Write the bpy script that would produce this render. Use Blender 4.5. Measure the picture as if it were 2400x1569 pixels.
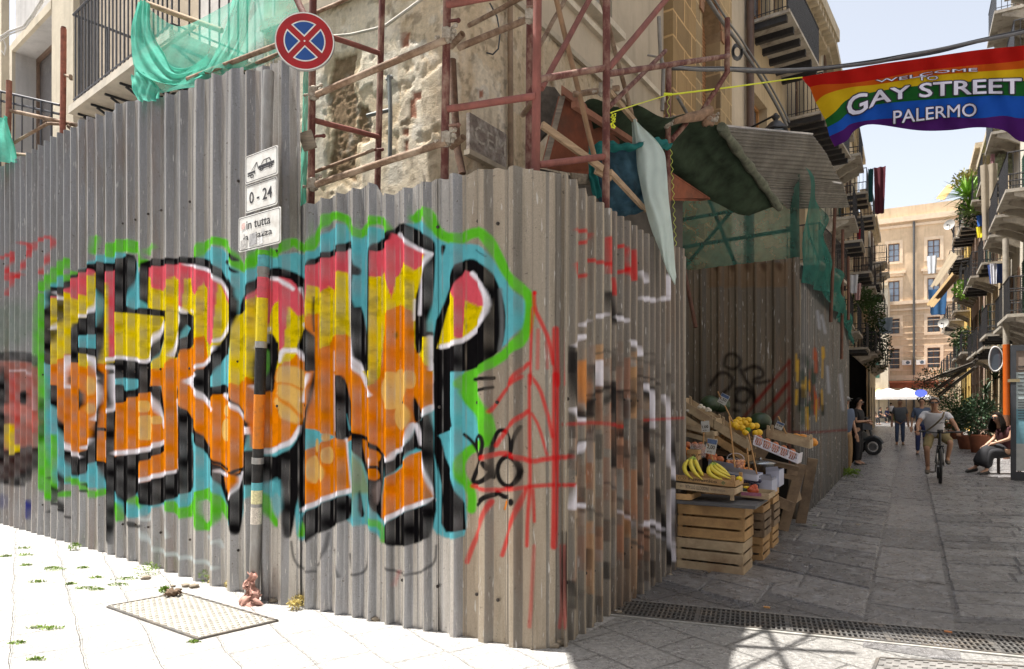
import bpy, bmesh, math, random
import numpy as np
from mathutils import Vector, Matrix
random.seed(7); np.random.seed(7)
for o in list(bpy.data.objects): bpy.data.objects.remove(o)
SC = bpy.context.scene; COL = SC.collection
# ---------------- camera, sky, sun, exposure ----------------
CAMH = 1.55
cam = bpy.data.cameras.new('camera'); camo = bpy.data.objects.new('camera', cam); COL.objects.link(camo)
camo.location = (0, 0, CAMH); camo.rotation_euler = (math.radians(90), 0, 0)
cam.sensor_width = 36; cam.lens = 24; cam.shift_y = 165.5/2400; cam.clip_start = .05; cam.clip_end = 600
cam.dof.use_dof = True; cam.dof.focus_distance = 5.2; cam.dof.aperture_fstop = 5.6
SC.camera = camo
SUN_EL = math.radians(72); SH = Vector((-.983, .18, 0)).normalized()
SDIR = Vector((SH.x*math.cos(SUN_EL), SH.y*math.cos(SUN_EL), math.sin(SUN_EL)))
w = bpy.data.worlds.new('World'); SC.world = w; w.use_nodes = True
nt = w.node_tree; bg = nt.nodes['Background']
sk = nt.nodes.new('ShaderNodeTexSky'); sk.sky_type = 'NISHITA'; sk.sun_disc = False
sk.sun_elevation = SUN_EL; sk.sun_rotation = math.atan2(SH.x, SH.y); sk.dust_density = 2.5; sk.air_density = 1.0
hs = nt.nodes.new('ShaderNodeHueSaturation'); hs.inputs['Saturation'].default_value = .38; hs.inputs['Value'].default_value = 1.9; nt.links.new(sk.outputs[0], hs.inputs['Color']); nt.links.new(hs.outputs[0], bg.inputs[0]); bg.inputs[1].default_value = .055
sl = bpy.data.lights.new('sun', 'SUN'); so = bpy.data.objects.new('sun', sl); COL.objects.link(so)
sl.energy = 5.0; sl.angle = math.radians(.5); sl.color = (1, .955, .88)
so.rotation_euler = SDIR.to_track_quat('Z', 'Y').to_euler(); so.location = (-8, 3, 30)
SC.view_settings.view_transform = 'Standard'; SC.view_settings.look = 'None'; SC.view_settings.gamma = 1
SC.view_settings.exposure = 1.32
SC.render.engine = 'CYCLES'
SC.cycles.max_bounces = 6; SC.cycles.diffuse_bounces = 4; SC.cycles.transparent_max_bounces = 12

# ---------------- coordinates ----------------
F = 1600.0; CX = 1200.0; HZ = 950.0
def at(px, py, Y): return Vector(((px-CX)/F*Y, Y, CAMH+(HZ-py)/F*Y))
def gnd(px, py):
    Y = F*CAMH/(py-HZ); return Vector(((px-CX)/F*Y, Y, 0))
DS = Vector((.504, .8637, 0)).normalized(); NR = Vector((DS.y, -DS.x, 0))      # along the street / across it to the right
def st(s, o, z=0): return DS*s + NR*o + Vector((0, 0, z))
def hit(px, py, P, d):                     # a view ray meets the vertical plane through P along d
    k = (px-CX)/F
    t = (k*P.y-P.x)/(d.x-k*d.y)
    q = P + d*t
    return Vector((q.x, q.y, CAMH+(HZ-py)/F*q.y)), t
def srgb(r, g, b, k=1.0):
    f = lambda c: ((c/255)/12.92 if c/255 <= .04045 else ((c/255+.055)/1.055)**2.4)*k
    return (f(r), f(g), f(b), 1)

# ---------------- objects ----------------
def link(o, parent=None):
    COL.objects.link(o)
    if parent is not None: o.parent = parent
    return o
def tag(o, label=None, cat=None, group=None, kind=None):
    if label: o['label'] = label
    if cat: o['category'] = cat
    if group: o['group'] = group
    if kind: o['kind'] = kind
    return o
def thing(name, label, cat, loc=(0, 0, 0), group=None):
    o = bpy.data.objects.new(name, None); o.location = loc; o.empty_display_size = .1
    link(o); return tag(o, label, cat, group)
def copy_tree(o, parent=None):
    c = o.copy(); COL.objects.link(c)
    if parent is not None:
        c.parent = parent
    for ch in list(o.children): copy_tree(ch, c)
    return c

class MB:
    """collects faces, builds ONE mesh"""
    def __init__(s): s.v = []; s.f = []; s.sm = []
    def add(s, vs, fs, smooth=False):
        n = len(s.v); s.v += [tuple(q) for q in vs]
        for f in fs: s.f.append(tuple(i+n for i in f)); s.sm.append(smooth)
    def quad(s, a, b, c, d): s.add([a, b, c, d], [(0, 1, 2, 3)])
    def box(s, P, dx, dy, dz):             # corner + three edge vectors
        P = Vector(P); dx = Vector(dx); dy = Vector(dy); dz = Vector(dz)
        if dx.cross(dy).dot(dz) < 0: P = P+dx; dx = -dx
        v = [P, P+dx, P+dx+dy, P+dy, P+dz, P+dx+dz, P+dx+dy+dz, P+dy+dz]
        s.add(v, [(0, 3, 2, 1), (4, 5, 6, 7), (0, 1, 5, 4), (1, 2, 6, 5), (2, 3, 7, 6), (3, 0, 4, 7)])
    def cbox(s, C, ax, ay, az):            # centre + half vectors
        C = Vector(C); ax = Vector(ax); ay = Vector(ay); az = Vector(az)
        s.box(C-ax-ay-az, ax*2, ay*2, az*2)
    def tube(s, pts, r, n=10, cap=True, smooth=True):
        pts = [Vector(p) for p in pts]; rs = r if isinstance(r, (list, tuple)) else [r]*len(pts)
        vs = []; fs = []; prev = None
        for i, p in enumerate(pts):
            t = (pts[min(i+1, len(pts)-1)]-pts[max(i-1, 0)])
            t = t.normalized() if t.length > 1e-9 else Vector((0, 0, 1))
            if prev is None:
                a = t.cross(Vector((0, 0, 1)))
                if a.length < .05: a = t.cross(Vector((1, 0, 0)))
                a.normalize()
            else:
                a = prev - t*prev.dot(t)
                a = a.normalized() if a.length > 1e-6 else prev
            prev = a; b = t.cross(a)
            for k in range(n):
                an = 2*math.pi*k/n; vs.append(p+(a*math.cos(an)+b*math.sin(an))*rs[i])
        for i in range(len(pts)-1):
            for k in range(n):
                k2 = (k+1) % n; fs.append((i*n+k, i*n+k2, (i+1)*n+k2, (i+1)*n+k))
        s.add(vs, fs, smooth)
        if cap:
            s.add(vs[:n], [tuple(reversed(range(n)))]); s.add(vs[-n:], [tuple(range(n))])
    def ball(s, C, r, nu=12, nv=8, sc=(1, 1, 1), R=None, noise=0):
        C = Vector(C); vs = []; fs = []
        for j in range(nv+1):
            th = math.pi*j/nv
            for i in range(nu):
                ph = 2*math.pi*i/nu
                q = Vector((math.sin(th)*math.cos(ph)*sc[0], math.sin(th)*math.sin(ph)*sc[1], math.cos(th)*sc[2]))*r
                if noise: q *= 1+noise*math.sin(3*ph+th*4+C.x*9)*math.sin(th)
                if R: q = R @ q
                vs.append(C+q)
        for j in range(nv):
            for i in range(nu):
                i2 = (i+1) % nu; fs.append((j*nu+i, (j+1)*nu+i, (j+1)*nu+i2, j*nu+i2))
        s.add(vs, fs, True)
    def lathe(s, C, prof, n=16, ax=Vector((0, 0, 1))):
        C = Vector(C); vs = []; fs = []
        for (r, z) in prof:
            for k in range(n):
                an = 2*math.pi*k/n; vs.append(C+Vector((r*math.cos(an), r*math.sin(an), z)))
        for i in range(len(prof)-1):
            for k in range(n):
                k2 = (k+1) % n; fs.append((i*n+k, i*n+k2, (i+1)*n+k2, (i+1)*n+k))
        s.add(vs, fs, True)
    def sheet(s, rows, thick=0, smooth=True):
        """grid of points; optional real thickness"""
        nr = len(rows); nc = len(rows[0])
        vs = [Vector(p) for r in rows for p in r]
        fs = [(i*nc+j, i*nc+j+1, (i+1)*nc+j+1, (i+1)*nc+j) for i in range(nr-1) for j in range(nc-1)]
        s.add(vs, fs, smooth)
        if thick:
            nn = (Vector(rows[0][1])-Vector(rows[0][0])).cross(Vector(rows[1][0])-Vector(rows[0][0])).normalized()*thick
            v2 = [p-nn for p in vs]; s.add(v2, [tuple(reversed(f)) for f in fs], smooth)
            bd = [j for j in range(nc)]+[i*nc+nc-1 for i in range(1, nr)]+[(nr-1)*nc+j for j in range(nc-2, -1, -1)]+[i*nc for i in range(nr-2, 0, -1)]
            n = len(vs); al = vs+v2
            s.add(al, [(bd[i], n+bd[i], n+bd[(i+1) % len(bd)], bd[(i+1) % len(bd)]) for i in range(len(bd))])
    def prism(s, poly, dz):                # planar polygon pushed by a vector
        dz = Vector(dz); a = [Vector(p) for p in poly]; n = len(a)
        s.add(a+[p+dz for p in a], [tuple(range(n)), tuple(reversed(range(n, 2*n)))]+[(i, (i+1) % n, n+(i+1) % n, n+i)[::-1] for i in range(n)])
    def build(s, name, mat, parent=None, loc=None):
        me = bpy.data.meshes.new(name)
        vs = s.v
        off = Vector((0, 0, 0))
        if parent is not None:
            q = parent
            while q is not None: off = off+q.location; q = q.parent
        elif loc is not None: off = Vector(loc)
        if off.length > 0: vs = [(a-off.x, b-off.y, c-off.z) for a, b, c in vs]
        me.from_pydata(vs, [], s.f); me.update()
        me.polygons.foreach_set('use_smooth', s.sm)
        if mat: me.materials.append(mat)
        o = bpy.data.objects.new(name, me)
        if loc is not None and parent is None: o.location = loc
        link(o, parent); return o

# ---------------- materials ----------------
MATS = {}
def nodes(name):
    m = bpy.data.materials.new(name); m.use_nodes = True; t = m.node_tree
    return m, t, t.nodes['Principled BSDF']
def ramp(t, fac, stops):
    r = t.nodes.new('ShaderNodeValToRGB'); e = r.color_ramp.elements
    while len(e) < len(stops): e.new(.5)
    for i, (p, c) in enumerate(stops): e[i].position = p; e[i].color = c if len(c) == 4 else (*c, 1)
    t.links.new(fac, r.inputs[0]); return r.outputs[0]
def noise(t, scale, detail=4, rough=.55, vec=None, sc=None):
    n = t.nodes.new('ShaderNodeTexNoise'); n.inputs['Scale'].default_value = scale; n.inputs['Detail'].default_value = detail; n.inputs['Roughness'].default_value = rough
    if vec is None:
        g = t.nodes.new('ShaderNodeNewGeometry'); vec = g.outputs['Position']
    if sc:
        mp = t.nodes.new('ShaderNodeMapping'); mp.inputs['Scale'].default_value = sc; t.links.new(vec, mp.inputs[0]); vec = mp.outputs[0]
    t.links.new(vec, n.inputs['Vector']); return n.outputs['Fac']
def mixc(t, fac, a, b, mode='MIX'):
    m = t.nodes.new('ShaderNodeMix'); m.data_type = 'RGBA'; m.blend_type = mode
    for sock, val in ((m.inputs[0], fac), (m.inputs[6], a), (m.inputs[7], b)):
        if hasattr(val, 'is_linked') or isinstance(val, bpy.types.NodeSocket): t.links.new(val, sock)
        else: sock.default_value = val
    return m.outputs[2]
def bump(t, h, strength, dist=.01, p=None):
    b = t.nodes.new('ShaderNodeBump'); b.inputs['Strength'].default_value = strength; b.inputs['Distance'].default_value = dist
    t.links.new(h, b.inputs['Height'])
    if p: t.links.new(b.outputs[0], p.inputs['Normal'])
    return b.outputs[0]
def M(name, col=None, rough=.7, metal=0, var=.25, vs=6, bmp=.2, bs=40, dirt=None, dirts=1.5, alpha=1, trans=0, sc=None, spec=None):
    """plain worn material: colour varied by two noises, optional dirt colour in patches, fine bump"""
    if name in MATS: return MATS[name]
    m, t, p = nodes(name); c = col if len(col) == 4 else (*col, 1)
    n1 = noise(t, vs, 6, .65, sc=sc)
    lo = tuple(max(0, x*(1-var)) for x in c[:3]); hi = tuple(min(1, x*(1+var)) for x in c[:3])
    out = ramp(t, n1, [(.3, lo), (.7, hi)])
    if dirt:
        n2 = noise(t, dirts, 8, .7, sc=sc)
        f = ramp(t, n2, [(.45, (0, 0, 0)), (.66, (1, 1, 1))])
        out = mixc(t, f, out, (*dirt[:3], 1))
    t.links.new(out, p.inputs['Base Color'])
    p.inputs['Roughness'].default_value = rough; p.inputs['Metallic'].default_value = metal
    if spec is not None: p.inputs['Specular IOR Level'].default_value = spec
    if alpha < 1: p.inputs['Alpha'].default_value = alpha
    if trans: p.inputs['Transmission Weight'].default_value = trans
    if bmp: bump(t, noise(t, bs, 5, .6, sc=sc), bmp, .01, p)
    MATS[name] = m; return m
def cloth_mat(name, col, back=.35, var=.15, alpha=1, weave=0):
    """cloth that lets some light through"""
    if name in MATS: return MATS[name]
    m, t, p = nodes(name)
    n1 = noise(t, 5, 5, .6); c = col
    out = ramp(t, n1, [(.3, tuple(x*(1-var) for x in c[:3])), (.7, tuple(min(1, x*(1+var)) for x in c[:3]))])
    t.links.new(out, p.inputs['Base Color']); p.inputs['Roughness'].default_value = .85
    p.inputs['Specular IOR Level'].default_value = .15
    tr = t.nodes.new('ShaderNodeBsdfTranslucent'); t.links.new(out, tr.inputs[0])
    ms = t.nodes.new('ShaderNodeMixShader'); ms.inputs[0].default_value = back
    t.links.new(p.outputs[0], ms.inputs[1]); t.links.new(tr.outputs[0], ms.inputs[2])
    last = ms.outputs[0]
    if alpha < 1:
        tp = t.nodes.new('ShaderNodeBsdfTransparent'); m2 = t.nodes.new('ShaderNodeMixShader')
        nz = noise(t, 3, 5, .7); a = ramp(t, nz, [(.3, (alpha-.12,)*3), (.7, (min(1, alpha+.15),)*3)])
        t.links.new(a, m2.inputs[0]); t.links.new(tp.outputs[0], m2.inputs[1]); t.links.new(last, m2.inputs[2]); last = m2.outputs[0]
    t.links.new(last, t.nodes['Material Output'].inputs[0])
    bump(t, noise(t, 60, 3, .5), .25, .01, p)
    MATS[name] = m; return m
# ---------------- ground ----------------
def stone_mat(name, k, jt, island=False):
    m, t, p = nodes(name)
    g = t.nodes.new('ShaderNodeNewGeometry')
    mp = t.nodes.new('ShaderNodeMapping'); mp.vector_type = 'POINT'; mp.inputs['Rotation'].default_value = (0, 0, math.radians(30.26))
    t.links.new(g.outputs['Position'], mp.inputs[0])      # x across the street, y along it
    nz = t.nodes.new('ShaderNodeTexNoise'); nz.inputs['Scale'].default_value = 2.3; nz.inputs['Detail'].default_value = 4; t.links.new(mp.outputs[0], nz.inputs['Vector'])
    ad = t.nodes.new('ShaderNodeVectorMath'); ad.operation = 'MULTIPLY_ADD'; t.links.new(nz.outputs['Color'], ad.inputs[0]); ad.inputs[1].default_value = (.07, .07, 0); t.links.new(mp.outputs[0], ad.inputs[2])
    sep = t.nodes.new('ShaderNodeSeparateXYZ'); t.links.new(mp.outputs[0], sep.inputs[0])
    def bricks(rot, w, h, mort):
        m2 = t.nodes.new('ShaderNodeMapping'); m2.inputs['Rotation'].default_value = (0, 0, rot); t.links.new(ad.outputs[0], m2.inputs[0])
        b = t.nodes.new('ShaderNodeTexBrick'); b.inputs['Scale'].default_value = 1; b.inputs['Brick Width'].default_value = w; b.inputs['Row Height'].default_value = h
        b.inputs['Mortar Size'].default_value = mort; b.inputs['Mortar Smooth'].default_value = .6; b.inputs['Bias'].default_value = 0
        b.inputs['Color1'].default_value = (.42, .42, .42, 1); b.inputs['Color2'].default_value = (.62, .62, .62, 1); b.inputs['Mortar'].default_value = (.0, .0, .0, 1)
        b.offset = .43; b.squash = .8; b.squash_frequency = 3
        t.links.new(m2.outputs[0], b.inputs[0]); return b
    A = bricks(math.radians(24), .62, .37, .011); B = bricks(math.radians(-24), .62, .37, .011)
    gt = t.nodes.new('ShaderNodeMath'); gt.operation = 'GREATER_THAN'; t.links.new(sep.outputs[0], gt.inputs[0]); gt.inputs[1].default_value = 0
    col = mixc(t, gt.outputs[0], A.outputs['Color'], B.outputs['Color'])
    n1 = noise(t, 30, 10, .8); n2 = noise(t, 1.3, 6, .7); n3 = noise(t, 9, 6, .7)
    base = ramp(t, n1, [(.28, (.13, .128, .125)), (.5, (.34, .335, .325)), (.72, (.66, .65, .63))])
    base = mixc(t, .55, base, ramp(t, n2, [(.3, (.22, .215, .21)), (.7, (.5, .48, .45))]), 'MULTIPLY')
    base = mixc(t, 1.0, base, (2.0*k, 2.0*k, (2.02 if k > .5 else 2.14)*k, 1), 'MULTIPLY')  # street stones tinted bluish, sky light of the shaded street put into colour
    slab = mixc(t, jt, (1, 1, 1, 1), ramp(t, col, [(0, (.0, .0, .0)), (.2, (.28, .27, .25)), (.42, (.75, .75, .76)), (.62, (1.1, 1.08, 1.05))]), 'MULTIPLY')
    fin = mixc(t, 1.0, base, slab, 'MULTIPLY')
    if island:
        gi = t.nodes.new('ShaderNodeNewGeometry'); fin = mixc(t, 1.0, fin, ramp(t, gi.outputs['Random Per Island'], [(0, (.62, .62, .64)), (.5, (.95, .94, .93)), (1, (1.25, 1.23, 1.2))]), 'MULTIPLY')
        fin = mixc(t, ramp(t, noise(t, 5.5, 8, .75), [(.52, (0, 0, 0)), (.6, (.6,)*3)]), fin, (.34, .34, .36, 1)); fin = mixc(t, ramp(t, noise(t, 4, 8, .75), [(.36, (.7,)*3), (.45, (0, 0, 0))]), fin, (.05, .048, .05, 1))
    t.links.new(fin, p.inputs['Base Color'])
    rr = ramp(t, n3, [(.3, (.16,)*3), (.7, (.46,)*3)]); t.links.new(rr, p.inputs['Roughness'])
    p.inputs['Specular IOR Level'].default_value = .75
    ht = t.nodes.new('ShaderNodeMath'); ht.operation = 'MULTIPLY_ADD'
    jr = ramp(t, col, [(0, (0,)*3), (.3, (1,)*3)]); t.links.new(jr, ht.inputs[0]); ht.inputs[1].default_value = 1.3
    n4 = noise(t, 26, 6, .7); t.links.new(n4, ht.inputs[2])
    h2 = t.nodes.new('ShaderNodeMath'); h2.operation = 'ADD'; t.links.new(ht.outputs[0], h2.inputs[0]); t.links.new(noise(t, 5, 4, .6), h2.inputs[1])
    bump(t, h2.outputs[0], 1.0, .035, p)
    return m
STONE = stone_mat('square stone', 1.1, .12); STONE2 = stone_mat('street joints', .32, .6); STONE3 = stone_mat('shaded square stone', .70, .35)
def flat(name, pts, z, mat, label=None):
    b = MB(); b.add([Vector((p[0], p[1], z)) for p in pts], [tuple(range(len(pts)))])
    o = b.build(name, mat); o['kind'] = 'structure'; return o
flat('ground', [(-120, -60), (140, -60), (140, 220), (-120, 220)], 0, STONE)
q_ = [gnd(1447, 1411), gnd(2420, 1503)]; dd_ = (q_[1]-q_[0]).normalized()
a_ = q_[0]-dd_*3; b__ = q_[0]+dd_*14
a3 = gnd(1322, 1512)
flat('paving', [(a3.x, a3.y), (a3.x+.02, -3), (a3.x+12, -3), (a3.x+12, 9), (a3.x+3.4, 9)], .002, STONE3)  # darker stone copy laid where the corner shade falls, shade in its colour
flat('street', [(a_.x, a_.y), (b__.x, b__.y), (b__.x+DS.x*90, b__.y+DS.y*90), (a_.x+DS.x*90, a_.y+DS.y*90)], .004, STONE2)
# central line of worn slabs in the street, each cut of the strip slightly out of line with the next
SLAB = stone_mat('worn slab stone', .43, 0, True)
m_strip = M('strip stone', (.17, .168, .165), .4, 0, .35, 28, .5, 60, dirt=(.2, .2, .2), dirts=2, spec=.6)
b = MB(); s = 4.9; random.seed(3)
while s < 40:
    L = random.choice([.85, 1.1, .6, 1.3, .95]); t_ = random.uniform(-.006, .006); h = .006+random.uniform(0, .007)
    a0, a1 = -.265+t_, .268+t_
    b.box(st(s, a0, -.05), DS*(L-.012), NR*(a1-a0), (0, 0, .05+h)); s += L
o = b.build('slab_strip', SLAB); o['kind'] = 'structure'
# rough slabs in slanting courses on both sides of it, each a little tipped
b = MB(); random.seed(11)
for side, o0, o1 in ((-1, .285, 2.0), (1, .288, 3.3)):
    s = 3.2
    while s < 42:
        hgt = random.uniform(.30, .52); o_ = o0; k_ = .42+random.uniform(-.05, .05)
        while o_ < o1:
            wd = min(random.uniform(.45, .95), o1-o_) if o1-o_ > .5 else o1-o_
            if o_+wd > o1-.2: wd = o1-o_
            g_ = .007; q = []
            for a_, c_ in ((0, 0), (1, 0), (1, 1), (0, 1)):
                oo = o_+g_+(wd-2*g_)*a_; ss = s+g_+(hgt-2*g_)*c_+k_*oo*(1 if side < 0 else .9)
                q.append(st(ss+random.uniform(-.012, .012), side*(oo+random.uniform(-.008, .008)*(a_ if o_ > o0 else 0)), .010+random.uniform(0, .010)))
            if q[0].dot(DS)*1 > 5.0+abs(q[0].dot(NR))*0 or True:
                gx = q[0]; f_ = lambda p: (p-q_[0]).cross(dd_).z
                if all(f_(p) < -.02 for p in q):
                    # bevelled top: outer ring low, inner ring high
                    cen = sum(q, Vector())/4; inn = [p.lerp(cen, .05)+Vector((0, 0, .003)) for p in q]; out = [Vector((p.x, p.y, .002)) for p in q]
                    fl = side > 0; fcs = [(0, 1, 2, 3)]+[(4+i, 4+(i+1) % 4, (i+1) % 4, i) for i in range(4)]
                    if fl is False: fcs = [tuple(reversed(f)) for f in fcs]
                    b.add(inn+out, [tuple(reversed(f)) for f in fcs])
            o_ += wd
        s += hgt
o = b.build('street_slabs', SLAB); o['kind'] = 'structure'

# ---------------- grates and covers ----------------
iron = M('cast iron', (.13, .125, .12), .55, .5, .3, 20, .3, 50, dirt=(.2, .17, .14), dirts=4)
dark = M('pit', (.01, .01, .01), .95, 0, .2)
def grate():
    A = gnd(1432, 1437); B = gnd(2520, 1542)           # mid-line ends
    A0 = gnd(1447, 1409); A1 = gnd(1432, 1443); B0 = gnd(2400, 1500); B1 = gnd(2400, 1557)
    d = (B0-A0).normalized(); n = Vector((d.y, -d.x, 0)); L = 4.4; W = .38
    T = thing('drain_grate', 'long dark cast iron slotted drain grate crossing the mouth of the street', 'drain', A0)
    b = MB(); b.box(A0-Vector((0, 0, .01)), d*L, n*W, (0, 0, .012)); b.build('channel', dark, T)
    b = MB(); z0 = .004
    for q in range(6):
        b.box(A0+n*(q*(W-.014)/5)+Vector((0, 0, z0)), d*L, n*.014, (0, 0, .014))
    x = 0; k = 0
    while x < L:
        b.box(A0+d*x+Vector((0, 0, z0-.001)), d*(.013 if k % 18 else .03), n*W, (0, 0, .013)); x += .034; k += 1
    b.build('grid', iron, T)
    f = MB(); f.box(A0-n*.03+Vector((0, 0, .0)), d*L, n*.03, (0, 0, .012)); f.box(A0+n*W, d*L, n*.03, (0, 0, .012)); f.build('frame', M('grate frame', (.3, .29, .27), .7, .1), T)
grate()
def cover(name, label, P, dx, dy, nx, ny, mat):
    T = thing(name, label, 'manhole cover', P)
    b = MB(); b.box(P, dx, dy, (0, 0, .008)); ux = dx/nx; uy = dy/ny
    for i in range(nx):
        for j in range(ny):
            if (i+j) % 2 == 0: b.box(P+ux*(i+.12)+uy*(j+.2)+Vector((0, 0, .008)), ux*.75, uy*.45, (0, 0, .006))
    b.build('plate', mat, T)
    r = MB(); e = .02
    for q, d1, d2 in ((P, dx, dy), (P, dy, dx), (P+dy, dx, dy), (P+dx, dy, dx)):
        r.box(q-Vector((0, 0, 0)), d1, d2.normalized()*-e, (0, 0, .014))
    r.build('rim', iron, T)
q0 = gnd(256, 1424); q1 = gnd(470, 1500); q2 = gnd(430, 1392)
cover('manhole_cover', 'large square ribbed metal cover sunk in the sunlit paving below the fence', q0, (q1-q0), (q2-q0), 26, 26, M('worn plate', (.36, .345, .31), .6, .3, .3, 12, .3))
q0 = gnd(2062, 1547); q1 = gnd(2440, 1570); q2 = gnd(2045, 1590)
cover('manhole_cover', 'rectangular patterned metal cover in the bottom right corner of the paving', q0, (q1-q0), (q2-q0)*1.8, 22, 12, M('worn plate 2', (.25, .24, .23), .55, .4, .3, 12, .3))
# ---------------- spray paint, traced in the plane of each hoarding ----------------
CW, CH, OX, OY = 2060, 1240, -40, 360       # canvas covers photo pixels OX.., OY..
CAN = np.zeros((CH, CW, 4), np.float32)     # colour + coverage
YY, XX = np.mgrid[0:CH, 0:CW].astype(np.float32); XX += OX; YY += OY
def lin(c): return np.array(srgb(*c)[:3], np.float32)
C_GREEN = lin((88, 176, 40)); C_CYAN = lin((88, 166, 178)); C_BLACK = lin((14, 13, 15)); C_WHITE = lin((225, 222, 232))
C_PINK = lin((202, 80, 94)); C_YEL = lin((208, 186, 0)); C_ORA = lin((206, 118, 0)); C_CREAM = lin((208, 168, 92)); C_RED = lin((196, 24, 28))
def smooth_noise(h, w, cell, seed):
    r = np.random.RandomState(seed); gh, gw = int(h/cell)+3, int(w/cell)+3
    g = r.rand(gh, gw).astype(np.float32)
    y = np.arange(h)/cell; x = np.arange(w)/cell
    y0 = y.astype(int); x0 = x.astype(int); fy = (y-y0)[:, None]; fx = (x-x0)[None]
    fy = fy*fy*(3-2*fy); fx = fx*fx*(3-2*fx)
    a = g[y0][:, x0]; b_ = g[y0][:, x0+1]; c = g[y0+1][:, x0]; d = g[y0+1][:, x0+1]
    return (a*(1-fx)+b_*fx)*(1-fy)+(c*(1-fx)+d*fx)*fy
N1 = smooth_noise(CH, CW, 9, 1)*.6+smooth_noise(CH, CW, 3.5, 2)*.4
N2 = smooth_noise(CH, CW, 40, 3)*.6+smooth_noise(CH, CW, 14, 4)*.4
def chaikin(p, n, closed):
    for _ in range(n):
        q = []
        m = len(p) if closed else len(p)-1
        if not closed: q.append(p[0])
        for i in range(m):
            a = p[i]; b_ = p[(i+1) % len(p)]
            q.append((a[0]*.75+b_[0]*.25, a[1]*.75+b_[1]*.25)); q.append((a[0]*.25+b_[0]*.75, a[1]*.25+b_[1]*.75))
        if not closed: q.append(p[-1])
        p = q
    return p
def put(x0, x1, y0, y1, m, col, op=1):
    c = CAN[y0:y1, x0:x1]; m = np.clip(m*op, 0, 1)[..., None]
    if callable(col): col = col(XX[y0:y1, x0:x1], YY[y0:y1, x0:x1])
    a = c[..., 3:4]; na = m+a*(1-m)
    c[..., :3] = np.where(na > 1e-4, (col*m+c[..., :3]*a*(1-m))/np.maximum(na, 1e-4), c[..., :3]); c[..., 3:4] = na
def segdist(px, py, a, b_):
    dx, dy = b_[0]-a[0], b_[1]-a[1]; L = dx*dx+dy*dy+1e-6
    t = np.clip(((px-a[0])*dx+(py-a[1])*dy)/L, 0, 1)
    return np.hypot(px-a[0]-t*dx, py-a[1]-t*dy), t
def bbox(p, m):
    xs = [q[0] for q in p]; ys = [q[1] for q in p]
    x0 = max(0, int(min(xs)-OX-m)); x1 = min(CW, int(max(xs)-OX+m)+1); y0 = max(0, int(min(ys)-OY-m)); y1 = min(CH, int(max(ys)-OY+m)+1)
    return x0, x1, y0, y1
def poly(p, col, soft=1.5, sm=1, op=1):
    if sm: p = chaikin(p, sm, True)
    x0, x1, y0, y1 = bbox(p, soft+2)
    if x1 <= x0 or y1 <= y0: return
    X = XX[y0:y1, x0:x1]; Y = YY[y0:y1, x0:x1]; ins = np.zeros(X.shape, bool); D = np.full(X.shape, 1e9, np.float32)
    for i in range(len(p)):
        a = p[i]; b_ = p[(i+1) % len(p)]
        if a[1] != b_[1]:
            c = (a[1] > Y) != (b_[1] > Y); ins ^= c & (X < (b_[0]-a[0])*(Y-a[1])/(b_[1]-a[1])+a[0])
        bx0, bx1 = min(a[0], b_[0])-soft-2, max(a[0], b_[0])+soft+2; by0, by1 = min(a[1], b_[1])-soft-2, max(a[1], b_[1])+soft+2
        i0 = max(0, int(bx0-OX-x0)); i1 = int(bx1-OX-x0)+1; j0 = max(0, int(by0-OY-y0)); j1 = int(by1-OY-y0)+1
        d, _ = segdist(X[j0:j1, i0:i1], Y[j0:j1, i0:i1], a, b_); D[j0:j1, i0:i1] = np.minimum(D[j0:j1, i0:i1], d)
    sd = np.where(ins, D, -D); put(x0, x1, y0, y1, np.clip(.5+sd/(2*soft), 0, 1), col, op)
def stroke(p, w, col, soft=2.0, sm=1, op=1, w2=None):
    """w = full width; w2 = width at the far end"""
    if sm: p = chaikin(p, sm, False)
    ww = max(w, w2 or w); x0, x1, y0, y1 = bbox(p, ww/2+soft+1)
    if x1 <= x0 or y1 <= y0: return
    X = XX[y0:y1, x0:x1]; Y = YY[y0:y1, x0:x1]; m = np.zeros(X.shape, np.float32); n = len(p)-1
    for i in range(n):
        a, b_ = p[i], p[i+1]; mg = ww/2+soft+1
        i0 = max(0, int(min(a[0], b_[0])-mg-OX-x0)); i1 = int(max(a[0], b_[0])+mg-OX-x0)+1; j0 = max(0, int(min(a[1], b_[1])-mg-OY-y0)); j1 = int(max(a[1], b_[1])+mg-OY-y0)+1
        d, t = segdist(X[j0:j1, i0:i1], Y[j0:j1, i0:i1], a, b_)
        hw = (w if w2 is None else w+(w2-w)*((i+t)/n))/2
        m[j0:j1, i0:i1] = np.maximum(m[j0:j1, i0:i1], np.clip(.5+(hw-d)/(2*soft), 0, 1))
    put(x0, x1, y0, y1, m, col, op)
def ell(cx, cy, rx, ry, col, soft=1.2, op=1): poly([(cx+rx*math.cos(a*.3927), cy+ry*math.sin(a*.3927)) for a in range(16)], col, soft, 1, op)
def reg(ox, oy, s): return lambda *p: [(ox+a/s, oy+b_/s) for a, b_ in p]
R1 = reg(90, 560, 4.5775); R2 = reg(90, 880, 3.89); R3 = reg(430, 560, 4.5775); R4 = reg(430, 880, 3.89)
R5 = reg(700, 480, 3.705); R6 = reg(680, 880, 3.89); R7 = reg(930, 480, 3.705); R8 = reg(960, 880, 3.89)
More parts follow.
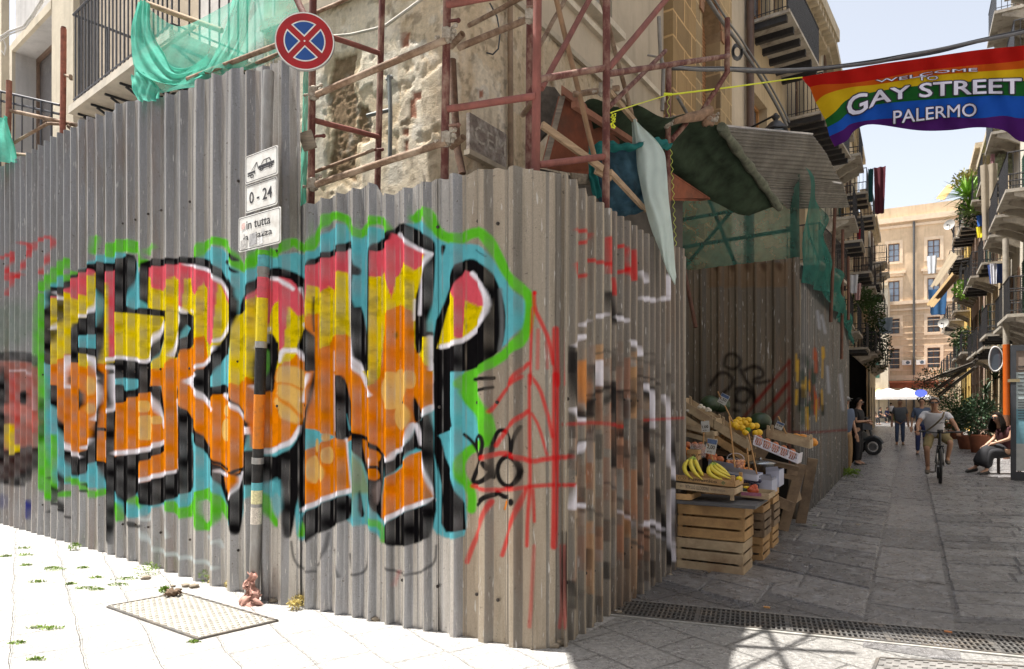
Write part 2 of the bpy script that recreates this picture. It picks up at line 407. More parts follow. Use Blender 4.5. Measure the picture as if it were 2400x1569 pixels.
YP = [(110, 700), (124, 705), (140, 695), (158, 683), (172, 695), (187, 710), (188, 690), (205, 695), (206, 655), (212, 650), (228, 640), (247, 662), (262, 668), (263, 840), (276, 845), (280, 690), (350, 648), (360, 655), (368, 678), (382, 684), (400, 676), (401, 655), (408, 650), (419, 655), (420, 722), (436, 725), (438, 655), (448, 655), (453, 690), (470, 693), (478, 663), (486, 680), (487, 800), (500, 815), (511, 800), (516, 660), (530, 700), (545, 740), (560, 705), (590, 705), (603, 690), (610, 700), (625, 790), (640, 720), (646, 710), (660, 700), (664, 820), (672, 830), (678, 720), (700, 740), (722, 735), (728, 672), (748, 676), (755, 665), (758, 690), (770, 670), (783, 680), (788, 720), (793, 690), (796, 640), (830, 640), (874, 650), (895, 648), (907, 630), (913, 660), (921, 700), (926, 650), (938, 640), (945, 622), (955, 618), (968, 635), (985, 625), (1000, 600), (1040, 700), (1060, 680), (1070, 700), (1071, 790), (1084, 795), (1090, 705), (1100, 710), (1120, 716), (1140, 722), (1160, 740)]
YO = [(110, 870), (122, 855), (140, 845), (158, 830), (170, 830), (190, 855), (205, 862), (225, 850), (228, 850), (242, 855), (260, 850), (262, 870), (276, 880), (300, 905), (345, 905), (352, 880), (362, 868), (395, 860), (402, 845), (420, 838), (430, 835), (436, 815), (460, 812), (465, 795), (480, 790), (490, 840), (500, 860), (520, 890), (545, 900), (560, 905), (568, 890), (590, 882), (598, 900), (605, 905), (700, 830), (718, 745), (724, 742), (740, 738), (752, 738), (753, 815), (762, 820), (775, 800), (783, 790), (795, 785), (810, 783), (823, 795), (833, 830), (855, 900), (873, 905), (890, 880), (905, 740), (918, 728), (930, 716), (950, 716), (968, 735), (970, 815), (985, 838), (1000, 850), (1010, 860), (1080, 1100)]
YPx, YPy = np.array(YP, np.float32).T; YOx, YOy = np.array(YO, np.float32).T
def candy(X, Y):
    j = (Y-OY).astype(int); i = (X-OX).astype(int); n = N1[j, i]; n2 = N2[j, i]
    yp = np.interp(X, YPx, YPy)+(n-.5)*9; yo = np.interp(X, YOx, YOy)+(n-.5)*14
    a = np.clip((Y-yp)/5+.5, 0, 1)[..., None]; b_ = np.clip((Y-yo)/5+.5, 0, 1)[..., None]
    yel = C_YEL*(1-.32*np.clip((n*.5+n2*.7-.62)*5, 0, 1)[..., None]); ora = C_ORA*(1-.16*np.clip((n2-.55)*5, 0, 1)[..., None])
    c = C_PINK*(1-a)+yel*a; return c*(1-b_)+ora*b_
# halo and pale blue ground
CY = [(103, 700), (112, 672), (132, 652), (150, 635), (158, 660), (200, 632), (226, 606), (262, 588), (300, 594), (322, 610), (330, 640), (395, 655), (455, 640), (462, 606), (488, 585), (515, 577), (540, 600), (556, 632), (575, 640), (598, 602), (625, 600), (660, 604), (690, 590), (715, 598), (740, 585), (765, 545), (800, 522), (822, 535), (845, 560), (868, 535), (890, 532), (925, 555), (960, 528), (988, 512), (1008, 530), (1030, 566), (1085, 572), (1110, 572), (1135, 580), (1152, 600), (1164, 622), (1185, 652), (1208, 682), (1232, 705), (1238, 725), (1232, 760), (1205, 795), (1170, 820), (1120, 845), (1088, 868), (1084, 900), (1092, 930), (1120, 975), (1135, 1015), (1140, 1040), (1085, 1075), (1084, 1120), (1094, 1180), (1092, 1240), (1085, 1262), (1030, 1262), (1000, 1220), (960, 1260), (900, 1275), (860, 1225), (828, 1235), (800, 1210), (730, 1250), (700, 1275), (690, 1180), (650, 1150), (640, 1170), (590, 1150), (560, 1240), (535, 1215), (505, 1165), (480, 1170), (455, 1185), (420, 1195), (380, 1180), (330, 1220), (275, 1200), (250, 1150), (200, 1140), (165, 1130), (130, 1150), (112, 1090), (100, 1000), (112, 900), (100, 800)]
poly(CY, C_CYAN, 3, 1)
# green border strokes
G = lambda p, w=24, **k: stroke(p, w, C_GREEN, 3, 1, **k)
G([(100, 700), (97, 760), (97, 860), (104, 900), (100, 1000), (105, 1080), (108, 1140), (125, 1165)], 24); G([(106, 672), (128, 648), (158, 618)], 26); G([(160, 655), (176, 645)], 18)
G([(228, 590), (230, 560)], 20); G([(262, 590), (275, 580), (300, 575), (318, 580)], 30); G([(330, 585), (338, 625), (344, 615)], 14); G([(352, 590), (362, 580)], 20, op=.8)
G([(468, 598), (484, 572), (510, 566), (530, 570), (545, 590), (560, 620), (575, 632), (596, 616), (602, 590), (628, 590), (650, 597), (672, 580), (688, 565), (706, 580), (722, 585), (738, 568), (752, 535), (775, 505), (795, 508), (815, 515), (830, 545), (848, 550), (868, 525), (880, 515), (905, 520), (915, 545)], 20)
G(R7((170, 120), (220, 70), (300, 80), (330, 210), (430, 290), (560, 305), (640, 250), (740, 240), (820, 330), (890, 470), (960, 600), (1060, 710), (1150, 790), (1160, 900), (1140, 1060), (1090, 1180), (990, 1260), (900, 1330), (800, 1390), (690, 1460), (600, 1500), (560, 1556)), 24)
G(R8((540, 20), (510, 100), (500, 170), (560, 260), (650, 340), (720, 420), (750, 520), (700, 620), (560, 670), (490, 740), (460, 830), (480, 940), (540, 1020), (570, 1110), (560, 1220)), 22); poly(R8((470, 20), (620, 30), (640, 160), (760, 350), (790, 560), (720, 680), (660, 560), (590, 320), (500, 230)), C_GREEN, 4)
G([(540, 1210), (510, 1165), (490, 1150), (468, 1160), (455, 1190), (440, 1200), (415, 1195), (400, 1185)], 20); G(R4((140, 1120), (230, 1080), (320, 1180), (310, 1320), (210, 1400), (140, 1300), (140, 1150)), 20); G(R4((720, 1050), (780, 1120), (800, 1250), (860, 1350)), 16); G(R4((1100, 1350), (1080, 1450)), 14)
G(R2((30, 520), (60, 760), (50, 1000)), 20); G(R2((140, 560), (150, 700), (120, 960), (200, 1080), (290, 1080)), 14); G(R2((300, 950), (420, 1000), (500, 1100), (600, 1060)), 16); G(R2((720, 1190), (740, 1290)), 22); G(R2((880, 1130), (940, 1190)), 18); G(R2((1230, 1180), (1300, 1270), (1390, 1260)), 18)
G(R6((700, 1310), (840, 1380), (850, 1500)), 16, op=.85)
# ---- first letter
K = lambda p, soft=1.5, sm=1, op=1: poly(p, C_BLACK, soft, sm, op)
KS = lambda p, w, **k: stroke(p, w, C_BLACK, k.pop('soft', 1.6), 1, **k)
W = lambda p, w, **k: stroke(p, w, C_WHITE, k.pop('soft', 2.4), 1, **k)
K([(114, 690), (118, 674), (150, 676), (165, 655), (190, 636), (232, 612), (262, 622), (296, 600), (306, 594), (320, 602), (322, 640), (310, 690), (308, 726), (340, 722), (400, 726), (398, 750), (376, 830), (362, 860), (352, 905), (360, 905), (378, 900), (395, 990), (402, 1042), (388, 1050), (340, 1082), (330, 1140), (300, 1190), (292, 1220), (296, 1265), (292, 1240), (288, 1160), (262, 1150), (245, 1130), (235, 1080), (215, 1085), (195, 1118), (180, 1112), (160, 1068), (145, 1010), (132, 950), (117, 945), (117, 905), (130, 900), (118, 840), (104, 805), (105, 735), (116, 720)], 2)
K(R2((640, 800), (700, 780), (690, 1556), (625, 1480), (630, 1000)), 3); K(R2((830, 740), (900, 790), (1290, 860), (1300, 380), (1440, 560), (1420, 1040), (1320, 1090), (1180, 1150), (1020, 1200), (960, 1170), (890, 1080), (880, 900)), 2.5)
poly([(119, 699), (140, 692), (158, 684), (172, 658), (190, 643), (228, 628), (229, 690), (222, 735), (190, 750), (187, 772), (174, 770), (172, 850), (187, 850), (187, 826), (208, 830), (230, 842), (235, 900), (234, 945), (222, 980), (219, 1040), (200, 1056), (182, 1072), (166, 1056), (150, 1000), (139, 962), (137, 905), (119, 900), (126, 850), (119, 800)], candy, 1.5)
poly([(248, 644), (280, 630), (278, 845), (262, 852), (260, 945), (256, 1090), (236, 1078), (244, 880), (238, 860)], candy, 1.5, 0)
poly([(279, 733), (320, 736), (395, 744), (360, 818), (350, 846), (318, 843), (276, 838)], candy, 1.5, 0)
K([(229, 640), (247, 640), (245, 800), (238, 860), (242, 900), (232, 900), (228, 850), (231, 760)], 2); stroke(R1((650, 560), (690, 700), (650, 930)), 11, C_CYAN, 3, 1, .7)
poly([(187, 788), (228, 784), (228, 818), (187, 814)], C_CYAN, 1.5, 0); K([(174, 765), (188, 748), (229, 740), (229, 780), (187, 786), (186, 850), (172, 850)], 2); K([(186, 816), (228, 822), (229, 836), (187, 828)], 1.5)
poly([(276, 885), (336, 890), (332, 905), (300, 921), (277, 906)], C_CYAN, 2)
poly([(272, 950), (284, 944), (330, 925), (358, 914), (372, 940), (388, 1002), (388, 1040), (342, 1052), (300, 1062), (270, 1074), (266, 1060)], candy, 2)
poly([(332, 1084), (362, 1072), (386, 1052), (398, 1048), (422, 1070), (421, 1104), (375, 1118), (330, 1134)], candy, 2)
K([(108, 820), (120, 836), (118, 860), (108, 842)]); K(R1((140, 520), (220, 520), (305, 530), (300, 800), (250, 900), (200, 1010), (190, 1100), (130, 1200), (135, 1000), (220, 940), (235, 700), (220, 590), (140, 610)), 3, op=.85)
W(R1((140, 970), (190, 960), (225, 860)), 6); W(R1((205, 580), (240, 640), (285, 640)), 8); W(R1((640, 590), (610, 760), (540, 820), (450, 840)), 7)
W(R2((255, 0), (262, 100), (290, 105)), 9); K(R2((280, 0), (315, 0), (305, 100), (285, 90))); K(R2((372, 100), (425, 130), (425, 310), (370, 345), (400, 240), (385, 160))); W(R1((340, 1270), (310, 1400), (300, 1540)), 9)
ell(213, 905, 12, 24, C_CREAM, 3, .9); ell(212, 958, 12, 14, C_CREAM, 3, .8); ell(137, 840, 4, 18, C_CREAM, 3, .7)
W(R1((540, 1250), (600, 1290), (620, 1400), (660, 1500)), 9); W(R2((540, 0), (575, 130), (560, 290), (520, 400)), 9); W(R2((500, 590), (480, 640), (430, 660)), 8); W(R2((250, 610), (310, 700), (400, 745)), 9)
K(R2((510, 430), (570, 400), (560, 640), (540, 760), (500, 700), (430, 700), (430, 780), (400, 900), (350, 930), (300, 860), (245, 720), (250, 660), (330, 750), (420, 770), (440, 680), (500, 650)), 3); KS(R2((580, 490), (630, 500), (630, 560)), 8); W(R2((620, 600), (622, 740)), 4)
W(R1((775, 1300), (860, 1270), (1040, 1290), (1200, 1330), (1240, 1170), (1390, 850)), 8); KS(R1((1400, 850), (1400, 960), (1280, 1200), (1240, 1250)), 9); W(R1((790, 1380), (840, 1390), (830, 1556)), 9); K(R1((850, 1310), (1220, 1350), (1190, 1500), (1130, 1556), (1120, 1510), (860, 1480)), 2)
W(R2((690, 0), (690, 160), (700, 300), (650, 330)), 8); K(R2((720, 90), (780, 80), (790, 150), (860, 160), (950, 130), (960, 0), (1020, 0), (1000, 130), (1040, 110), (1110, 100), (1130, 200), (1160, 330), (1215, 560), (1215, 650), (1155, 620), (1155, 480), (1090, 250), (1060, 170), (1000, 150), (900, 200), (850, 190), (770, 260), (720, 230)), 1.8)
W(R2((1060, 170), (1110, 310), (1155, 470)), 8); W(R2((700, 710), (850, 700), (1000, 680), (1150, 610)), 11); ell(342, 953, 11, 14, C_CREAM); ell(347, 1003, 21, 30, C_CREAM); ell(373, 985, 8, 10, C_CREAM)
W(R2((930, 970), (1000, 940), (1150, 900), (1290, 860), (1340, 830)), 10); KS(R2((850, 760), (950, 740), (1050, 730), (1150, 660)), 13); K(R2((890, 760), (935, 770), (930, 1010), (980, 1000), (1150, 940), (1280, 900), (1270, 1100), (1020, 1210), (900, 1090)), 2)
# ---- R
K([(337, 625), (346, 608), (400, 606), (450, 602), (490, 608), (515, 625), (532, 655), (560, 690), (560, 760), (548, 830), (520, 870), (505, 885), (520, 880), (545, 925), (575, 975), (594, 1000), (588, 1050), (578, 1105), (570, 1180), (562, 1240), (552, 1250), (548, 1215), (530, 1160), (505, 1100), (490, 1070), (458, 1010), (450, 1000), (458, 1130), (420, 1150), (400, 1150), (418, 1098), (419, 1010), (414, 930), (418, 905), (426, 912), (430, 940), (400, 745), (340, 728)], 1.8)
poly([(349, 628), (400, 622), (440, 618), (462, 622), (490, 632), (520, 662), (545, 715), (545, 765), (530, 798), (500, 828), (478, 866), (446, 890), (505, 966), (507, 925), (526, 918), (560, 965), (588, 1008), (579, 1055), (574, 1092), (562, 1108), (545, 1118), (512, 1086), (498, 1062), (470, 1010), (450, 975), (430, 948), (426, 935), (416, 905), (420, 1010), (421, 1098), (400, 1105), (396, 1048), (390, 985), (378, 905), (352, 905), (358, 868), (374, 838), (400, 752), (400, 730), (347, 722)], candy, 1.4, 0)
K(R2((1275, 215), (1305, 240), (1310, 340), (1370, 350), (1440, 470), (1550, 640), (1556, 750), (1440, 570), (1400, 500), (1410, 700), (1420, 1040), (1330, 1080), (1285, 1060), (1290, 820), (1295, 500)), 1.6); poly(R2((1400, 505), (1440, 560), (1556, 770), (1556, 1020), (1420, 1080), (1425, 760)), C_CYAN, 1.5, 0)
W(R2((1275, 225), (1290, 400), (1298, 550)), 5); W(R2((1290, 770), (1300, 870), (1340, 830)), 7)
K(R1((1540, 775), (1640, 800), (1700, 860), (1722, 960), (1700, 1090), (1640, 1190), (1580, 1180), (1565, 1250), (1490, 1280), (1455, 1280), (1540, 1000), (1575, 860)), 1.6); poly(R1((1600, 925), (1585, 1000), (1575, 1080), (1600, 1050), (1640, 960)), C_CYAN, 1.2, 0)
W(R1((1590, 790), (1560, 735), (1520, 755), (1560, 860), (1530, 980), (1490, 1120), (1450, 1250)), 7); W(R1((1650, 770), (1680, 800)), 5, op=.6)
W(R1((1600, 280), (1720, 300), (1831, 350)), 5); W(R3((160, 300), (290, 340), (400, 450), (470, 560), (530, 720), (510, 900), (430, 1060), (380, 1100)), 7); W(R3((380, 1170), (260, 1330), (180, 1380)), 8); W(R3((60, 1540), (180, 1460)), 10)
K(R3((460, 370), (580, 480), (580, 700), (545, 1100), (500, 1220), (430, 1340), (380, 1340), (250, 1500), (180, 1540), (180, 1400), (260, 1400), (380, 1250), (385, 1140), (480, 1020), (540, 850), (520, 640)), 1.6); K(R3((0, 200), (220, 225), (330, 270), (400, 320), (400, 400), (250, 300), (160, 275), (0, 270)), 2)
KS(R3((470, 250), (580, 360)), 9, w2=6); KS(R3((545, 180), (580, 230)), 8)
poly(R3((500, 1215), (555, 1300), (540, 1556), (360, 1500), (400, 1340)), C_CYAN, 2)
poly(R4((260, 70), (300, 0), (420, 0), (440, 120), (380, 70), (310, 120)), C_CYAN, 2); W(R4((50, 50), (140, 0)), 10); W(R4((60, 50), (150, 150), (290, 310)), 11); K(R4((140, 0), (300, 0), (260, 70), (300, 120), (380, 75), (440, 150), (445, 230), (380, 170), (300, 180), (290, 280), (150, 120)), 1.6)
W(R4((390, 180), (450, 240), (530, 330), (620, 470), (625, 520)), 9); KS(R4((450, 210), (510, 240), (590, 380), (620, 450)), 11); ell(535, 963, 8, 14, C_CREAM); ell(533, 1008, 12, 27, C_CREAM); ell(503, 990, 4, 8, C_CREAM)
K(R4((0, 350), (50, 350), (120, 430), (180, 540), (265, 680), (280, 750), (330, 830), (400, 1000), (460, 1100), (460, 1300), (400, 1170), (330, 960), (260, 850), (260, 760), (130, 580), (70, 500), (100, 900), (90, 1060), (0, 1080)), 1.6)
KS(R4((290, 760), (380, 840), (480, 900), (500, 860), (560, 850)), 6); poly(R4((370, 900), (410, 870), (520, 920), (510, 1000), (460, 1100), (410, 1080)), candy, 2); W(R4((335, 870), (400, 910)), 7); W(R4((520, 920), (520, 990), (460, 1120)), 6); W(R4((545, 890), (540, 950)), 6)
K(R4((560, 850), (560, 1150), (530, 1400), (500, 1460), (480, 1430), (460, 1250), (460, 1130), (530, 1000)), 1.8); poly(R4((560, 900), (620, 900), (620, 1130), (560, 1180)), C_CYAN, 4, 1, .6)
# ---- o
K(R3((600, 740), (640, 620), (760, 430), (860, 350), (1020, 300), (1130, 340), (1250, 380), (1330, 480), (1335, 900), (1400, 1000), (1420, 1200), (1410, 1556), (560, 1556), (600, 1000)), 2)
poly([(571, 735), (583, 705), (600, 675), (622, 655), (665, 650), (690, 660), (708, 690), (717, 720), (716, 765), (704, 800), (697, 815), (708, 835), (735, 870), (736, 900), (729, 960), (715, 985), (700, 1020), (670, 1042), (645, 1050), (620, 1052), (598, 1048), (592, 1000), (592, 990), (560, 948), (546, 925), (548, 860), (556, 740)], candy, 1.6)
W(R3((960, 430), (1060, 440), (1180, 540)), 9); W(R3((1260, 540), (1310, 640), (1310, 720)), 8); KS(R3((1300, 990), (1260, 1130), (1290, 1200)), 8); W(R3((1300, 920), (1370, 1060), (1390, 1250), (1370, 1310)), 9); KS(R3((1395, 930), (1415, 1100), (1420, 1300), (1400, 1500)), 6)
K(R3((770, 1180), (860, 1080), (920, 1010), (990, 1040), (1030, 1180), (1030, 1300), (1000, 1420), (980, 1556), (750, 1556), (755, 1250)), 1.6); K(R4((640, 0), (850, 0), (830, 170), (780, 130), (750, 230), (700, 200), (640, 110)), 2)
poly(R3((905, 1170), (935, 1230), (940, 1330), (920, 1450), (900, 1510)), C_GREEN, 1.5); W(R3((780, 1170), (810, 1060), (860, 990), (930, 970)), 9); W(R3((905, 1000), (910, 1110)), 6, op=.6)
KS(R3((1010, 1120), (1060, 1220), (1040, 1290)), 7); poly(R3((1030, 1160), (1055, 1220), (1035, 1270)), C_ORA, 1); W(R3((1070, 1310), (1100, 1200), (1160, 1200), (1240, 1200), (1290, 1290)), 10); K(R3((1300, 1300), (1360, 1280), (1410, 1330), (1410, 1440)), 1.5)
poly(R3((1010, 1400), (1100, 1360), (1280, 1380), (1320, 1556), (1000, 1556)), C_CREAM, 3); poly(R4((850, 0), (1170, 0), (1140, 120), (1080, 180), (1080, 250), (1080, 450), (950, 420), (830, 260), (850, 190), (870, 120)), C_CREAM, 3)
stroke(R4((850, 80), (960, 70), (1080, 130)), 5, C_ORA, 2, 1, .8); stroke(R4((810, 180), (900, 200), (1060, 360), (1090, 400)), 8, C_ORA, 2, 1, .8); ell(*[(430+790/3.89), (880+400/3.89), 32, 30], C_ORA, 3, .9); W(R4((1170, 0), (1100, 180), (1090, 230)), 9); W(R4((640, 100), (680, 180), (690, 220)), 5)
poly([(592, 945), (612, 948), (612, 1052), (594, 1048)], C_ORA, 1.5, 0)
W(R4((700, 650), (740, 680), (800, 700), (880, 660), (920, 650), (1000, 600), (1070, 480)), 11); K(R4((560, 700), (620, 680), (690, 700), (740, 730), (880, 740), (1000, 660), (1060, 560), (1080, 400), (1150, 360), (1140, 1000), (1050, 1100), (1000, 1460), (960, 1490), (940, 1440), (920, 1000), (820, 960), (790, 990), (700, 1000), (560, 1000)), 2.2)
poly(R4((720, 980), (820, 960), (860, 930), (940, 960), (930, 1300), (840, 1280), (800, 1100)), C_CYAN, 4, 1, .75)
# ---- N
K(R5((82, 490), (210, 430), (350, 365), (400, 330), (460, 310), (490, 340), (495, 520), (540, 560), (530, 620), (495, 620), (500, 900), (550, 880), (610, 1200), (615, 500), (640, 350), (720, 310), (810, 230), (900, 145), (980, 190), (1050, 220), (1180, 310), (1190, 400), (1170, 780), (1120, 1110), (1170, 1110), (1170, 1556), (60, 1556), (70, 1060), (20, 610), (85, 700)), 2)
poly(R5((82, 545), (210, 480), (350, 425), (430, 395), (450, 560), (450, 900), (470, 1150), (490, 1330), (600, 1480), (640, 1556), (140, 1556), (135, 1150), (80, 1040)), candy, 1.5, 0)
KS(R5((128, 800), (125, 960), (130, 1100)), 2.5, soft=1); W(R5((440, 400), (450, 700), (465, 1100), (490, 1360)), 9); W(R5((490, 1340), (560, 1440), (620, 1540)), 10); W(R5((318, 1280), (315, 1556)), 6); K(R5((330, 1440), (390, 1480), (410, 1556), (330, 1556)), 1.5)
poly(R5((645, 410), (720, 400), (810, 310), (820, 250), (880, 270), (990, 370), (1150, 440), (1100, 520), (1060, 650), (1040, 900), (1060, 1160), (1160, 1150), (1165, 1556), (640, 1556)), candy, 1.5, 0)
K(R5((1010, 800), (1050, 700), (1110, 460), (1180, 400), (1165, 780), (1120, 1100), (1170, 1110), (1165, 1150), (1080, 1150), (1065, 1290), (1005, 1290), (1005, 950)), 2); W(R5((880, 260), (940, 310), (1000, 370), (1150, 430)), 9); W(R5((1150, 430), (1080, 600), (1060, 800), (1050, 950)), 8); W(R5((1003, 830), (998, 1000)), 4); W(R5((1150, 1150), (1158, 1556)), 7)
W(R6((1295, 0), (1305, 260)), 5)
poly(R6((200, -40), (1300, -40), (1300, 270), (1215, 340), (1190, 400), (1120, 480), (1080, 600), (1010, 690), (950, 700), (930, 780), (870, 740), (740, 620), (640, 540), (500, 620), (410, 560), (170, 480)), candy, 1.5, 0); K(R6((225, -80), (215, 120), (165, 520), (145, 900), (140, 1200), (80, 1280), (90, 700), (105, 400), (180, 340), (205, 0)), 1.6); K(R6((0, 700), (60, 600), (100, 560), (85, 1000), (0, 1200)), 3)
K(R6((430, 0), (495, 0), (575, 340), (570, 530), (500, 600), (415, 550)), 1.5); poly(R6((505, 340), (520, 400), (550, 500), (530, 500)), C_CYAN, 2); W(R6((410, 0), (408, 300), (412, 500)), 5); W(R6((505, 585), (520, 800), (550, 1050)), 6); W(R6((660, 0), (700, 90), (745, 180)), 9)
K(R6((560, 500), (620, 530), (700, 560), (740, 600), (840, 690), (870, 770), (850, 950), (830, 1200), (850, 1340), (740, 1200), (720, 980), (640, 760), (560, 640)), 1.8); poly(R6((640, 580), (700, 600), (740, 660), (830, 720), (830, 760), (790, 800), (830, 930), (760, 970), (700, 850)), C_ORA*.85, 2, 1); KS(R6((730, 830), (800, 840), (840, 920)), 7); W(R6((740, 770), (730, 830)), 8, op=.8); poly(R6((770, 1000), (830, 940), (820, 1120), (780, 1200)), lin((120, 110, 110)), 3)
poly(R6((570, 660), (620, 740), (680, 900), (730, 1080), (700, 1280), (640, 1290), (570, 1280)), lin((130, 132, 60)), 5, 1, .7); poly(R6((580, 1080), (730, 1080), (740, 1340), (600, 1380)), C_CYAN, 5, 1, .8); K(R6((625, 1010), (650, 1180), (675, 1290), (625, 1300)), 1.5)
W(R6((595, -90), (660, 0), (700, 90), (745, 180)), 9); K(R6((640, -140), (745, 0), (748, 120), (700, 20)), 1.5); K(R6((1115, 250), (1130, 180), (1200, 330), (1215, 380), (1150, 440), (1125, 400)), 2); K(R6((1300, 0), (1380, -100), (1360, 380), (1310, 330)), 1.5)
K(R6((870, 720), (920, 800), (960, 720), (1010, 700), (1090, 620), (1130, 500), (1140, 430), (1200, 400), (1310, 330), (1310, 1110), (1220, 690), (1120, 660), (1040, 800), (960, 870), (880, 950), (860, 900)), 2.5); W(R6((875, 745), (920, 780), (960, 690), (1010, 690), (1080, 600), (1120, 450)), 9); W(R6((1150, 460), (1180, 540), (1200, 620)), 12, op=.9); W(R6((1220, 360), (1300, 290)), 13)
poly(R6((860, 960), (1010, 850), (1110, 720), (1205, 690), (1310, 1110), (1130, 1180), (940, 1260), (880, 1380), (835, 1290), (840, 1100)), candy, 2, 0); W(R6((1215, 700), (1250, 860), (1310, 1090)), 6); W(R6((885, 1330), (940, 1275), (1130, 1190), (1310, 1135)), 11)
K(R6((1215, 620), (1310, 560), (1340, 1450), (1100, 1556), (890, 1556), (870, 1400), (940, 1300), (1130, 1215), (1310, 1160), (1300, 1000), (1230, 700)), 2)
poly(R6((145, 700), (220, 650), (415, 560), (500, 610), (545, 1040), (400, 1080), (240, 1150), (140, 1200)), candy, 2, 0); W(R6((120, 1225), (240, 1165), (400, 1090), (550, 1050)), 11); K(R6((90, 1280), (240, 1195), (400, 1115), (560, 1080), (560, 1300), (460, 1340), (300, 1440), (225, 1440), (165, 1545), (140, 1400)), 2.5)
for c in ((930, 140, 100, 175), (1030, 370, 80, 135), (1100, 40, 45, 85), (220, 860, 45, 130), (290, 890, 42, 90), (350, 730, 42, 78), (337, 565, 20, 36), (240, 640, 17, 65)): ell(680+c[0]/3.89, 880+c[1]/3.89, c[2]/3.89, c[3]/3.89, C_CREAM, 1.5, .95)
ell(940, 905, 20, 40, C_CREAM, 1.5, .9); ell(940, 760, 27, 44, C_ORA, 2); ell(928, 786, 4, 8, lin((90, 80, 20)), 3, .8)
# ---- P
K(R7((650, 465), (720, 500), (800, 550), (860, 640), (930, 830), (955, 1010), (920, 1240), (860, 1300), (760, 1390), (640, 1440), (580, 1450), (440, 1460), (310, 1470), (318, 1050), (400, 880), (470, 680), (520, 540), (570, 490)), 1.8)
poly(R7((595, 570), (640, 590), (720, 680), (790, 830), (790, 950), (720, 1080), (640, 1160), (520, 1220), (345, 1250), (400, 1050), (440, 900), (520, 700)), candy, 1.5, 0); W(R7((655, 600), (740, 680), (795, 790), (805, 900), (750, 1030), (650, 1130), (540, 1200), (380, 1235)), 11)
K(R7((385, 345), (430, 350), (400, 440), (385, 430)), 2); KS(R7((690, 395), (795, 460)), 3, op=.7); stroke(R7((900, 740), (920, 1100), (895, 1260)), 10, lin((105, 108, 110)), 3, 1, .75)
K(R8((215, -150), (378, -120), (380, 100), (385, 300), (414, 465), (370, 500), (285, 535), (225, 560)), 1.4, 0); K(R8((225, 500), (285, 590), (320, 740), (385, 890), (440, 1050), (498, 1170), (512, 1410), (325, 1435), (285, 1350), (290, 1000), (218, 700)), 1.6, 0)
# ---- black tag, red tags
T_ = lambda p, w, **k: stroke(p, w, lin((28, 26, 26)), 1.2, 2, **k)
T_(R8((500, 540), (570, 600), (620, 680), (640, 750)), 8); T_(R8((650, 740), (610, 640), (620, 560), (670, 545), (695, 610), (680, 700), (640, 800), (590, 920), (570, 975), (640, 980), (720, 940), (760, 870), (710, 830), (695, 800)), 9, w2=13); T_(R8((765, 930), (745, 800), (760, 620), (800, 510), (860, 495), (920, 540), (940, 620), (940, 710)), 10); T_(R8((1012, 470), (970, 560), (950, 700)), 8)
T_([(960+(905+108*math.cos(a*.524))/3.89, 880+(875+140*math.sin(a*.524))/3.89) for a in range(13)], 11); T_(R8((630, 1180), (690, 1110), (780, 1085)), 12); T_(R8((800, 1070), (860, 1110), (900, 1110)), 11); ell(1203, 1176, 7, 9, lin((28, 26, 26))); T_(R8((600, 38), (700, 30), (770, 25)), 9); T_(R8((640, 140), (760, 110)), 8); stroke(R8((885, 1150), (865, 1220)), 5, C_ORA, 1.5)
RD = lambda p, w, **k: stroke(p, w, C_RED, 2.5, 1, op=k.pop('op', .8))
RD(R8((1090, 0), (1090, 500), (1095, 1000), (1070, 1300), (1065, 1556)), 9); RD(R8((1335, 0), (1330, 500), (1325, 1000), (1310, 1556)), 17, op=.85); RD(R8((1020, 10), (880, 130), (820, 220), (740, 330)), 9); RD(R8((1070, 330), (940, 440), (840, 560), (790, 640)), 11); RD(R8((1110, 10), (1190, 120), (1230, 250), (1270, 400), (1300, 560)), 9); RD(R8((1115, 350), (1180, 460), (1250, 720)), 7)
RD(R8((680, 750), (860, 700), (1000, 750), (1110, 790), (1250, 760), (1450, 740)), 12); RD(R8((570, 1010), (760, 1050), (1000, 1030), (1200, 1000), (1500, 1000)), 10); RD(R8((750, 1150), (680, 1280), (630, 1430), (570, 1556), (520, 1700)), 12, op=.75); RD(R8((1050, 1050), (990, 1220), (900, 1450), (840, 1640)), 11); RD(R8((1120, 1050), (1130, 1330)), 8)
RD(R7((1190, 770), (1195, 900), (1250, 1010), (1320, 1160), (1360, 1380)), 10); RD(R7((1180, 900), (1165, 1200), (1160, 1556)), 8); RD(R7((1140, 1380), (1060, 1460), (980, 1556)), 10); RD(R7((1380, 1085), (1385, 1400), (1390, 1556)), 17); RD(R7((1230, 1090), (1225, 1420)), 9, op=.5); RD(R7((1300, 1200), (1310, 1420)), 6, op=.5); ell(1253, 687, 5, 5, C_RED, 2)
RD([(1250, 1280), (1245, 1400), (1240, 1470)], 9, op=.5); RD([(1315, 1280), (1318, 1420), (1312, 1470)], 10, op=.5)
# left edge: older pieces, red tag
for p in ([(10, 605), (40, 590), (20, 640)], [(18, 650), (40, 640), (22, 690)], [(50, 570), (80, 575), (60, 620), (45, 650)], [(75, 600), (95, 560), (135, 555), (115, 610), (100, 640)], [(20, 655), (55, 645)]): RD(p, 8)
poly([(-60, 850), (30, 845), (90, 850), (98, 900), (92, 1050), (60, 1120), (-60, 1130)], lin((150, 95, 85)), 5); K([(-60, 830), (60, 822), (92, 835), (95, 870), (80, 850), (30, 845), (-60, 850)], 3, op=.8); K([(5, 860), (24, 860), (20, 1040), (8, 1100), (2, 1000)], 3); K([(55, 915), (72, 915), (70, 950), (54, 950)], 2); K([(-60, 1045), (8, 1040), (20, 1060), (90, 1040), (98, 1080), (70, 1140), (30, 1140), (-60, 1110)], 4, op=.9); K([(97, 930), (108, 940), (108, 1010), (96, 1050)], 3, op=.7)
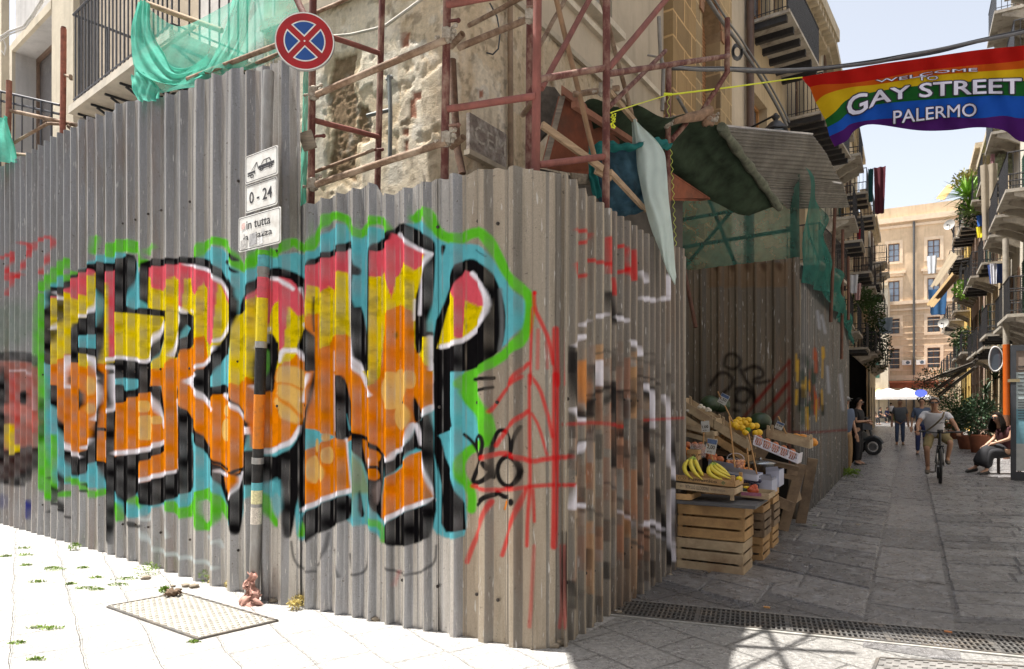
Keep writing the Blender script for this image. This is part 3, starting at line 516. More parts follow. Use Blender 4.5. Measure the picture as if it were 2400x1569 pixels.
stroke([(28, 1000), (30, 1060), (45, 1050)], 16, C_YEL, 3); stroke([(25, 960), (60, 960), (85, 990)], 26, lin((190, 120, 110)), 5, 1, .7); W([(30, 870), (80, 868), (84, 960)], 4, op=.5); RD([(38, 880), (42, 1000)], 14, op=.5); RD([(78, 880), (82, 1010)], 10, op=.5)
poly([(-30, 720), (80, 700), (95, 800), (-30, 830)], lin((70, 110, 80)), 14, 1, .35); poly([(62, 1170), (76, 1172), (75, 1218), (64, 1212)], lin((50, 55, 120)), 3); ell(14, 1175, 8, 18, lin((50, 55, 120)), 5, .7); KS([(118, 1120), (135, 1160), (118, 1200)], 6, op=.9); KS([(140, 1100), (150, 1140), (138, 1160), (150, 1200)], 6); KS([(130, 1180), (165, 1215)], 4); KS([(200, 1135), (215, 1155), (196, 1150)], 6, op=.8)
# white and grey scribbles low down
wl = lin((200, 212, 215)); ws = lambda p, w, op=.75: stroke(p, w, wl, 3, 2, op)
ws(R2((940, 1190), (960, 1300), (1020, 1330), (1060, 1200)), 7); ws(R2((1130, 1190), (1180, 1330), (1205, 1470)), 7); ws(R2((940, 1400), (1000, 1500), (1100, 1600), (1280, 1640), (1500, 1690), (1640, 1750)), 10); KS(R2((855, 1340), (890, 1385), (960, 1370)), 8, op=.85); ws(R4((240, 1470), (290, 1530), (340, 1500), (360, 1560)), 8)
gs = lambda p, w, op=.7: stroke(p, w, lin((45, 45, 48)), 1.8, 2, op)
gs([(685, 1270), (690, 1310), (710, 1335), (738, 1340)], 6); gs([(770, 1250), (765, 1300), (745, 1325)], 5); gs([(785, 1290), (800, 1350)], 5); gs([(820, 1300), (828, 1350), (860, 1340), (865, 1280)], 6); gs([(905, 1325), (935, 1345), (985, 1345), (1020, 1320), (1022, 1280)], 6); stroke([(925, 1370), (935, 1340)], 8, C_RED, 4, 1, .3)
# right hand panel: red tag, blurred orange, black and white letters
for p in ([(1342, 540), (1375, 545), (1372, 565), (1358, 570)], [(1342, 620), (1345, 650), (1372, 645)], [(1372, 610), (1420, 620)], [(1420, 560), (1422, 640)], [(1440, 580), (1460, 575), (1455, 620), (1470, 650)], [(1475, 590), (1478, 655)], [(1440, 640), (1470, 630)], [(1425, 655), (1430, 690)]): RD(p, 9, op=.75)
bo = lin((170, 96, 50)); bk = lin((35, 33, 34))
rr_ = random.Random(12)
for x in range(1342, 1515, 8):               # orange and sand coloured spray left in the grooves only
    t0 = 780+abs(x-1420)*.5; 
    for k in range(5):
        y = rr_.uniform(t0, 1280); stroke([(x+rr_.uniform(-3, 3), y), (x+rr_.uniform(-3, 3), y+rr_.uniform(30, 170))], rr_.uniform(4, 9), (lin((182, 104, 50)), lin((205, 150, 90)), lin((150, 82, 44)), lin((120, 84, 60)))[rr_.randrange(4)], 3, 1, rr_.uniform(.12, .5))
for x in range(1336, 1580, 8):
    for k in range(4):
        y = rr_.uniform(800, 1400); stroke([(x, y), (x+rr_.uniform(-6, 6), y+rr_.uniform(10, 70))], rr_.uniform(3, 9), (bk, bk, lin((70, 66, 62)), lin((150, 148, 145)))[rr_.randrange(4)], 2.5, 1, rr_.uniform(.3, .8))
for k in range(16):
    x = rr_.uniform(1345, 1520); y = rr_.uniform(780, 1320); stroke([(x, y), (x+rr_.uniform(15, 60), y+rr_.uniform(-30, 30)), (x+rr_.uniform(20, 70), y+rr_.uniform(10, 70))], rr_.uniform(4, 9), (bk, C_WHITE, lin((90, 84, 78)))[rr_.randrange(3)], 2.5, 1, rr_.uniform(.4, .85))
for p in ([(1340, 830), (1338, 900), (1350, 970), (1372, 985), (1378, 940)], [(1420, 690), (1430, 760), (1440, 740)], [(1385, 860), (1392, 940), (1388, 1030)], [(1428, 900), (1435, 1000), (1430, 1090)], [(1450, 920), (1460, 960), (1448, 1020)], [(1345, 1110), (1350, 1050), (1370, 1030)], [(1322, 1250), (1318, 1350), (1325, 1440)], [(1500, 900), (1520, 960), (1500, 1020), (1520, 1080)], [(1530, 1150), (1545, 1230), (1560, 1320)], [(1560, 1000), (1575, 1100), (1570, 1200)]): stroke(p, 13, bk, 4, 1, .9)
for p in ([(1343, 810), (1355, 790), (1365, 790)], [(1362, 762), (1372, 752)], [(1400, 742), (1412, 738)], [(1436, 744), (1458, 752)], [(1340, 960), (1350, 985), (1365, 985)], [(1470, 800), (1485, 810), (1492, 830)], [(1505, 905), (1520, 925), (1525, 1000)], [(1345, 1140), (1338, 1190)], [(1352, 1060), (1362, 1040)], [(1400, 850), (1402, 900)], [(1498, 700), (1506, 702)], [(1518, 704), (1526, 706)], [(1540, 702), (1556, 700)], [(1345, 1185), (1365, 1185)], [(1498, 640), (1502, 660)], [(1556, 650), (1560, 690)], [(1550, 930), (1562, 990), (1560, 1080), (1575, 1120)], [(1500, 1230), (1520, 1220), (1540, 1240)], [(1565, 1150), (1560, 1260), (1570, 1310)]): stroke(p, 11, C_WHITE, 3, 1, .9)
pass; poly([(1350, 850), (1370, 840), (1380, 930), (1360, 970)], lin((200, 130, 70)), 4, 1, .9)
RD([(1320, 995), (1400, 990), (1450, 1000)], 9, op=.5); RD([(1500, 985), (1590, 980)], 6, op=.5)
# the enclosure behind the fruit stall
RF = reg(1560, 440, 3.111); RG = reg(1720, 900, 4.86); fb = lin((30, 27, 26)); dr = lin((120, 35, 30))
fs_ = lambda p, w, c=None, op=.8: stroke(p, w, fb if c is None else c, 3, 2, op)
for x in range(5): poly([(1660+x*38, 617), (1695+x*38, 616), (1695+x*38, 672), (1660+x*38, 676)], lin((120, 95, 70)), 3, 0, .6); poly([(1670+x*37, 617), (1686+x*37, 617), (1684+x*37, 640), (1674+x*37, 632)], lin((62, 42, 32)), 4, 1, .7)
fs_(RF((430, 1290), (440, 1220), (500, 1210), (550, 1250), (540, 1310), (480, 1330), (430, 1300)), 8); fs_(RF((330, 1440), (380, 1360), (440, 1345), (490, 1390), (480, 1450), (420, 1500)), 9); fs_(RF((550, 1330), (580, 1400), (640, 1470), (660, 1560)), 9); fs_(RF((580, 1330), (640, 1300), (700, 1320), (720, 1380), (640, 1400), (660, 1430), (760, 1410)), 9); fs_(RF((520, 1560), (520, 1490), (580, 1460), (640, 1500), (650, 1560)), 9); fs_(RG((30, 60), (80, 40), (170, 60), (190, 150), (120, 230), (40, 190)), 8); fs_(RG((0, 300), (60, 310)), 8)
for p in (RG((110, 390), (240, 240), (410, 20)), RG((310, 350), (420, 230)), RG((460, 190), (600, 10)), RG((450, 400), (540, 290), (640, 160)), RF((670, 1556), (900, 1275)), RF((800, 1556), (900, 1420)), [(1850, 845), (1850, 1100)]): fs_(p, 8, dr, .65)
for i in range(46):
    r_ = random.Random(i); x = r_.uniform(1866, 1926); y = r_.uniform(815, 960); stroke([(x, y), (x+r_.uniform(-2, 2), y+r_.uniform(15, 50))], r_.uniform(3, 9), lin([(190, 150, 40), (70, 85, 70), (60, 70, 62), (45, 45, 45), (165, 80, 45)][r_.randrange(5)]), 2, 1, .7)
for p in ([(1912, 730), (1916, 770)], [(1922, 740), (1930, 780)], [(1935, 860), (1938, 920)], [(1965, 880), (1972, 960)]): stroke(p, 6, lin((170, 175, 190)), 3, 1, .6)
stroke([(1860, 1012), (1900, 1014), (1950, 1010), (1980, 1008)], 5, dr, 2, 1, .6)
def sample(px, py):
    x = np.clip(px-OX, 0, CW-1.01); y = np.clip(py-OY, 0, CH-1.01); x0 = x.astype(int); y0 = y.astype(int); fx = (x-x0)[:, None]; fy = (y-y0)[:, None]
    g = lambda a, b_: CAN[np.minimum(a, CH-1), np.minimum(b_, CW-1)]
    return (g(y0, x0)*(1-fx)+g(y0, x0+1)*fx)*(1-fy)+(g(y0+1, x0)*(1-fx)+g(y0+1, x0+1)*fx)*fy
# ---------------- corrugated hoarding ----------------
def steel_mat(name, base, tint, rustamt, metal=.62, rough=.40):
    m, t, p = nodes(name)
    n1 = noise(t, 70, 6, .8); n2 = noise(t, 4, 6, .6, sc=(1, 1, .12)); n3 = noise(t, 1.7, 8, .7, sc=(1.6, 1.6, .3)); n4 = noise(t, 300, 2, .5)
    c = ramp(t, n1, [(.3, tuple(x*.72 for x in base)), (.7, tuple(x*1.25 for x in base))])
    c = mixc(t, ramp(t, n2, [(.35, (0, 0, 0)), (.65, (.85,)*3)]), c, (*tint, 1))
    c = mixc(t, .5, c, ramp(t, n4, [(.35, tuple(x*.6 for x in base)), (.65, tuple(x*1.5 for x in base))]))
    c = mixc(t, 1.0, c, ramp(t, noise(t, 6, 8, .75, sc=(1.6, 1.6, .10)), [(.34, (.72, .70, .66)), (.5, (1, .99, .98)), (.7, (1.08, 1.08, 1.08))]), 'MULTIPLY')
    du = t.nodes.new('ShaderNodeAttribute'); du.attribute_name = 'dust_shade'; c = mixc(t, 1.0, c, ramp(t, du.outputs['Fac'], [(0, (.62, .64, .68)), (1, (1.12, 1.08, 1.02))]), 'MULTIPLY')  # dusty faces lightened, rib flanks darkened: shade put into the steel colour
    c = mixc(t, ramp(t, noise(t, 38, 3, .5), [(.68, (0, 0, 0)), (.72, (.7,)*3)]), c, (.10, .085, .07, 1)); c = mixc(t, ramp(t, noise(t, 60, 2, .5, sc=(1, 1, .12)), [(.66, (0, 0, 0)), (.72, (.55,)*3)]), c, (.62, .61, .59, 1))
    rf = ramp(t, n3, [(.52, (0, 0, 0)), (.72, (rustamt,)*3)])
    c = mixc(t, rf, c, (.21, .12, .065, 1))
    a = t.nodes.new('ShaderNodeAttribute'); a.attribute_name = 'paint'
    g = t.nodes.new('ShaderNodeMath'); g.operation = 'MULTIPLY'; wv = ramp(t, noise(t, 55, 6, .75, sc=(1, 1, .5)), [(.22, (.8,)*3), (.36, (1,)*3)])
    t.links.new(a.outputs['Alpha'], g.inputs[0]); t.links.new(wv, g.inputs[1])
    gr = mixc(t, 1.0, a.outputs['Color'], ramp(t, noise(t, 9, 7, .7), [(.3, (.84,)*3), (.6, (1.0,)*3)]), 'MULTIPLY')
    c = mixc(t, g.outputs[0], c, gr); t.links.new(c, p.inputs['Base Color'])
    mm = t.nodes.new('ShaderNodeMath'); mm.operation = 'MULTIPLY_ADD'; t.links.new(g.outputs[0], mm.inputs[0]); mm.inputs[1].default_value = -metal; mm.inputs[2].default_value = metal; t.links.new(mm.outputs[0], p.inputs['Metallic'])
    r = ramp(t, n1, [(.3, (rough-.1,)*3), (.7, (rough+.12,)*3)]); r = mixc(t, g.outputs[0], r, (.8, .8, .8, 1)); t.links.new(r, p.inputs['Roughness'])
    sp = t.nodes.new('ShaderNodeMath'); sp.operation = 'MULTIPLY_ADD'; t.links.new(g.outputs[0], sp.inputs[0]); sp.inputs[1].default_value = -.37; sp.inputs[2].default_value = .4; t.links.new(sp.outputs[0], p.inputs['Specular IOR Level'])
    bump(t, noise(t, 14, 5, .6, sc=(1, 1, .5)), .12, .01, p)
    return m
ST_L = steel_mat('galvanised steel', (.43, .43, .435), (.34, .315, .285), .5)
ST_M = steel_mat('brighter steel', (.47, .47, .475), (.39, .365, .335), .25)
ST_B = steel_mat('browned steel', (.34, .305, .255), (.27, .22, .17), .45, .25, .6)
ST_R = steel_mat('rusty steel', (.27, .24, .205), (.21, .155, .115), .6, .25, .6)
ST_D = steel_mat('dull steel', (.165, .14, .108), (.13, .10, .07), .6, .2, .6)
def profile(L, pitch, depth, ph=0, flank=.16, ridge=.26, rib=True, step=.011):
    """u, offset, is-flank samples of a trapezoid sheet"""
    us = []
    u = -ph*pitch; flank = .013/pitch
    while u < L+pitch:
        b0, b1, b2, b3 = u+pitch*(1-ridge-2*flank), u+pitch*(1-ridge-flank), u+pitch*(1-flank), u+pitch
        lp = min(.009, (b2-b1)*.25); us += [(u, 0, 0), (u+lp*.6, -.0015, 0), (b0, 0, 0), (b1, depth-lp*.75, 0), (b1+lp, depth, 0), (b2-lp-min(.018, (b2-b1)*.3), depth, 0), (b2-min(.018, (b2-b1)*.3), depth-lp*.75, 0)]
        if rib:
            a = u+(b0-u)*.5; us += [(a-.008, 0, 0), (a-.004, .004, 0), (a+.004, .004, 0), (a+.008, 0, 0)]
        u += pitch
    us.sort()
    out = []
    for i in range(len(us)-1):
        (a, wa, _), (b_, wb, _) = us[i], us[i+1]
        n = max(1, int(math.ceil((b_-a)/step)))
        for k in range(n):
            f = k/n; uu = a+(b_-a)*f
            if 0 <= uu <= L: out.append((uu, wa+(wb-wa)*f, (wb-wa)/max(b_-a, 1e-6)))
    if not out or out[0][0] > 1e-4: out.insert(0, (0, out[0][1] if out else 0, 0))
    if out[-1][0] < L-1e-4: out.append((L, out[-1][1], 0))
    return out
def sheet_mesh(name, P, d, n, L, ztop, mat, pitch, depth, parent, ph=0, lift=0, lean=0, paintP=None, seed=0, zrow=.011, z0=0, flank=.16, ridge=.26, step=.011, fl_paint=.3, rib=True, paint=True, snap=0):
    """one corrugated sheet standing on the line P + d*u; ztop(u) gives its upper edge"""
    if snap: pitch = (L-snap)/max(1, round((L-snap)/pitch))
    pr = profile(L, pitch, depth, ph, flank, ridge, rib, step); rnd = np.random.RandomState(seed)
    u = np.array([q[0] for q in pr]); wv = np.array([q[1] for q in pr]); fl = np.array([q[2] for q in pr])
    zt = np.array([ztop(x) for x in u]); nz = max(3, int((zt.max()-z0)/zrow)); tt = np.linspace(0, 1, nz)
    U, T = np.meshgrid(u, tt); Wv = np.repeat(wv[None], nz, 0); Z = z0+(zt[None]-z0)*T
    a1, a2, a3 = rnd.rand(3)*6
    q0 = P.x*d.x+P.y*d.y; UA = U+q0; b1 = .7; b2 = 2.1; b3 = 4.
    dent = .005*np.sin(UA*1.1+b1+Z*.8)+.0015*np.sin(Z*3.1+b2+UA*2)
    # crushed foot of the sheet
    ft = np.clip(1-Z/.35, 0, 1)**2*.008*np.sin(U*23+a1*3)
    Wt = Wv*(1+.05*np.sin(Z*2+a1))+dent+ft+lift+lean*Z
    Uo = U+.002*np.sin(Z*3+a2)
    X = P.x+d.x*Uo+n.x*Wt; Y = P.y+d.y*Uo+n.y*Wt
    vs = np.stack([X, Y, Z], -1).reshape(-1, 3)
    nu = len(u); idx = np.arange(nz*nu).reshape(nz, nu)
    f = np.stack([idx[:-1, :-1], idx[:-1, 1:], idx[1:, 1:], idx[1:, :-1]], -1).reshape(-1, 4)
    if d.cross(Vector((0, 0, 1))).dot(n) < 0: f = f[:, ::-1]
    off = Vector((0, 0, 0)); q = parent
    while q is not None: off = off+q.location; q = q.parent
    vs = vs-np.array(off)
    me = bpy.data.meshes.new(name); me.vertices.add(len(vs)); me.vertices.foreach_set('co', vs.astype(np.float32).ravel())
    me.loops.add(len(f)*4); me.loops.foreach_set('vertex_index', f.astype(np.int32).ravel()); me.polygons.add(len(f))
    me.polygons.foreach_set('loop_start', np.arange(0, len(f)*4, 4, dtype=np.int32)); me.update(calc_edges=True)
    if paint:
        fx = P.x+d.x*U; fy = P.y+d.y*U     # where the flat plane of the fence is
        px = CX+fx/fy*F; py = HZ-(Z-CAMH)/fy*F
        c = sample(px.ravel(), py.ravel()).copy()
        A = c[:, 3].reshape(nz, nu); side = np.repeat((fl[None] < -.05), nz, 0); side2 = np.zeros_like(side); side2[:, 1:] |= side[:, :-1]; side |= side2
        nn = .5+.5*np.sin(Z*9+U*14+a1)*np.sin(Z*23+a2)
        A = np.where(side, A*np.clip(fl_paint+.32+.4*nn, 0, 1), A); c[:, 3] = A.ravel()
        at_ = me.attributes.new('paint', 'FLOAT_COLOR', 'POINT'); at_.data.foreach_set('color', c.astype(np.float32).ravel())
    dv = np.repeat((np.abs(fl)[None] < .05), nz, 0).astype(np.float32)*(.75+.25*np.sin(U*3+Z*2)); da = me.attributes.new('dust_shade', 'FLOAT', 'POINT'); da.data.foreach_set('value', dv.astype(np.float32).ravel())  # flat faces dusty and light, sloping flanks carry the painted shade
    me.materials.append(mat)
    o = bpy.data.objects.new(name, me); link(o, parent); return o
def pxtop(pts, P, d):
    """upper edge given as photo pixels -> height at distance u along the wall"""
    L = []
    for x, y in pts:
        q, t = hit(x, y, P, d); L.append((t, q.z))
    L.sort(); us = [a for a, _ in L]; zs = [b_ for _, b_ in L]
    return lambda u: float(np.interp(u, us, zs))
FB = gnd(640, 1409); FC = gnd(1250, 1523); FD = gnd(1318, 1514)
dL = (gnd(0, 1224)-FB).normalized(); nL = Vector((-dL.y, dL.x, 0)); nL = nL if nL.y < 0 else -nL
dM = (FC-FB).normalized(); nM = Vector((dM.y, -dM.x, 0)); nM = nM if nM.y < 0 else -nM
# left stretch runs from its far left end towards the kink
PL = FB+dL*7.6; dl = -dL
LT = [(-200, 480), (-60, 430), (0, 400), (47, 374), (83, 356), (140, 321), (180, 306), (201, 289), (230, 281), (259, 272), (288, 247), (324, 240), (378, 229), (450, 214), (486, 189), (572, 166), (640, 150), (760, 120)]
ztL = pxtop(LT, PL, dl); _, kx = hit(640, 900, PL, dl)
TL = thing('corrugated_fence', 'tall grey corrugated metal hoarding at the left with first half of bubble letter graffiti', 'metal fence', PL, 'corrugated hoarding round the building site')
def uof(px, P, d): return hit(px, 900, P, d)[1]
edges = [(uof(-230, PL, dl), .19, .045, ST_L), (uof(-75, PL, dl), .19, .045, ST_L), (uof(60, PL, dl), .20, .045, ST_L), (uof(180, PL, dl), .205, .045, ST_L), (uof(288, PL, dl), .26, .048, ST_L), (uof(440, PL, dl), .29, .048, ST_M), (uof(560, PL, dl), .29, .048, ST_L)]
rnd = random.Random(5)
for i, (u0, pt, dp, mt) in enumerate(edges):
    u1 = edges[i+1][0]+.06 if i+1 < len(edges) else kx+.02
    dz = rnd.uniform(-.03, .03)
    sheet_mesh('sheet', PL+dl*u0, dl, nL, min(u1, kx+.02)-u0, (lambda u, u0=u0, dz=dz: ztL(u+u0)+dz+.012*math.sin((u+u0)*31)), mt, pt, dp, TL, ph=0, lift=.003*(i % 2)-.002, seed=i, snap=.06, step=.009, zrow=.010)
# short tall piece past the kink, then the middle stretch to the corner
uK = uof(706, FB, dM); ztK = pxtop([(600, 150), (640, 150), (668, 146), (720, 150)], FB, dM)
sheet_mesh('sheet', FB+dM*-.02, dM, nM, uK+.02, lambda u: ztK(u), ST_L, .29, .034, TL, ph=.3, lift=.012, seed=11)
TM = thing('corrugated_fence', 'lower grey corrugated hoarding with second half of bubble letters, in front of the scaffold', 'metal fence', FB, 'corrugated hoarding round the building site')
MT = [(690, 482), (727, 478), (760, 467), (797, 455), (837, 443), (878, 430), (882, 431), (898, 461), (902, 460), (931, 453), (964, 440), (1017, 424), (1084, 411), (1120, 402), (1161, 398), (1241, 394), (1300, 399)]
ztM = pxtop(MT, FB, dM)
ed = [(uof(700, FB, dM), .152, .048, ST_M, 0), (uof(882, FB, dM), .152, .048, ST_M, 0), (uof(1012, FB, dM), .20, .048, ST_M, 0), (uof(1084, FB, dM), .24, .042, ST_B, .25), (uof(1180, FB, dM), .27, .042, ST_B, .5)]
LM = (FC-FB).length
for i, (u0, pt, dp, mt, ph) in enumerate(ed):
    u1 = ed[i+1][0]+.05 if i+1 < len(ed) else LM
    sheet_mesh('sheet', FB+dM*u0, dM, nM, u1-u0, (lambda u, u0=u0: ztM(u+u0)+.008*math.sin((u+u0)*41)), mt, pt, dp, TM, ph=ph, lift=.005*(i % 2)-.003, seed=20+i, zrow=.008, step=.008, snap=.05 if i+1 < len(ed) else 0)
dF = (FD-FC).normalized(); nF = Vector((dF.y, -dF.x, 0))
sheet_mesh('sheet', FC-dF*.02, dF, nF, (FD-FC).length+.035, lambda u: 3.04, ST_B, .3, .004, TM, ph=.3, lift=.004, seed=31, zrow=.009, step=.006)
# right stretch, along the street
TR = thing('corrugated_fence', 'brown grey corrugated metal hoarding with blurred orange and black letters, right of the corner', 'metal fence', FD, 'corrugated hoarding round the building site')
RT = [(1297, 400), (1314, 408), (1340, 424), (1341, 440), (1360, 443), (1362, 458), (1380, 461), (1400, 476), (1434, 501), (1454, 513), (1505, 548), (1547, 571), (1600, 586)]
ztR = pxtop(RT, FD, DS); LR = uof(1594, FD, DS)
er = [-.035, .74, 1.5]; mts = (ST_B, ST_R, ST_R)
for i, u0 in enumerate(er):
    u1 = er[i+1]+.04 if i+1 < 3 else LR
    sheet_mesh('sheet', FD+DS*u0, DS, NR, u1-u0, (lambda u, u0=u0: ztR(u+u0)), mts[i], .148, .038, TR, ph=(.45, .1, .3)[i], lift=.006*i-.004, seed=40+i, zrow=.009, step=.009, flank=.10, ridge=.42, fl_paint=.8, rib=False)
qe = FD+DS*LR
b = MB(); b.box(qe+DS*.002, DS*.06, NR*.04, (0, 0, 3.0)); b.build('end_post', M('end rail', (.26, .24, .21), .6, .3, .3, 20), TR)
b = MB(); b.box(qe+DS*.07-NR*2.2, DS*.02, NR*2.2, (0, 0, 2.85)); b.build('return_sheet', ST_D, TR)

scr = M('screw heads', (.05, .04, .035), .6, .4, .3, 30, 0)
def screws(P, d, n, L, pitch, zs, parent, w):
    m = MB(); u = pitch*.38
    while u < L:
        for z in zs:
            c = P+d*(u+random.uniform(-.01, .01))+n*w+Vector((0, 0, z+random.uniform(-.02, .02))); m.tube([c-n*.01, c+n*.008], .007, 6); m.tube([c-n*.004, c+n*.0025], .012, 8)
        u += pitch*random.choice([1, 2, 2, 3])
    o = m.build('screws', scr, parent); o['kind'] = 'stuff'
screws(PL, dl, nL, kx, .26, (.35, 1.9, 3.4), TL, .008); screws(FB, dM, nM, LM, .152, (.3, 1.55, 2.75), TM, .008); screws(FD, DS, NR, LR, .148, (.4, 1.6, 2.7), TR, .010)
# ---------------- scaffold ----------------
red_tube = M('red oxide tube', (.125, .033, .026), .75, 0, .35, 9, .3, 60, dirt=(.30, .2, .15), dirts=9, sc=(1, 1, .6))
brn_tube = M('rusty tube', (.19, .115, .07), .8, .0, .4, 10, .4, 60, dirt=(.34, .26, .19), dirts=5)
pink_tube = M('sun bleached red tube', (.23, .075, .06), .7, 0, .3, 9, .2, 60, dirt=(.15, .05, .035), dirts=4, sc=(1, 1, .4))
clampm = M('mortar caked clamp', (.40, .36, .30), .9, .1, .35, 20, .6, 50, dirt=(.2, .15, .11), dirts=12)
wood = M('old timber', (.36, .25, .155), .8, 0, .35, 6, .5, 40, sc=(1, 1, 8))
dwood = M('grey timber', (.24, .20, .155), .85, 0, .4, 6, .5, 40, sc=(1, 6, 6))
SCF = thing('scaffold', 'rusty red tube scaffold with mortar caked clamps around the crumbling corner building', 'scaffold', (0, 5, 0))
def wob(a, b_, n=5, k=.004):
    r = []
    for i in range(n):
        p = a.lerp(b_, i/(n-1)); r.append(p+Vector((random.uniform(-k, k), random.uniform(-k, k), 0)))
    return r
def pole(x0, y0, x1, y1, Y, r, mat, parent=SCF, name='pole', base=0., k=.003):
    a = at(x0, y0, Y); b_ = at(x1, y1, Y); d = (b_-a)/((b_-a).z); c = b_+d*(base-b_.z)
    m = MB(); m.tube(wob(a, c, 8, k), r, 14); m.build(name, mat, parent)
pole(738, -420, 729, 480, 5.42, .0285, red_tube); pole(905, -420, 884, 450, 6.0, .0275, red_tube)
pole(1056, -520, 1042, 415, 4.80, .0285, red_tube); pole(1243, -420, 1240, 395, 5.25, .0275, red_tube)
pole(1266, -620, 1256, 396, 4.62, .030, pink_tube); pole(1422, -420, 1420, 490, 5.12, .0285, red_tube)
pole(1567, 158, 1563, 560, 6.95, .0285, red_tube, base=2.9)
def bar(x0, y0, Y0, x1, y1, Y1, r, mat, name='ledger', parent=SCF, n=12):
    m = MB(); m.tube(wob(at(x0, y0, Y0), at(x1, y1, Y1), 6, .003), r, n); m.build(name, mat, parent)
bar(742, 222, 5.30, 1046, 93, 4.72, .0245, brn_tube); bar(742, 433, 5.30, 1046, 333, 4.72, .0245, brn_tube)
bar(1075, 112, 4.85, 1240, 44, 5.15, .024, brn_tube)
bar(1048, 256, 4.78, 1256, 226, 4.60, .024, pink_tube, 'rung'); bar(1048, 12, 4.78, 1215, -18, 4.60, .024, pink_tube, 'rung')
bar(740, 75, 5.42, 892, 126, 6.0, .022, pink_tube, 'rung'); bar(738, 283, 5.42, 890, 322, 6.0, .022, pink_tube, 'rung'); bar(735, 404, 5.5, 876, 352, 5.9, .014, brn_tube, 'rung'); bar(738, 32, 5.5, 830, -10, 5.9, .016, brn_tube, 'rung')
bar(1262, 187, 4.62, 1416, 160, 5.12, .024, red_tube, 'rung'); bar(1262, 387, 4.62, 1416, 368, 5.12, .024, pink_tube, 'rung'); bar(1424, 174, 5.12, 1708, 131, 7.4, .0245, red_tube, 'rung')
bar(1345, 222, 5.4, 1450, 207, 5.5, .024, brn_tube); bar(1225, 270, 5.2, 1246, 240, 4.9, .02, brn_tube, 'coupler_tube')
bar(1268, 208, 4.9, 1392, -20, 5.6, .022, pink_tube, 'brace'); bar(1426, 162, 5.15, 1570, -12, 5.9, .024, pink_tube, 'brace'); bar(1300, -20, 5.3, 1402, 405, 5.5, .021, M('stained timber pole', (.30, .18, .10), .7, 0, .3, 6, .3), 'prop'); bar(1400, -40, 5.4, 1484, 282, 6.2, .020, brn_tube, 'prop')
bar(1705, 44, 7.45, 1704, 172, 7.45, .03, red_tube, 'brace'); bar(1704, 170, 7.45, 1640, 270, 7.3, .028, red_tube, 'brace'); bar(1625, 268, 7.25, 1573, 330, 6.95, .028, red_tube, 'brace'); bar(1575, 288, 6.95, 1660, 262, 7.2, .027, brn_tube)
bar(690, -10, 5.5, 728, 62, 5.4, .026, red_tube, 'brace'); bar(1100, 60, 5.9, 1236, -12, 5.3, .02, brn_tube, 'ledger'); bar(1240, 150, 5.3, 1330, -10, 5.8, .018, brn_tube, 'brace'); bar(1428, 250, 5.3, 1560, 120, 6.6, .02, red_tube, 'brace')
def plank(a, b_, w, t, mat, parent, name='plank', up=Vector((0, 0, 1))):
    d = (b_-a); s_ = d.cross(up); s_ = s_.normalized()*w/2; u2 = s_.cross(d).normalized()*t/2
    m = MB(); m.box(a-s_-u2, d, s_*2, u2*2); return m.build(name, mat, parent)
plank(at(1270, 293, 4.75), at(1412, 396, 5.1), .025, .05, wood, SCF, 'lath'); plank(at(1430, 404, 5.1), at(1512, 492, 6.0), .025, .045, wood, SCF, 'lath'); plank(at(1428, 215, 5.3), at(1490, 287, 6.2), .03, .04, wood, SCF, 'lath'); plank(at(1345, 245, 5.5), at(1485, 335, 6.6), .05, .05, M('red timber', (.3, .13, .08), .8), SCF, 'lath')
plank(at(706, 335, 5.36), at(736, 325, 5.36), .03, .14, dwood, SCF, 'offcut'); plank(at(1395, 400, 5.1), at(1432, 420, 5.15), .03, .04, wood, SCF, 'lath')
# platform overhead at the corner
def board(s0, o0, s1, o1, z, w=.22):
    a = st(s0, o0, z); b_ = st(s1, o1, z); d = (b_-a).normalized(); n_ = Vector((d.y, -d.x, 0))*w
    m = MB(); m.box(a, b_-a, n_, (0, 0, .045)); m.build('deck_board', wood, SCF)
def clamp(x, y, Y, sc=1.0):
    c = at(x, y, Y); m = MB(); r = random.Random(int(x*7+y))
    m.cbox(c, (.030*sc, .004, 0), (0, .034*sc, 0), (0, .004, .038*sc)); m.ball(c+Vector((0, 0, .03)), .032*sc, 9, 6, (1, 1.1, .7), noise=.25); m.ball(c-Vector((.004, 0, .034)), .030*sc, 9, 6, (1.1, 1, .8), noise=.3)
    d = (at(x+30, y-8, Y)-c).normalized()
    for k in range(3):
        e = c+d*(.045+.01*k)+Vector((0, -.02, (k-1)*.035)); m.tube([c+Vector((0, 0, (k-1)*.03)), e], .009*sc, 7); m.ball(e, .016*sc, 7, 5, noise=.2)
    m.tube([c-d*.05, c-d*.085], .008, 6); m.ball(c-d*.075, .013, 6, 5)
    m.tube([c+d*.02, c+d*.07], .02*sc, 10)
    m.build('clamp', clampm, SCF)
for a in ((736, 218, 5.36), (734, 432, 5.36), (1047, 82, 4.74), (1046, 325, 4.74), (1240, 38, 5.12), (1563, 288, 6.9), (1668, 280, 7.2), (1413, 210, 5.3)): clamp(*a)
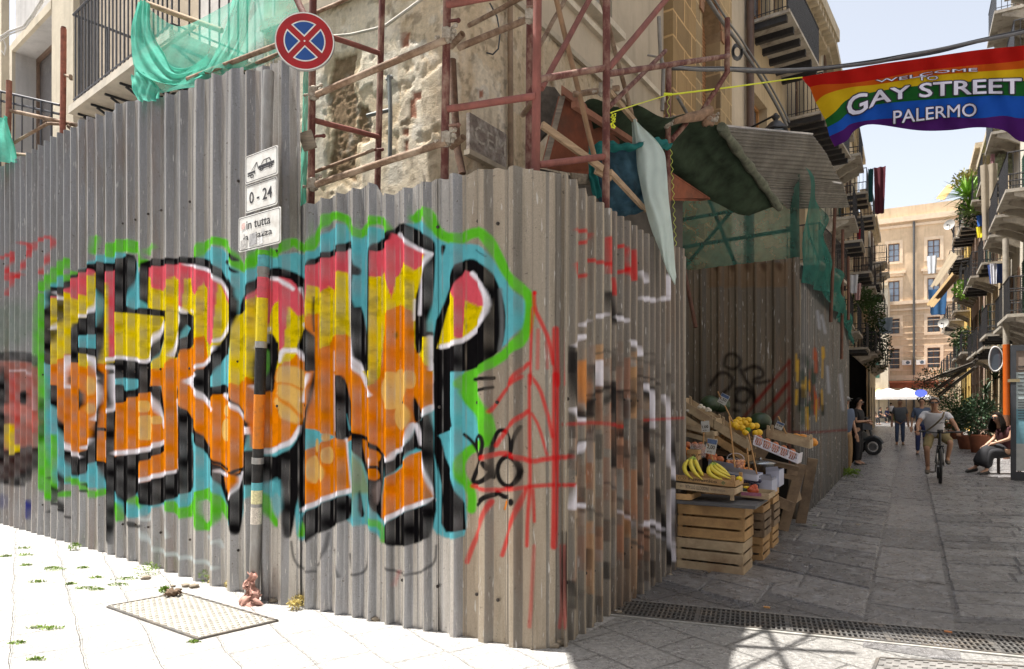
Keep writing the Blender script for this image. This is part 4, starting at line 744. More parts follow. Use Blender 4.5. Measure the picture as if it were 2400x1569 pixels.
for x, y, Y in ((1084, 80, 4.85), (1086, 322, 4.85), (1664, 278, 7.1)):
    m = MB(); c = at(x, y, Y); d = Vector((-.55, .75, -.12)).normalized(); n = 14
    a = Vector((0, 0, 1)).cross(d).normalized(); b_ = d.cross(a); vs = []
    for k, (rr, dd) in enumerate(((.0245, .16), (.0245, 0), (.020, 0), (.020, .14))):
        for j in range(n): an = 2*math.pi*j/n; vs.append(c+d*dd+(a*math.cos(an)+b_*math.sin(an))*rr)
    m.add(vs, [(k*n+j, k*n+(j+1) % n, (k+1)*n+(j+1) % n, (k+1)*n+j) for k in range(3) for j in range(n)], True); m.build('tube_end', brn_tube, SCF)
for x, y, Y in ((898, 155, 5.9), (1062, 50, 4.75), (886, 352, 5.9), (1062, 295, 4.75), (748, 320, 5.36), (1243, 18, 5.2)):
    m = MB(); c = at(x, y, Y); m.tube([c+Vector((-.03, 0, 0)), c+Vector((.035, -.01, .002))], .012, 8); m.ball(c+Vector((.038, -.01, 0)), .017, 8, 5); m.build('pin', red_tube, SCF)
# scaffold by the left house
SL = thing('scaffold', 'small rusty scaffold frame standing before the balconies at the far left', 'scaffold', (-6, 9, 0))
pole(21, 190, 19, 390, 9.0, .034, M('rust brown tube', (.26, .11, .075), .75, .1, .4, 12, .4), SL); pole(149, 68, 147, 320, 8.6, .034, M('rust red tube', (.29, .10, .065), .75, .1, .4, 12, .4), SL)
b = MB(); b.tube([at(149, 64, 8.6), at(149, 98, 8.6)], .028, 12); b.build('spigot', red_tube, SL); b = MB(); b.tube([at(149, 175, 8.6), at(166, 182, 8.5)], .016, 8); b.cbox(at(166, 182, 8.5), (.012, 0, 0), (0, .02, 0), (0, 0, .03)); b.build('pin', brn_tube, SL)
bar(25, 260, 9.0, 190, 296, 8.6, .026, brn_tube, 'ledger', SL); bar(33, 335, 9.0, 112, 290, 8.7, .020, brn_tube, 'brace', SL); bar(112, 290, 8.7, 150, 292, 8.7, .020, brn_tube, 'brace', SL); bar(160, 296, 8.65, 176, 312, 8.6, .022, brn_tube, 'brace', SL); bar(36, 362, 8.9, 80, 366, 8.6, .024, brn_tube, 'ledger', SL)
# ---------------- signs ----------------
galv = M('galvanised post', (.33, .33, .33), .5, .5, .25, 12, .25, 50, dirt=(.24, .22, .2), dirts=4, sc=(1, 1, .4))
signback = M('sign back', (.35, .35, .36), .5, .4); wht = M('sign white', (.72, .72, .70), .45, 0, .06, 3, .05, 20, dirt=(.55, .53, .5), dirts=9)
blk = M('sign black', (.035, .035, .04), .5, 0, .1, 5, 0); s_red = M('sign red', (.36, .008, .012), .5, 0, .12, 4, .05, 20, dirt=(.27, .008, .012), dirts=6); s_blu = M('sign blue', (.010, .065, .27), .5, 0, .12, 4, .05, 20)
POST = thing('sign_post', 'grey metal post with three white plates standing against the painted hoarding', 'sign post', gnd(593, 1402))
pa = at(630, 168, 5.27); pb = at(595, 1408, 5.40); pb.z = 0; LP_ = pa-pb
def postp(f): return pb+LP_*f
m = MB(); m.tube([postp(i/14)+Vector((random.uniform(-.002, .002), 0, 0)) for i in range(15)], .041, 20); m.build('post', galv, POST)
for f in (.27, .49, .63):
    m = MB(); m.tube([postp(f-.006), postp(f+.006)], .046, 20); m.build('band', galv, POST)
# painted length of the post
def zf(py): return (CAMH+(HZ-py)/F*5.34-pb.z)/LP_.z
for a, b_, c in ((652, 700, C_PINK), (700, 812, C_YEL), (812, 925, C_BLACK), (925, 1052, C_ORA), (1052, 1132, C_BLACK), (600, 640, C_CYAN), (1132, 1150, C_CYAN), (590, 602, C_GREEN)):
    nm = 'post paint %d' % a; cc = tuple(float(q) for q in c)
    m = MB(); p0, p1 = postp(zf(b_)), postp(zf(a)); m.tube([p0, p1], .0425, 20, cap=False); m.build('painted_band', M(nm, cc, .7, 0, .15, 14, .2, 50, dirt=tuple(x*.6+.02 for x in cc), dirts=14), POST)
m = MB(); p0, p1 = postp(zf(1182)), postp(zf(1150)); m.tube([p0, p1], .0428, 20, cap=False); m.build('sticker', M('cream sticker', (.62, .58, .33), .6, 0, .3, 60, 0), POST)
m = MB(); p0, p1 = postp(zf(1230)), postp(zf(1190)); m.tube([p0, p1], .0428, 20, cap=False); m.build('sticker', M('white sticker', (.55, .50, .44), .6, 0, .5, 90, 0), POST)
FONT = None
def text_mesh(txt, bold=0.0, ext=0.0):
    """glyphs of the built-in font, x and y scaled to 0..1"""
    cu = bpy.data.curves.new('t', 'FONT'); cu.body = txt; cu.offset = bold; cu.extrude = ext; cu.resolution_u = 3
    ob = bpy.data.objects.new('t', cu); COL.objects.link(ob)
    dg = bpy.context.evaluated_depsgraph_get(); me = bpy.data.meshes.new_from_object(ob.evaluated_get(dg))
    vs = [v.co.copy() for v in me.vertices]; fs = [tuple(p.vertices) for p in me.polygons]
    bpy.data.objects.remove(ob); bpy.data.curves.remove(cu); bpy.data.meshes.remove(me)
    return vs, fs
def map_text(txt, fn, bold=0.0, box=None, maxe=0):
    vs, fs = text_mesh(txt, bold)
    if maxe:                                    # split long edges so that the letters follow the cloth
        bm = bmesh.new(); bv = [bm.verts.new(v) for v in vs]
        for f in fs:
            try: bm.faces.new([bv[i] for i in f])
            except ValueError: pass
        for _ in range(5):
            bmesh.ops.triangulate(bm, faces=bm.faces[:]); ed_ = [e for e in bm.edges if e.calc_length() > maxe]
            if not ed_: break
            bmesh.ops.subdivide_edges(bm, edges=ed_, cuts=1)
        bmesh.ops.triangulate(bm, faces=bm.faces[:]); bm.verts.index_update(); vs = [v.co.copy() for v in bm.verts]; fs = [tuple(v.index for v in f.verts) for f in bm.faces]; bm.free()
    x0 = min(v.x for v in vs); x1 = max(v.x for v in vs); y0 = min(v.y for v in vs); y1 = max(v.y for v in vs)
    if box: x0, x1, y0, y1 = box
    return [fn((v.x-x0)/(x1-x0), (v.y-y0)/(y1-y0)) for v in vs], fs, (x0, x1, y0, y1)
dp = dM*0+(-dL); dp = -dL; nP = nL
def plate(corners, Yc, label):
    """flat plate parallel to the left hoarding; corners TL,TR,BR,BL in photo pixels"""
    cx = sum(c[0] for c in corners)/4; P0 = at(cx, 500, Yc); P0.z = 0
    q = [hit(x, y, P0, dp)[0] for x, y in corners]; TLc, TRc, BRc, BLc = q
    T = thing('sign_plate', label, 'sign plate', (TLc+BRc)/2, 'white plates on the sign post')
    Wd = (TRc-TLc).length; Ht = (TLc.z-BLc.z+TRc.z-BRc.z)/2
    ex = dp; ey = Vector((0, 0, 1)); O = (TLc+TRc+BRc+BLc)/4-ex*Wd/2-ey*Ht/2
    def rr(x0, y0, x1, y1, r, w):
        pts = []
        for cx_, cy_, a0 in ((x1-r, y1-r, 0), (x0+r, y1-r, 90), (x0+r, y0+r, 180), (x1-r, y0+r, 270)):
            for k in range(5):
                an = math.radians(a0+22.5*k); pts.append((cx_+r*math.cos(an), cy_+r*math.sin(an)))
        return [O+ex*x+ey*y+nP*w for x, y in pts]
    b = MB(); b.prism(rr(0, 0, Wd, Ht, .02, 0), nP*-.004); b.build('panel', wht, T)
    a = rr(.008, .008, Wd-.008, Ht-.008, .018, .0015); c = rr(.013, .013, Wd-.013, Ht-.013, .015, .0015); b = MB()
    n = len(a); b.add(a+c, [(i, (i+1) % n, n+(i+1) % n, n+i) for i in range(n)]); b.build('border', blk, T)
    def P(x, y, w=.002): return O+ex*(x*Wd)+ey*(y*Ht)+nP*w
    return T, P, Wd, Ht
T1, P, Wd, Ht = plate([(575, 368), (651, 339.5), (650, 410), (576, 432)], 5.20, 'white plate with a black tow truck and car pictogram, topmost on the post')
b = MB()
def pl(pts): b.add([P(x, y) for x, y in pts], [tuple(range(len(pts)))])
pl([(.42, .50), (.90, .52), (.90, .42), (.42, .40)]); pl([(.50, .52), (.53, .52), (.60, .66), (.575, .66)]); pl([(.575, .66), (.76, .68), (.76, .64), (.59, .63)]); pl([(.74, .66), (.77, .66), (.82, .53), (.79, .53)]); pl([(.655, .64), (.675, .64), (.675, .52), (.655, .52)]); pl([(.44, .385), (.88, .40), (.88, .36), (.44, .345)])
for cx_ in (.52, .79):
    for k in range(12): a0, a1 = k*.5236, (k+1)*.5236; r0, r1 = .035, .06; pl([(cx_+r0*math.cos(a0), .37+r0*1.2*math.sin(a0)), (cx_+r1*math.cos(a0), .37+r1*1.2*math.sin(a0)), (cx_+r1*math.cos(a1), .37+r1*1.2*math.sin(a1)), (cx_+r0*math.cos(a1), .37+r0*1.2*math.sin(a1))])
pl([(.08, .38), (.32, .40), (.32, .33), (.08, .31)]); pl([(.08, .29), (.24, .30), (.24, .25), (.08, .24)]); pl([(.20, .42), (.22, .42), (.37, .66), (.355, .67)]); pl([(.27, .42), (.29, .42), (.38, .66), (.365, .66)]); pl([(.36, .66), (.38, .66), (.415, .42), (.40, .42)]); pl([(.27, .31), (.32, .32), (.32, .27)])
for k in range(12): a0, a1 = k*.5236, (k+1)*.5236; r0, r1 = .028, .055; cx_ = .22; pl([(cx_+r0*math.cos(a0), .22+r0*1.2*math.sin(a0)), (cx_+r1*math.cos(a0), .22+r1*1.2*math.sin(a0)), (cx_+r1*math.cos(a1), .22+r1*1.2*math.sin(a1)), (cx_+r0*math.cos(a1), .22+r0*1.2*math.sin(a1))])
b.build('pictogram', blk, T1)
T2, P2, Wd, Ht = plate([(576, 438), (650, 411), (649, 479), (575, 502)], 5.21, 'white plate reading 0 - 24, middle of the three on the post')
b = MB(); vs, fs, _ = map_text('0 - 24', lambda x, y: P2(.13+.72*x, .30+.42*y), .012); b.add(vs, fs); b.build('lettering', blk, T2)
T3, P3, Wd, Ht = plate([(560, 511), (659, 484), (656, 571), (559, 591.5)], 5.19, 'larger white plate reading in tutta la piazza, half covered by torn stickers')
b = MB(); vs, fs, _ = map_text('in tutta', lambda x, y: P3(.20+.57*x, .60+.24*y), .012); b.add(vs, fs)
vs, fs, _ = map_text('la piazza', lambda x, y: P3(.13+.68*x, .24+.24*y), .012); b.add(vs, fs); b.build('lettering', blk, T3)
for (x0, y0, x1, y1, c, nm) in ((.05, .06, .22, .34, (.42, .41, .40), 'a'), (.27, .09, .45, .46, (.33, .33, .34), 'b'), (.46, .08, .60, .30, (.6, .6, .6), 'c'), (.56, .36, .64, .52, (.5, .5, .5), 'd'), (.08, .62, .17, .82, (.66, .45, .42), 'e'), (.10, .36, .155, .50, (.62, .61, .6), 'f')):
    b = MB(); b.add([P3(x0, y0, .003), P3(x1, y0+.03, .003), P3(x1-.01, y1, .003), P3(x0+.01, y1-.02, .003)], [(0, 1, 2, 3)]); b.build('torn_sticker', M('sticker '+nm, c, .7, 0, .45, 45, .1), T3)
# round no stopping sign
RS = thing('round_sign', 'round red and blue no stopping sign fixed to a red scaffold pole', 'traffic sign', at(714, 97, 5.22))
cs = at(714, 97, 5.22); nS = Vector((.10, -1, 0)).normalized(); eS = Vector((1, .10, 0)).normalized(); RSr = .2235
def SP(x, y, w=0): return cs+eS*x*RSr+Vector((0, 0, 1))*y*RSr+nS*w
def ring(r0, r1, w, a0=0, a1=360, n=72):
    m = MB(); k = max(2, int(n*(a1-a0)/360)); vs = []
    for i in range(k+1):
        an = math.radians(a0+(a1-a0)*i/k); vs += [SP(r0*math.cos(an), r0*math.sin(an), w), SP(r1*math.cos(an), r1*math.sin(an), w)]
    m.add(vs, [(2*i, 2*i+1, 2*i+3, 2*i+2) for i in range(k)]); return m
m = MB(); nS_ = 64; m.prism([SP(math.cos(2*math.pi*i/nS_), math.sin(2*math.pi*i/nS_), 0) for i in range(nS_)], nS*-.02); m.build('disc', signback, RS)
ring(.95, .99, .001).build('white_rim', wht, RS); ring(0.0, .95, .0015).build('red_face', s_red, RS)
def sector(lo, hi, r, w, off):
    """quarter circle between the two diagonals, kept clear of the bars"""
    pts = []; k = 10
    for i in range(k+1):
        an = math.radians(lo+(hi-lo)*i/k)
        pts.append((r*math.cos(an), r*math.sin(an)))
    am = math.radians((lo+hi)/2); dl_ = math.asin(off/r)
    pts = [(r*math.cos(math.radians(lo)+dl_+(math.radians(hi-lo)-2*dl_)*i/k), r*math.sin(math.radians(lo)+dl_+(math.radians(hi-lo)-2*dl_)*i/k)) for i in range(k+1)]
    ap = (off*math.sqrt(2)*math.cos(am), off*math.sqrt(2)*math.sin(am))
    return [SP(x, y, w) for x, y in pts+[ap]]
for a in (0, 90, 180, 270):
    lo, hi = a-45+3, a+45+3
    m = MB(); m.add(sector(lo, hi, .70, .0025, .10), [tuple(range(12))]); m.build('white_edge', wht, RS)
    m = MB(); m.add(sector(lo, hi, .655, .0035, .145), [tuple(range(12))]); m.build('blue_quarter', s_blu, RS)
m = MB(); m.tube([SP(.3, .2, -.03), SP(.3, -.2, -.03)], .02, 8); m.box(SP(-.2, -.06, -.02), eS*.16, nS*-.02, (0, 0, .03)); m.build('bracket', galv, RS)
ring(0, .03, .004).build('rivet', wht, RS)
# ---------------- nets and tarpaulins ----------------
def interp_grid(curves, nu, nv):
    """list of polylines (top to bottom) -> smooth grid"""
    def samp(c, t):
        x = t*(len(c)-1); i = min(int(x), len(c)-2); f = x-i
        p0 = c[max(i-1, 0)]; p1 = c[i]; p2 = c[i+1]; p3 = c[min(i+2, len(c)-1)]
        return .5*((2*p1)+(-p0+p2)*f+(2*p0-5*p1+4*p2-p3)*f*f+(-p0+3*p1-3*p2+p3)*f*f*f)
    cols = [[samp(c, j/nu) for j in range(nu+1)] for c in curves]
    return [[samp([cols[k][j] for k in range(len(curves))], i/nv) for j in range(nu+1)] for i in range(nv+1)]
def wrinkle(g, amp, fu, fv, ph=0, n=Vector((0, -1, 0))):
    for i, r in enumerate(g):
        for j, p in enumerate(r):
            r[j] = p+n*(amp*math.sin(j*fu+math.sin(i*.35+ph)*1.5+ph)+amp*.6*math.sin(i*fv+j*.3+ph*2))
    return g
net = cloth_mat('green net', (.16, .62, .48), .5, .15, .50); net2 = cloth_mat('folded green net', (.13, .56, .44), .45, .2, .84); dnet = cloth_mat('dark green net', (.045, .22, .16), .35, .3, .74)
def cloth(name, label, cat, rows, mat, nu=36, nv=18, amp=.02, fu=.9, fv=.4, ph=0, group=None, thick=.0, n=Vector((0, -1, 0)), kids=()):
    rows = [[at(*p) if not isinstance(p, Vector) else p for p in r] for r in rows]
    c0 = rows[0][0]; T = thing(name, label, cat, c0, group)
    b = MB(); b.sheet(wrinkle(interp_grid(rows, nu, nv), amp, fu, fv, ph, n), thick); b.build('net_sheet' if 'net' in name else 'cloth', mat, T)
    for rr_, mt_, am_ in kids:
        rr_ = [[at(*p) for p in r] for r in rr_]; b = MB(); b.sheet(wrinkle(interp_grid(rr_, nu, nv), am_*.6, fu*1.1, fv*1.0, ph+1, n), 0); b.build('fold', mt_, T)
    return T
cloth('debris_net', 'large pale green debris net draped over the balcony and down to the hoarding top', 'net', [
    [(335, 10, 6.9), (420, 60, 6.6), (540, 5, 6.3), (560, -40, 6.2), (690, -40, 6.0)],
    [(318, 90, 6.8), (400, 150, 6.5), (500, 90, 6.2), (580, 40, 6.1), (700, 35, 5.8)],
    [(312, 160, 6.7), (400, 190, 6.4), (490, 150, 6.1), (580, 110, 5.95), (655, 95, 5.75)],
    [(322, 225, 6.6), (405, 212, 6.3), (480, 200, 6.1), (575, 165, 5.9), (655, 135, 5.72)]], net, 40, 22, .018, .45, .3, .4, kids=[
    ([[(325, 5, 6.8), (338, 2, 6.8), (352, 12, 6.8)], [(310, 60, 6.75), (330, 55, 6.7), (350, 45, 6.7)], [(308, 110, 6.7), (335, 105, 6.65), (365, 92, 6.65)], [(318, 165, 6.6), (360, 150, 6.55), (385, 125, 6.55)], [(370, 195, 6.45), (400, 180, 6.4), (405, 158, 6.45)], [(430, 198, 6.3), (440, 178, 6.3), (450, 158, 6.3)], [(475, 178, 6.1), (485, 160, 6.1), (490, 130, 6.2)]], net2, .035),
    ([[(308, 175, 6.6), (335, 170, 6.55), (360, 190, 6.5)], [(310, 205, 6.55), (340, 200, 6.5), (375, 210, 6.45)], [(325, 236, 6.5), (350, 238, 6.45), (372, 234, 6.4)]], net2, .03),
    ([[(545, 0, 6.1), (580, -20, 6.1), (590, -20, 6.1)], [(530, 60, 6.1), (560, 50, 6.05), (582, 60, 6.05)], [(510, 120, 6.05), (550, 110, 6), (580, 130, 6)], [(480, 170, 6.0), (530, 160, 5.95), (582, 168, 5.95)]], net, .03)])
m = MB(); m.tube([at(440, 186, 6.25), at(560, 140, 5.9), at(655, 104, 5.6), at(735, 78, 5.4)], .022, 10); m.tube([at(480, 200, 6.2), at(600, 150, 5.9), at(730, 95, 5.5)], .02, 10); o = m.build('pole_bundle', brn_tube); tag(o, 'pale tube seen through the green net over the hoarding', 'tube')
m = MB(); m.tube([at(348, 10, 6.95), at(430, 40, 6.9), at(520, 72, 6.8)], .028, 8); m.tube([at(375, 118, 6.9), at(458, 62, 6.9)], .018, 8); o = m.build('timber_pole', wood); tag(o, 'rough timber pole poking out of the green net by the balcony', 'pole')
cloth('debris_net', 'small dark green net hanging on the scaffold at the left edge', 'net', [[(-30, 285, 8.8), (8, 272, 8.8), (14, 275, 8.8)], [(-40, 330, 8.7), (8, 320, 8.7), (30, 330, 8.7)], [(-40, 385, 8.6), (10, 380, 8.6), (40, 382, 8.6)]], net2, 18, 12, .03, 1.1, .5, 1)
cloth('debris_net', 'narrow strip of green net running down beside the scaffold pole', 'net', [[(712, 160, 5.5), (724, 165, 5.5)], [(710, 230, 5.5), (725, 225, 5.5)], [(708, 300, 5.48), (720, 310, 5.48)], [(706, 380, 5.48), (722, 370, 5.48)], [(700, 486, 5.46), (716, 488, 5.46)]], net2, 8, 40, .012, 1.2, .6, 2)
# ---------------- facades ----------------
def uvmat(name, kind, c1, c2=None, joint=(.3, .27, .22), bw=.6, bh=.3, rough=.85):
    """plaster or ashlar in facade metres (UV)"""
    if name in MATS: return MATS[name]
    m, t, p = nodes(name); p.inputs['Roughness'].default_value = rough; p.inputs['Specular IOR Level'].default_value = .2
    n1 = noise(t, .9, 8, .65); n2 = noise(t, 7, 6, .7); n3 = noise(t, 2.2, 5, .6, sc=(2.2, 2.2, .25))
    c = ramp(t, n1, [(.3, tuple(x*.82 for x in c1)), (.7, tuple(min(1, x*1.12) for x in c1))])
    c = mixc(t, ramp(t, n3, [(.5, (0, 0, 0)), (.75, (.5,)*3)]), c, (*[x*.55 for x in c1], 1))
    c = mixc(t, ramp(t, n2, [(.62, (0, 0, 0)), (.74, (.35,)*3)]), c, (*[x*.6 for x in c1], 1))
    h = n2
    if kind == 'ashlar':
        uv = t.nodes.new('ShaderNodeUVMap'); uv.uv_map = 'uv'
        nz = t.nodes.new('ShaderNodeTexNoise'); nz.inputs['Scale'].default_value = 3; t.links.new(uv.outputs[0], nz.inputs['Vector'])
        ad = t.nodes.new('ShaderNodeVectorMath'); ad.operation = 'MULTIPLY_ADD'; t.links.new(nz.outputs['Color'], ad.inputs[0]); ad.inputs[1].default_value = (.09, .07, 0); t.links.new(uv.outputs[0], ad.inputs[2])
        b = t.nodes.new('ShaderNodeTexBrick'); b.inputs['Scale'].default_value = 1; b.inputs['Brick Width'].default_value = bw; b.inputs['Row Height'].default_value = bh
        b.inputs['Mortar Size'].default_value = .022; b.inputs['Mortar Smooth'].default_value = .4; b.inputs['Color1'].default_value = (.75, .75, .75, 1); b.inputs['Color2'].default_value = (1.15, 1.12, 1.05, 1)
        b.inputs['Mortar'].default_value = (1.5, 1.5, 1.45, 1) if c2 is None else (*c2, 1); t.links.new(ad.outputs[0], b.inputs[0])
        c = mixc(t, 1.0, c, b.outputs['Color'], 'MULTIPLY'); f = t.nodes.new('ShaderNodeMath'); f.operation = 'MULTIPLY_ADD'; t.links.new(b.outputs['Fac'], f.inputs[0]); f.inputs[1].default_value = -.8; t.links.new(n2, f.inputs[2]); h = f.outputs[0]
    t.links.new(c, p.inputs['Base Color']); bump(t, h, .5, .02, p); MATS[name] = m; return m
glass = M('window glass', (.10, .13, .17), .12, 0, .3, 1.5, 0, spec=.8); frame_m = M('brown frame', (.14, .075, .045), .6, 0, .2, 8)
iron_b = M('balcony iron', (.035, .035, .04), .55, .3, .3, 12, .1); slab_m = M('marble slab', (.50, .46, .40), .8, 0, .2, 3, .3, 20, dirt=(.2, .17, .14), dirts=3)
shut_g = M('green shutter', (.05, .12, .09), .7, 0, .25, 8); shut_b = M('brown shutter', (.17, .10, .06), .7, 0, .25, 8); tile = M('clay tile', (.36, .20, .13), .85, 0, .35, 5, .5)
UP = Vector((0, 0, 1))
class Fac:
    """facade frame: u along the wall, z up, w outwards"""
    def __init__(s, P, d, n): s.P = Vector(P); s.d = Vector(d).normalized(); s.n = Vector(n).normalized()
    def __call__(s, u, z, w=0): return s.P+s.d*u+s.n*w+UP*z
    def box(s, m, u0, u1, z0, z1, w0, w1): m.box(s(u0, z0, w0), s.d*(u1-u0), s.n*(w1-w0), UP*(z1-z0))
    def wall(s, name, L, z0, z1, holes, mat, parent, rev=.28, w=0):
        us = sorted({0, L, *[h[0] for h in holes], *[h[1] for h in holes]}); zs = sorted({z0, z1, *[h[2] for h in holes], *[h[3] for h in holes]})
        m = MB(); uv = []
        def q(a, b_, c, e, uvs): m.quad(a, b_, c, e); uv.extend(uvs)
        for i in range(len(us)-1):
            for j in range(len(zs)-1):
                cu, cz = (us[i]+us[i+1])/2, (zs[j]+zs[j+1])/2
                if any(h[0] < cu < h[1] and h[2] < cz < h[3] for h in holes): continue
                a, b_, c, e = us[i], us[i+1], zs[j], zs[j+1]
                q(s(a, c, w), s(b_, c, w), s(b_, e, w), s(a, e, w), [(a, c), (b_, c), (b_, e), (a, e)])
        for a, b_, c, e in [h[:4] for h in holes]:
            for p0, p1 in (((a, c), (b_, c)), ((b_, c), (b_, e)), ((b_, e), (a, e)), ((a, e), (a, c))):
                q(s(*p0, w), s(*p1, w), s(*p1, w-rev), s(*p0, w-rev), [p0, p1, (p1[0]+rev, p1[1]), (p0[0]+rev, p0[1])])
        o = m.build(name, mat, parent); l = o.data.uv_layers.new(name='uv')
        l.data.foreach_set('uv', np.array(uv, np.float32).ravel()); return o
    def body(s, L, z1, depth, mat, parent, w=0):     # roof, back and flanks
        m = MB(); m.quad(s(0, z1, w), s(L, z1, w), s(L, z1, -depth), s(0, z1, -depth)); m.quad(s(0, 0, w), s(0, z1, w), s(0, z1, -depth), s(0, 0, -depth)); m.quad(s(L, 0, w), s(L, z1, w), s(L, z1, -depth), s(L, 0, -depth)); m.quad(s(0, 0, -depth), s(L, 0, -depth), s(L, z1, -depth), s(0, z1, -depth))
        o = m.build('house_body', mat, parent); l = o.data.uv_layers.new(name='uv'); return o
    def window(s, u0, u1, z0, z1, parent, w=-.2, fm=None, shut=None, pane=None, bars=2):
        fm = fm or frame_m; m = MB(); t = .07
        s.box(m, u0, u0+t, z0, z1, w-.05, w); s.box(m, u1-t, u1, z0, z1, w-.05, w); s.box(m, u0+t, u1-t, z1-t, z1, w-.05, w); s.box(m, u0+t, u1-t, z0, z0+t, w-.05, w); c = (u0+u1)/2; s.box(m, c-.04, c+.04, z0+t, z1-t, w-.045, w+.003)
        for k in range(bars):
            z = z0+(z1-z0)*(k+1)/(bars+1); s.box(m, u0+t, c-.04, z-.02, z+.02, w-.04, w-.004); s.box(m, c+.04, u1-t, z-.02, z+.02, w-.04, w-.004)
        f = m.build('window', fm, parent); m = MB(); m.quad(s(u0, z0, w-.055), s(u1, z0, w-.055), s(u1, z1, w-.055), s(u0, z1, w-.055)); m.build('pane', pane or glass, f)
        if shut:
            for a, b_ in ((u0-.02-(u1-u0)*.48, u0-.03), (u1+.03, u1+.02+(u1-u0)*.48)):
                m = MB(); s.box(m, a, b_, z0, z1, .02, .035)
                z = z0+.06
                while z < z1-.05: s.box(m, a+.05, b_-.05, z, z+.035, .036, .055); z += .075
                m.build('shutter', shut, f)
        return f
    def balcony(s, u0, u1, z, depth, parent, slab=None, rail=None, style='bars', brackets=4, bm=None, hr=1.0, th=.09, gap=.13):
        m = MB(); s.box(m, u0, u1, z-th, z, 0, depth); B = m.build('balcony', slab or slab_m, parent)
        r = rail or iron_b; m = MB(); e = .05; dz = z+hr
        m.tube([s(u0+e, dz, 0), s(u0+e, dz, depth-e), s(u1-e, dz, depth-e), s(u1-e, dz, 0)], .02, 6, smooth=False); m.tube([s(u0+e, z+.09, 0), s(u0+e, z+.09, depth-e), s(u1-e, z+.09, depth-e), s(u1-e, z+.09, 0)], .012, 5, smooth=False)
        def bar(u, w_): m.box(s(u-.008, z, w_-.008), s.d*.016, s.n*.016, UP*hr)
        x = u0+e
        while x <= u1-e+.01: bar(x, depth-e); x += gap
        x = 0.05
        while x < depth-e: bar(u0+e, x); bar(u1-e, x); x += gap
        if style == 'panel': m.box(s(u0+e, z+.1, depth-e-.004), s.d*(u1-u0-2*e), s.n*.008, UP*(hr-.15))
        m.build('railing', r, B)
        for k in range(brackets):
            m = MB(); x = u0+.12+(u1-u0-.24)*k/max(1, brackets-1)
            if bm == 'beam': m.box(s(x-.06, z-th-.14, 0), s.d*.12, s.n*(depth-.08), UP*.138)
            elif bm == 'scroll':
                pts = []; c = s(x, z-th-.16, depth*.42)
                for q in range(22): an = q*.36; rr = .12*(1-max(0, q-13)/14); pts.append(c+s.n*(rr*math.cos(an))+UP*(rr*math.sin(an)))
                m.tube(pts, .016, 6, smooth=False); m.tube([s(x, z-th-.01, depth*.92), s(x, z-th-.01, .02)], .018, 6, smooth=False); m.tube([s(x, z-th-.03, depth*.85), s(x, z-th-.3, depth*.3), s(x, z-th-.5, .02)], .016, 6, smooth=False)
            else:
                m.prism([s(x-.07, z-th, 0), s(x-.07, z-th, depth*.8), s(x-.07, z-th-.1, depth*.8), s(x-.07, z-th-.22, depth*.45), s(x-.07, z-th-.45, 0)], s.d*.14)
            m.build('bracket', iron_b if bm in ('beam', 'scroll') else (slab or slab_m), B)
        return B

# --- the crumbling corner building: numpy relief walls
old_m, t, p = nodes('crumbling plaster'); a = t.nodes.new('ShaderNodeAttribute'); a.attribute_name = 'tone'
c = mixc(t, 1.0, a.outputs['Color'], ramp(t, noise(t, 22, 8, .75), [(.25, (.72,)*3), (.75, (1.2,)*3)]), 'MULTIPLY'); c = mixc(t, 1.0, c, ramp(t, noise(t, 2.5, 7, .7, sc=(2, 2, .35)), [(.3, (.84, .76, .64)), (.6, (1.08, 1.05, 1.0))]), 'MULTIPLY'); t.links.new(c, p.inputs['Base Color']); p.inputs['Roughness'].default_value = .9; p.inputs['Specular IOR Level'].default_value = .15
bump(t, noise(t, 48, 8, .75), .8, .02, p)
def fbm(x, y, seed, sc):
    out = 0; amp = .5; r = np.random.RandomState(seed); g = [r.rand(64, 64) for _ in range(5)]
    for k in range(5):
        X = x*sc*2**k; Y = y*sc*2**k; x0 = np.floor(X).astype(int); y0 = np.floor(Y).astype(int); fx = X-x0; fy = Y-y0; fx = fx*fx*(3-2*fx); fy = fy*fy*(3-2*fy); G = g[k]
        v = (G[y0 % 64, x0 % 64]*(1-fx)+G[y0 % 64, (x0+1) % 64]*fx)*(1-fy)+(G[(y0+1) % 64, x0 % 64]*(1-fx)+G[(y0+1) % 64, (x0+1) % 64]*fx)*fy
        out = out+v*amp; amp *= .5
    return out
nBm = Vector((-.48, -.8773, 0)).normalized(); dBm = Vector((-nBm.y, nBm.x, 0)); dBm = dBm if dBm.x > 0 else -dBm
CB = Vector((-.477, 6.63, 0)); dBs = Vector((.549, .8358, 0)).normalized(); nBs = Vector((dBs.y, -dBs.x, 0))
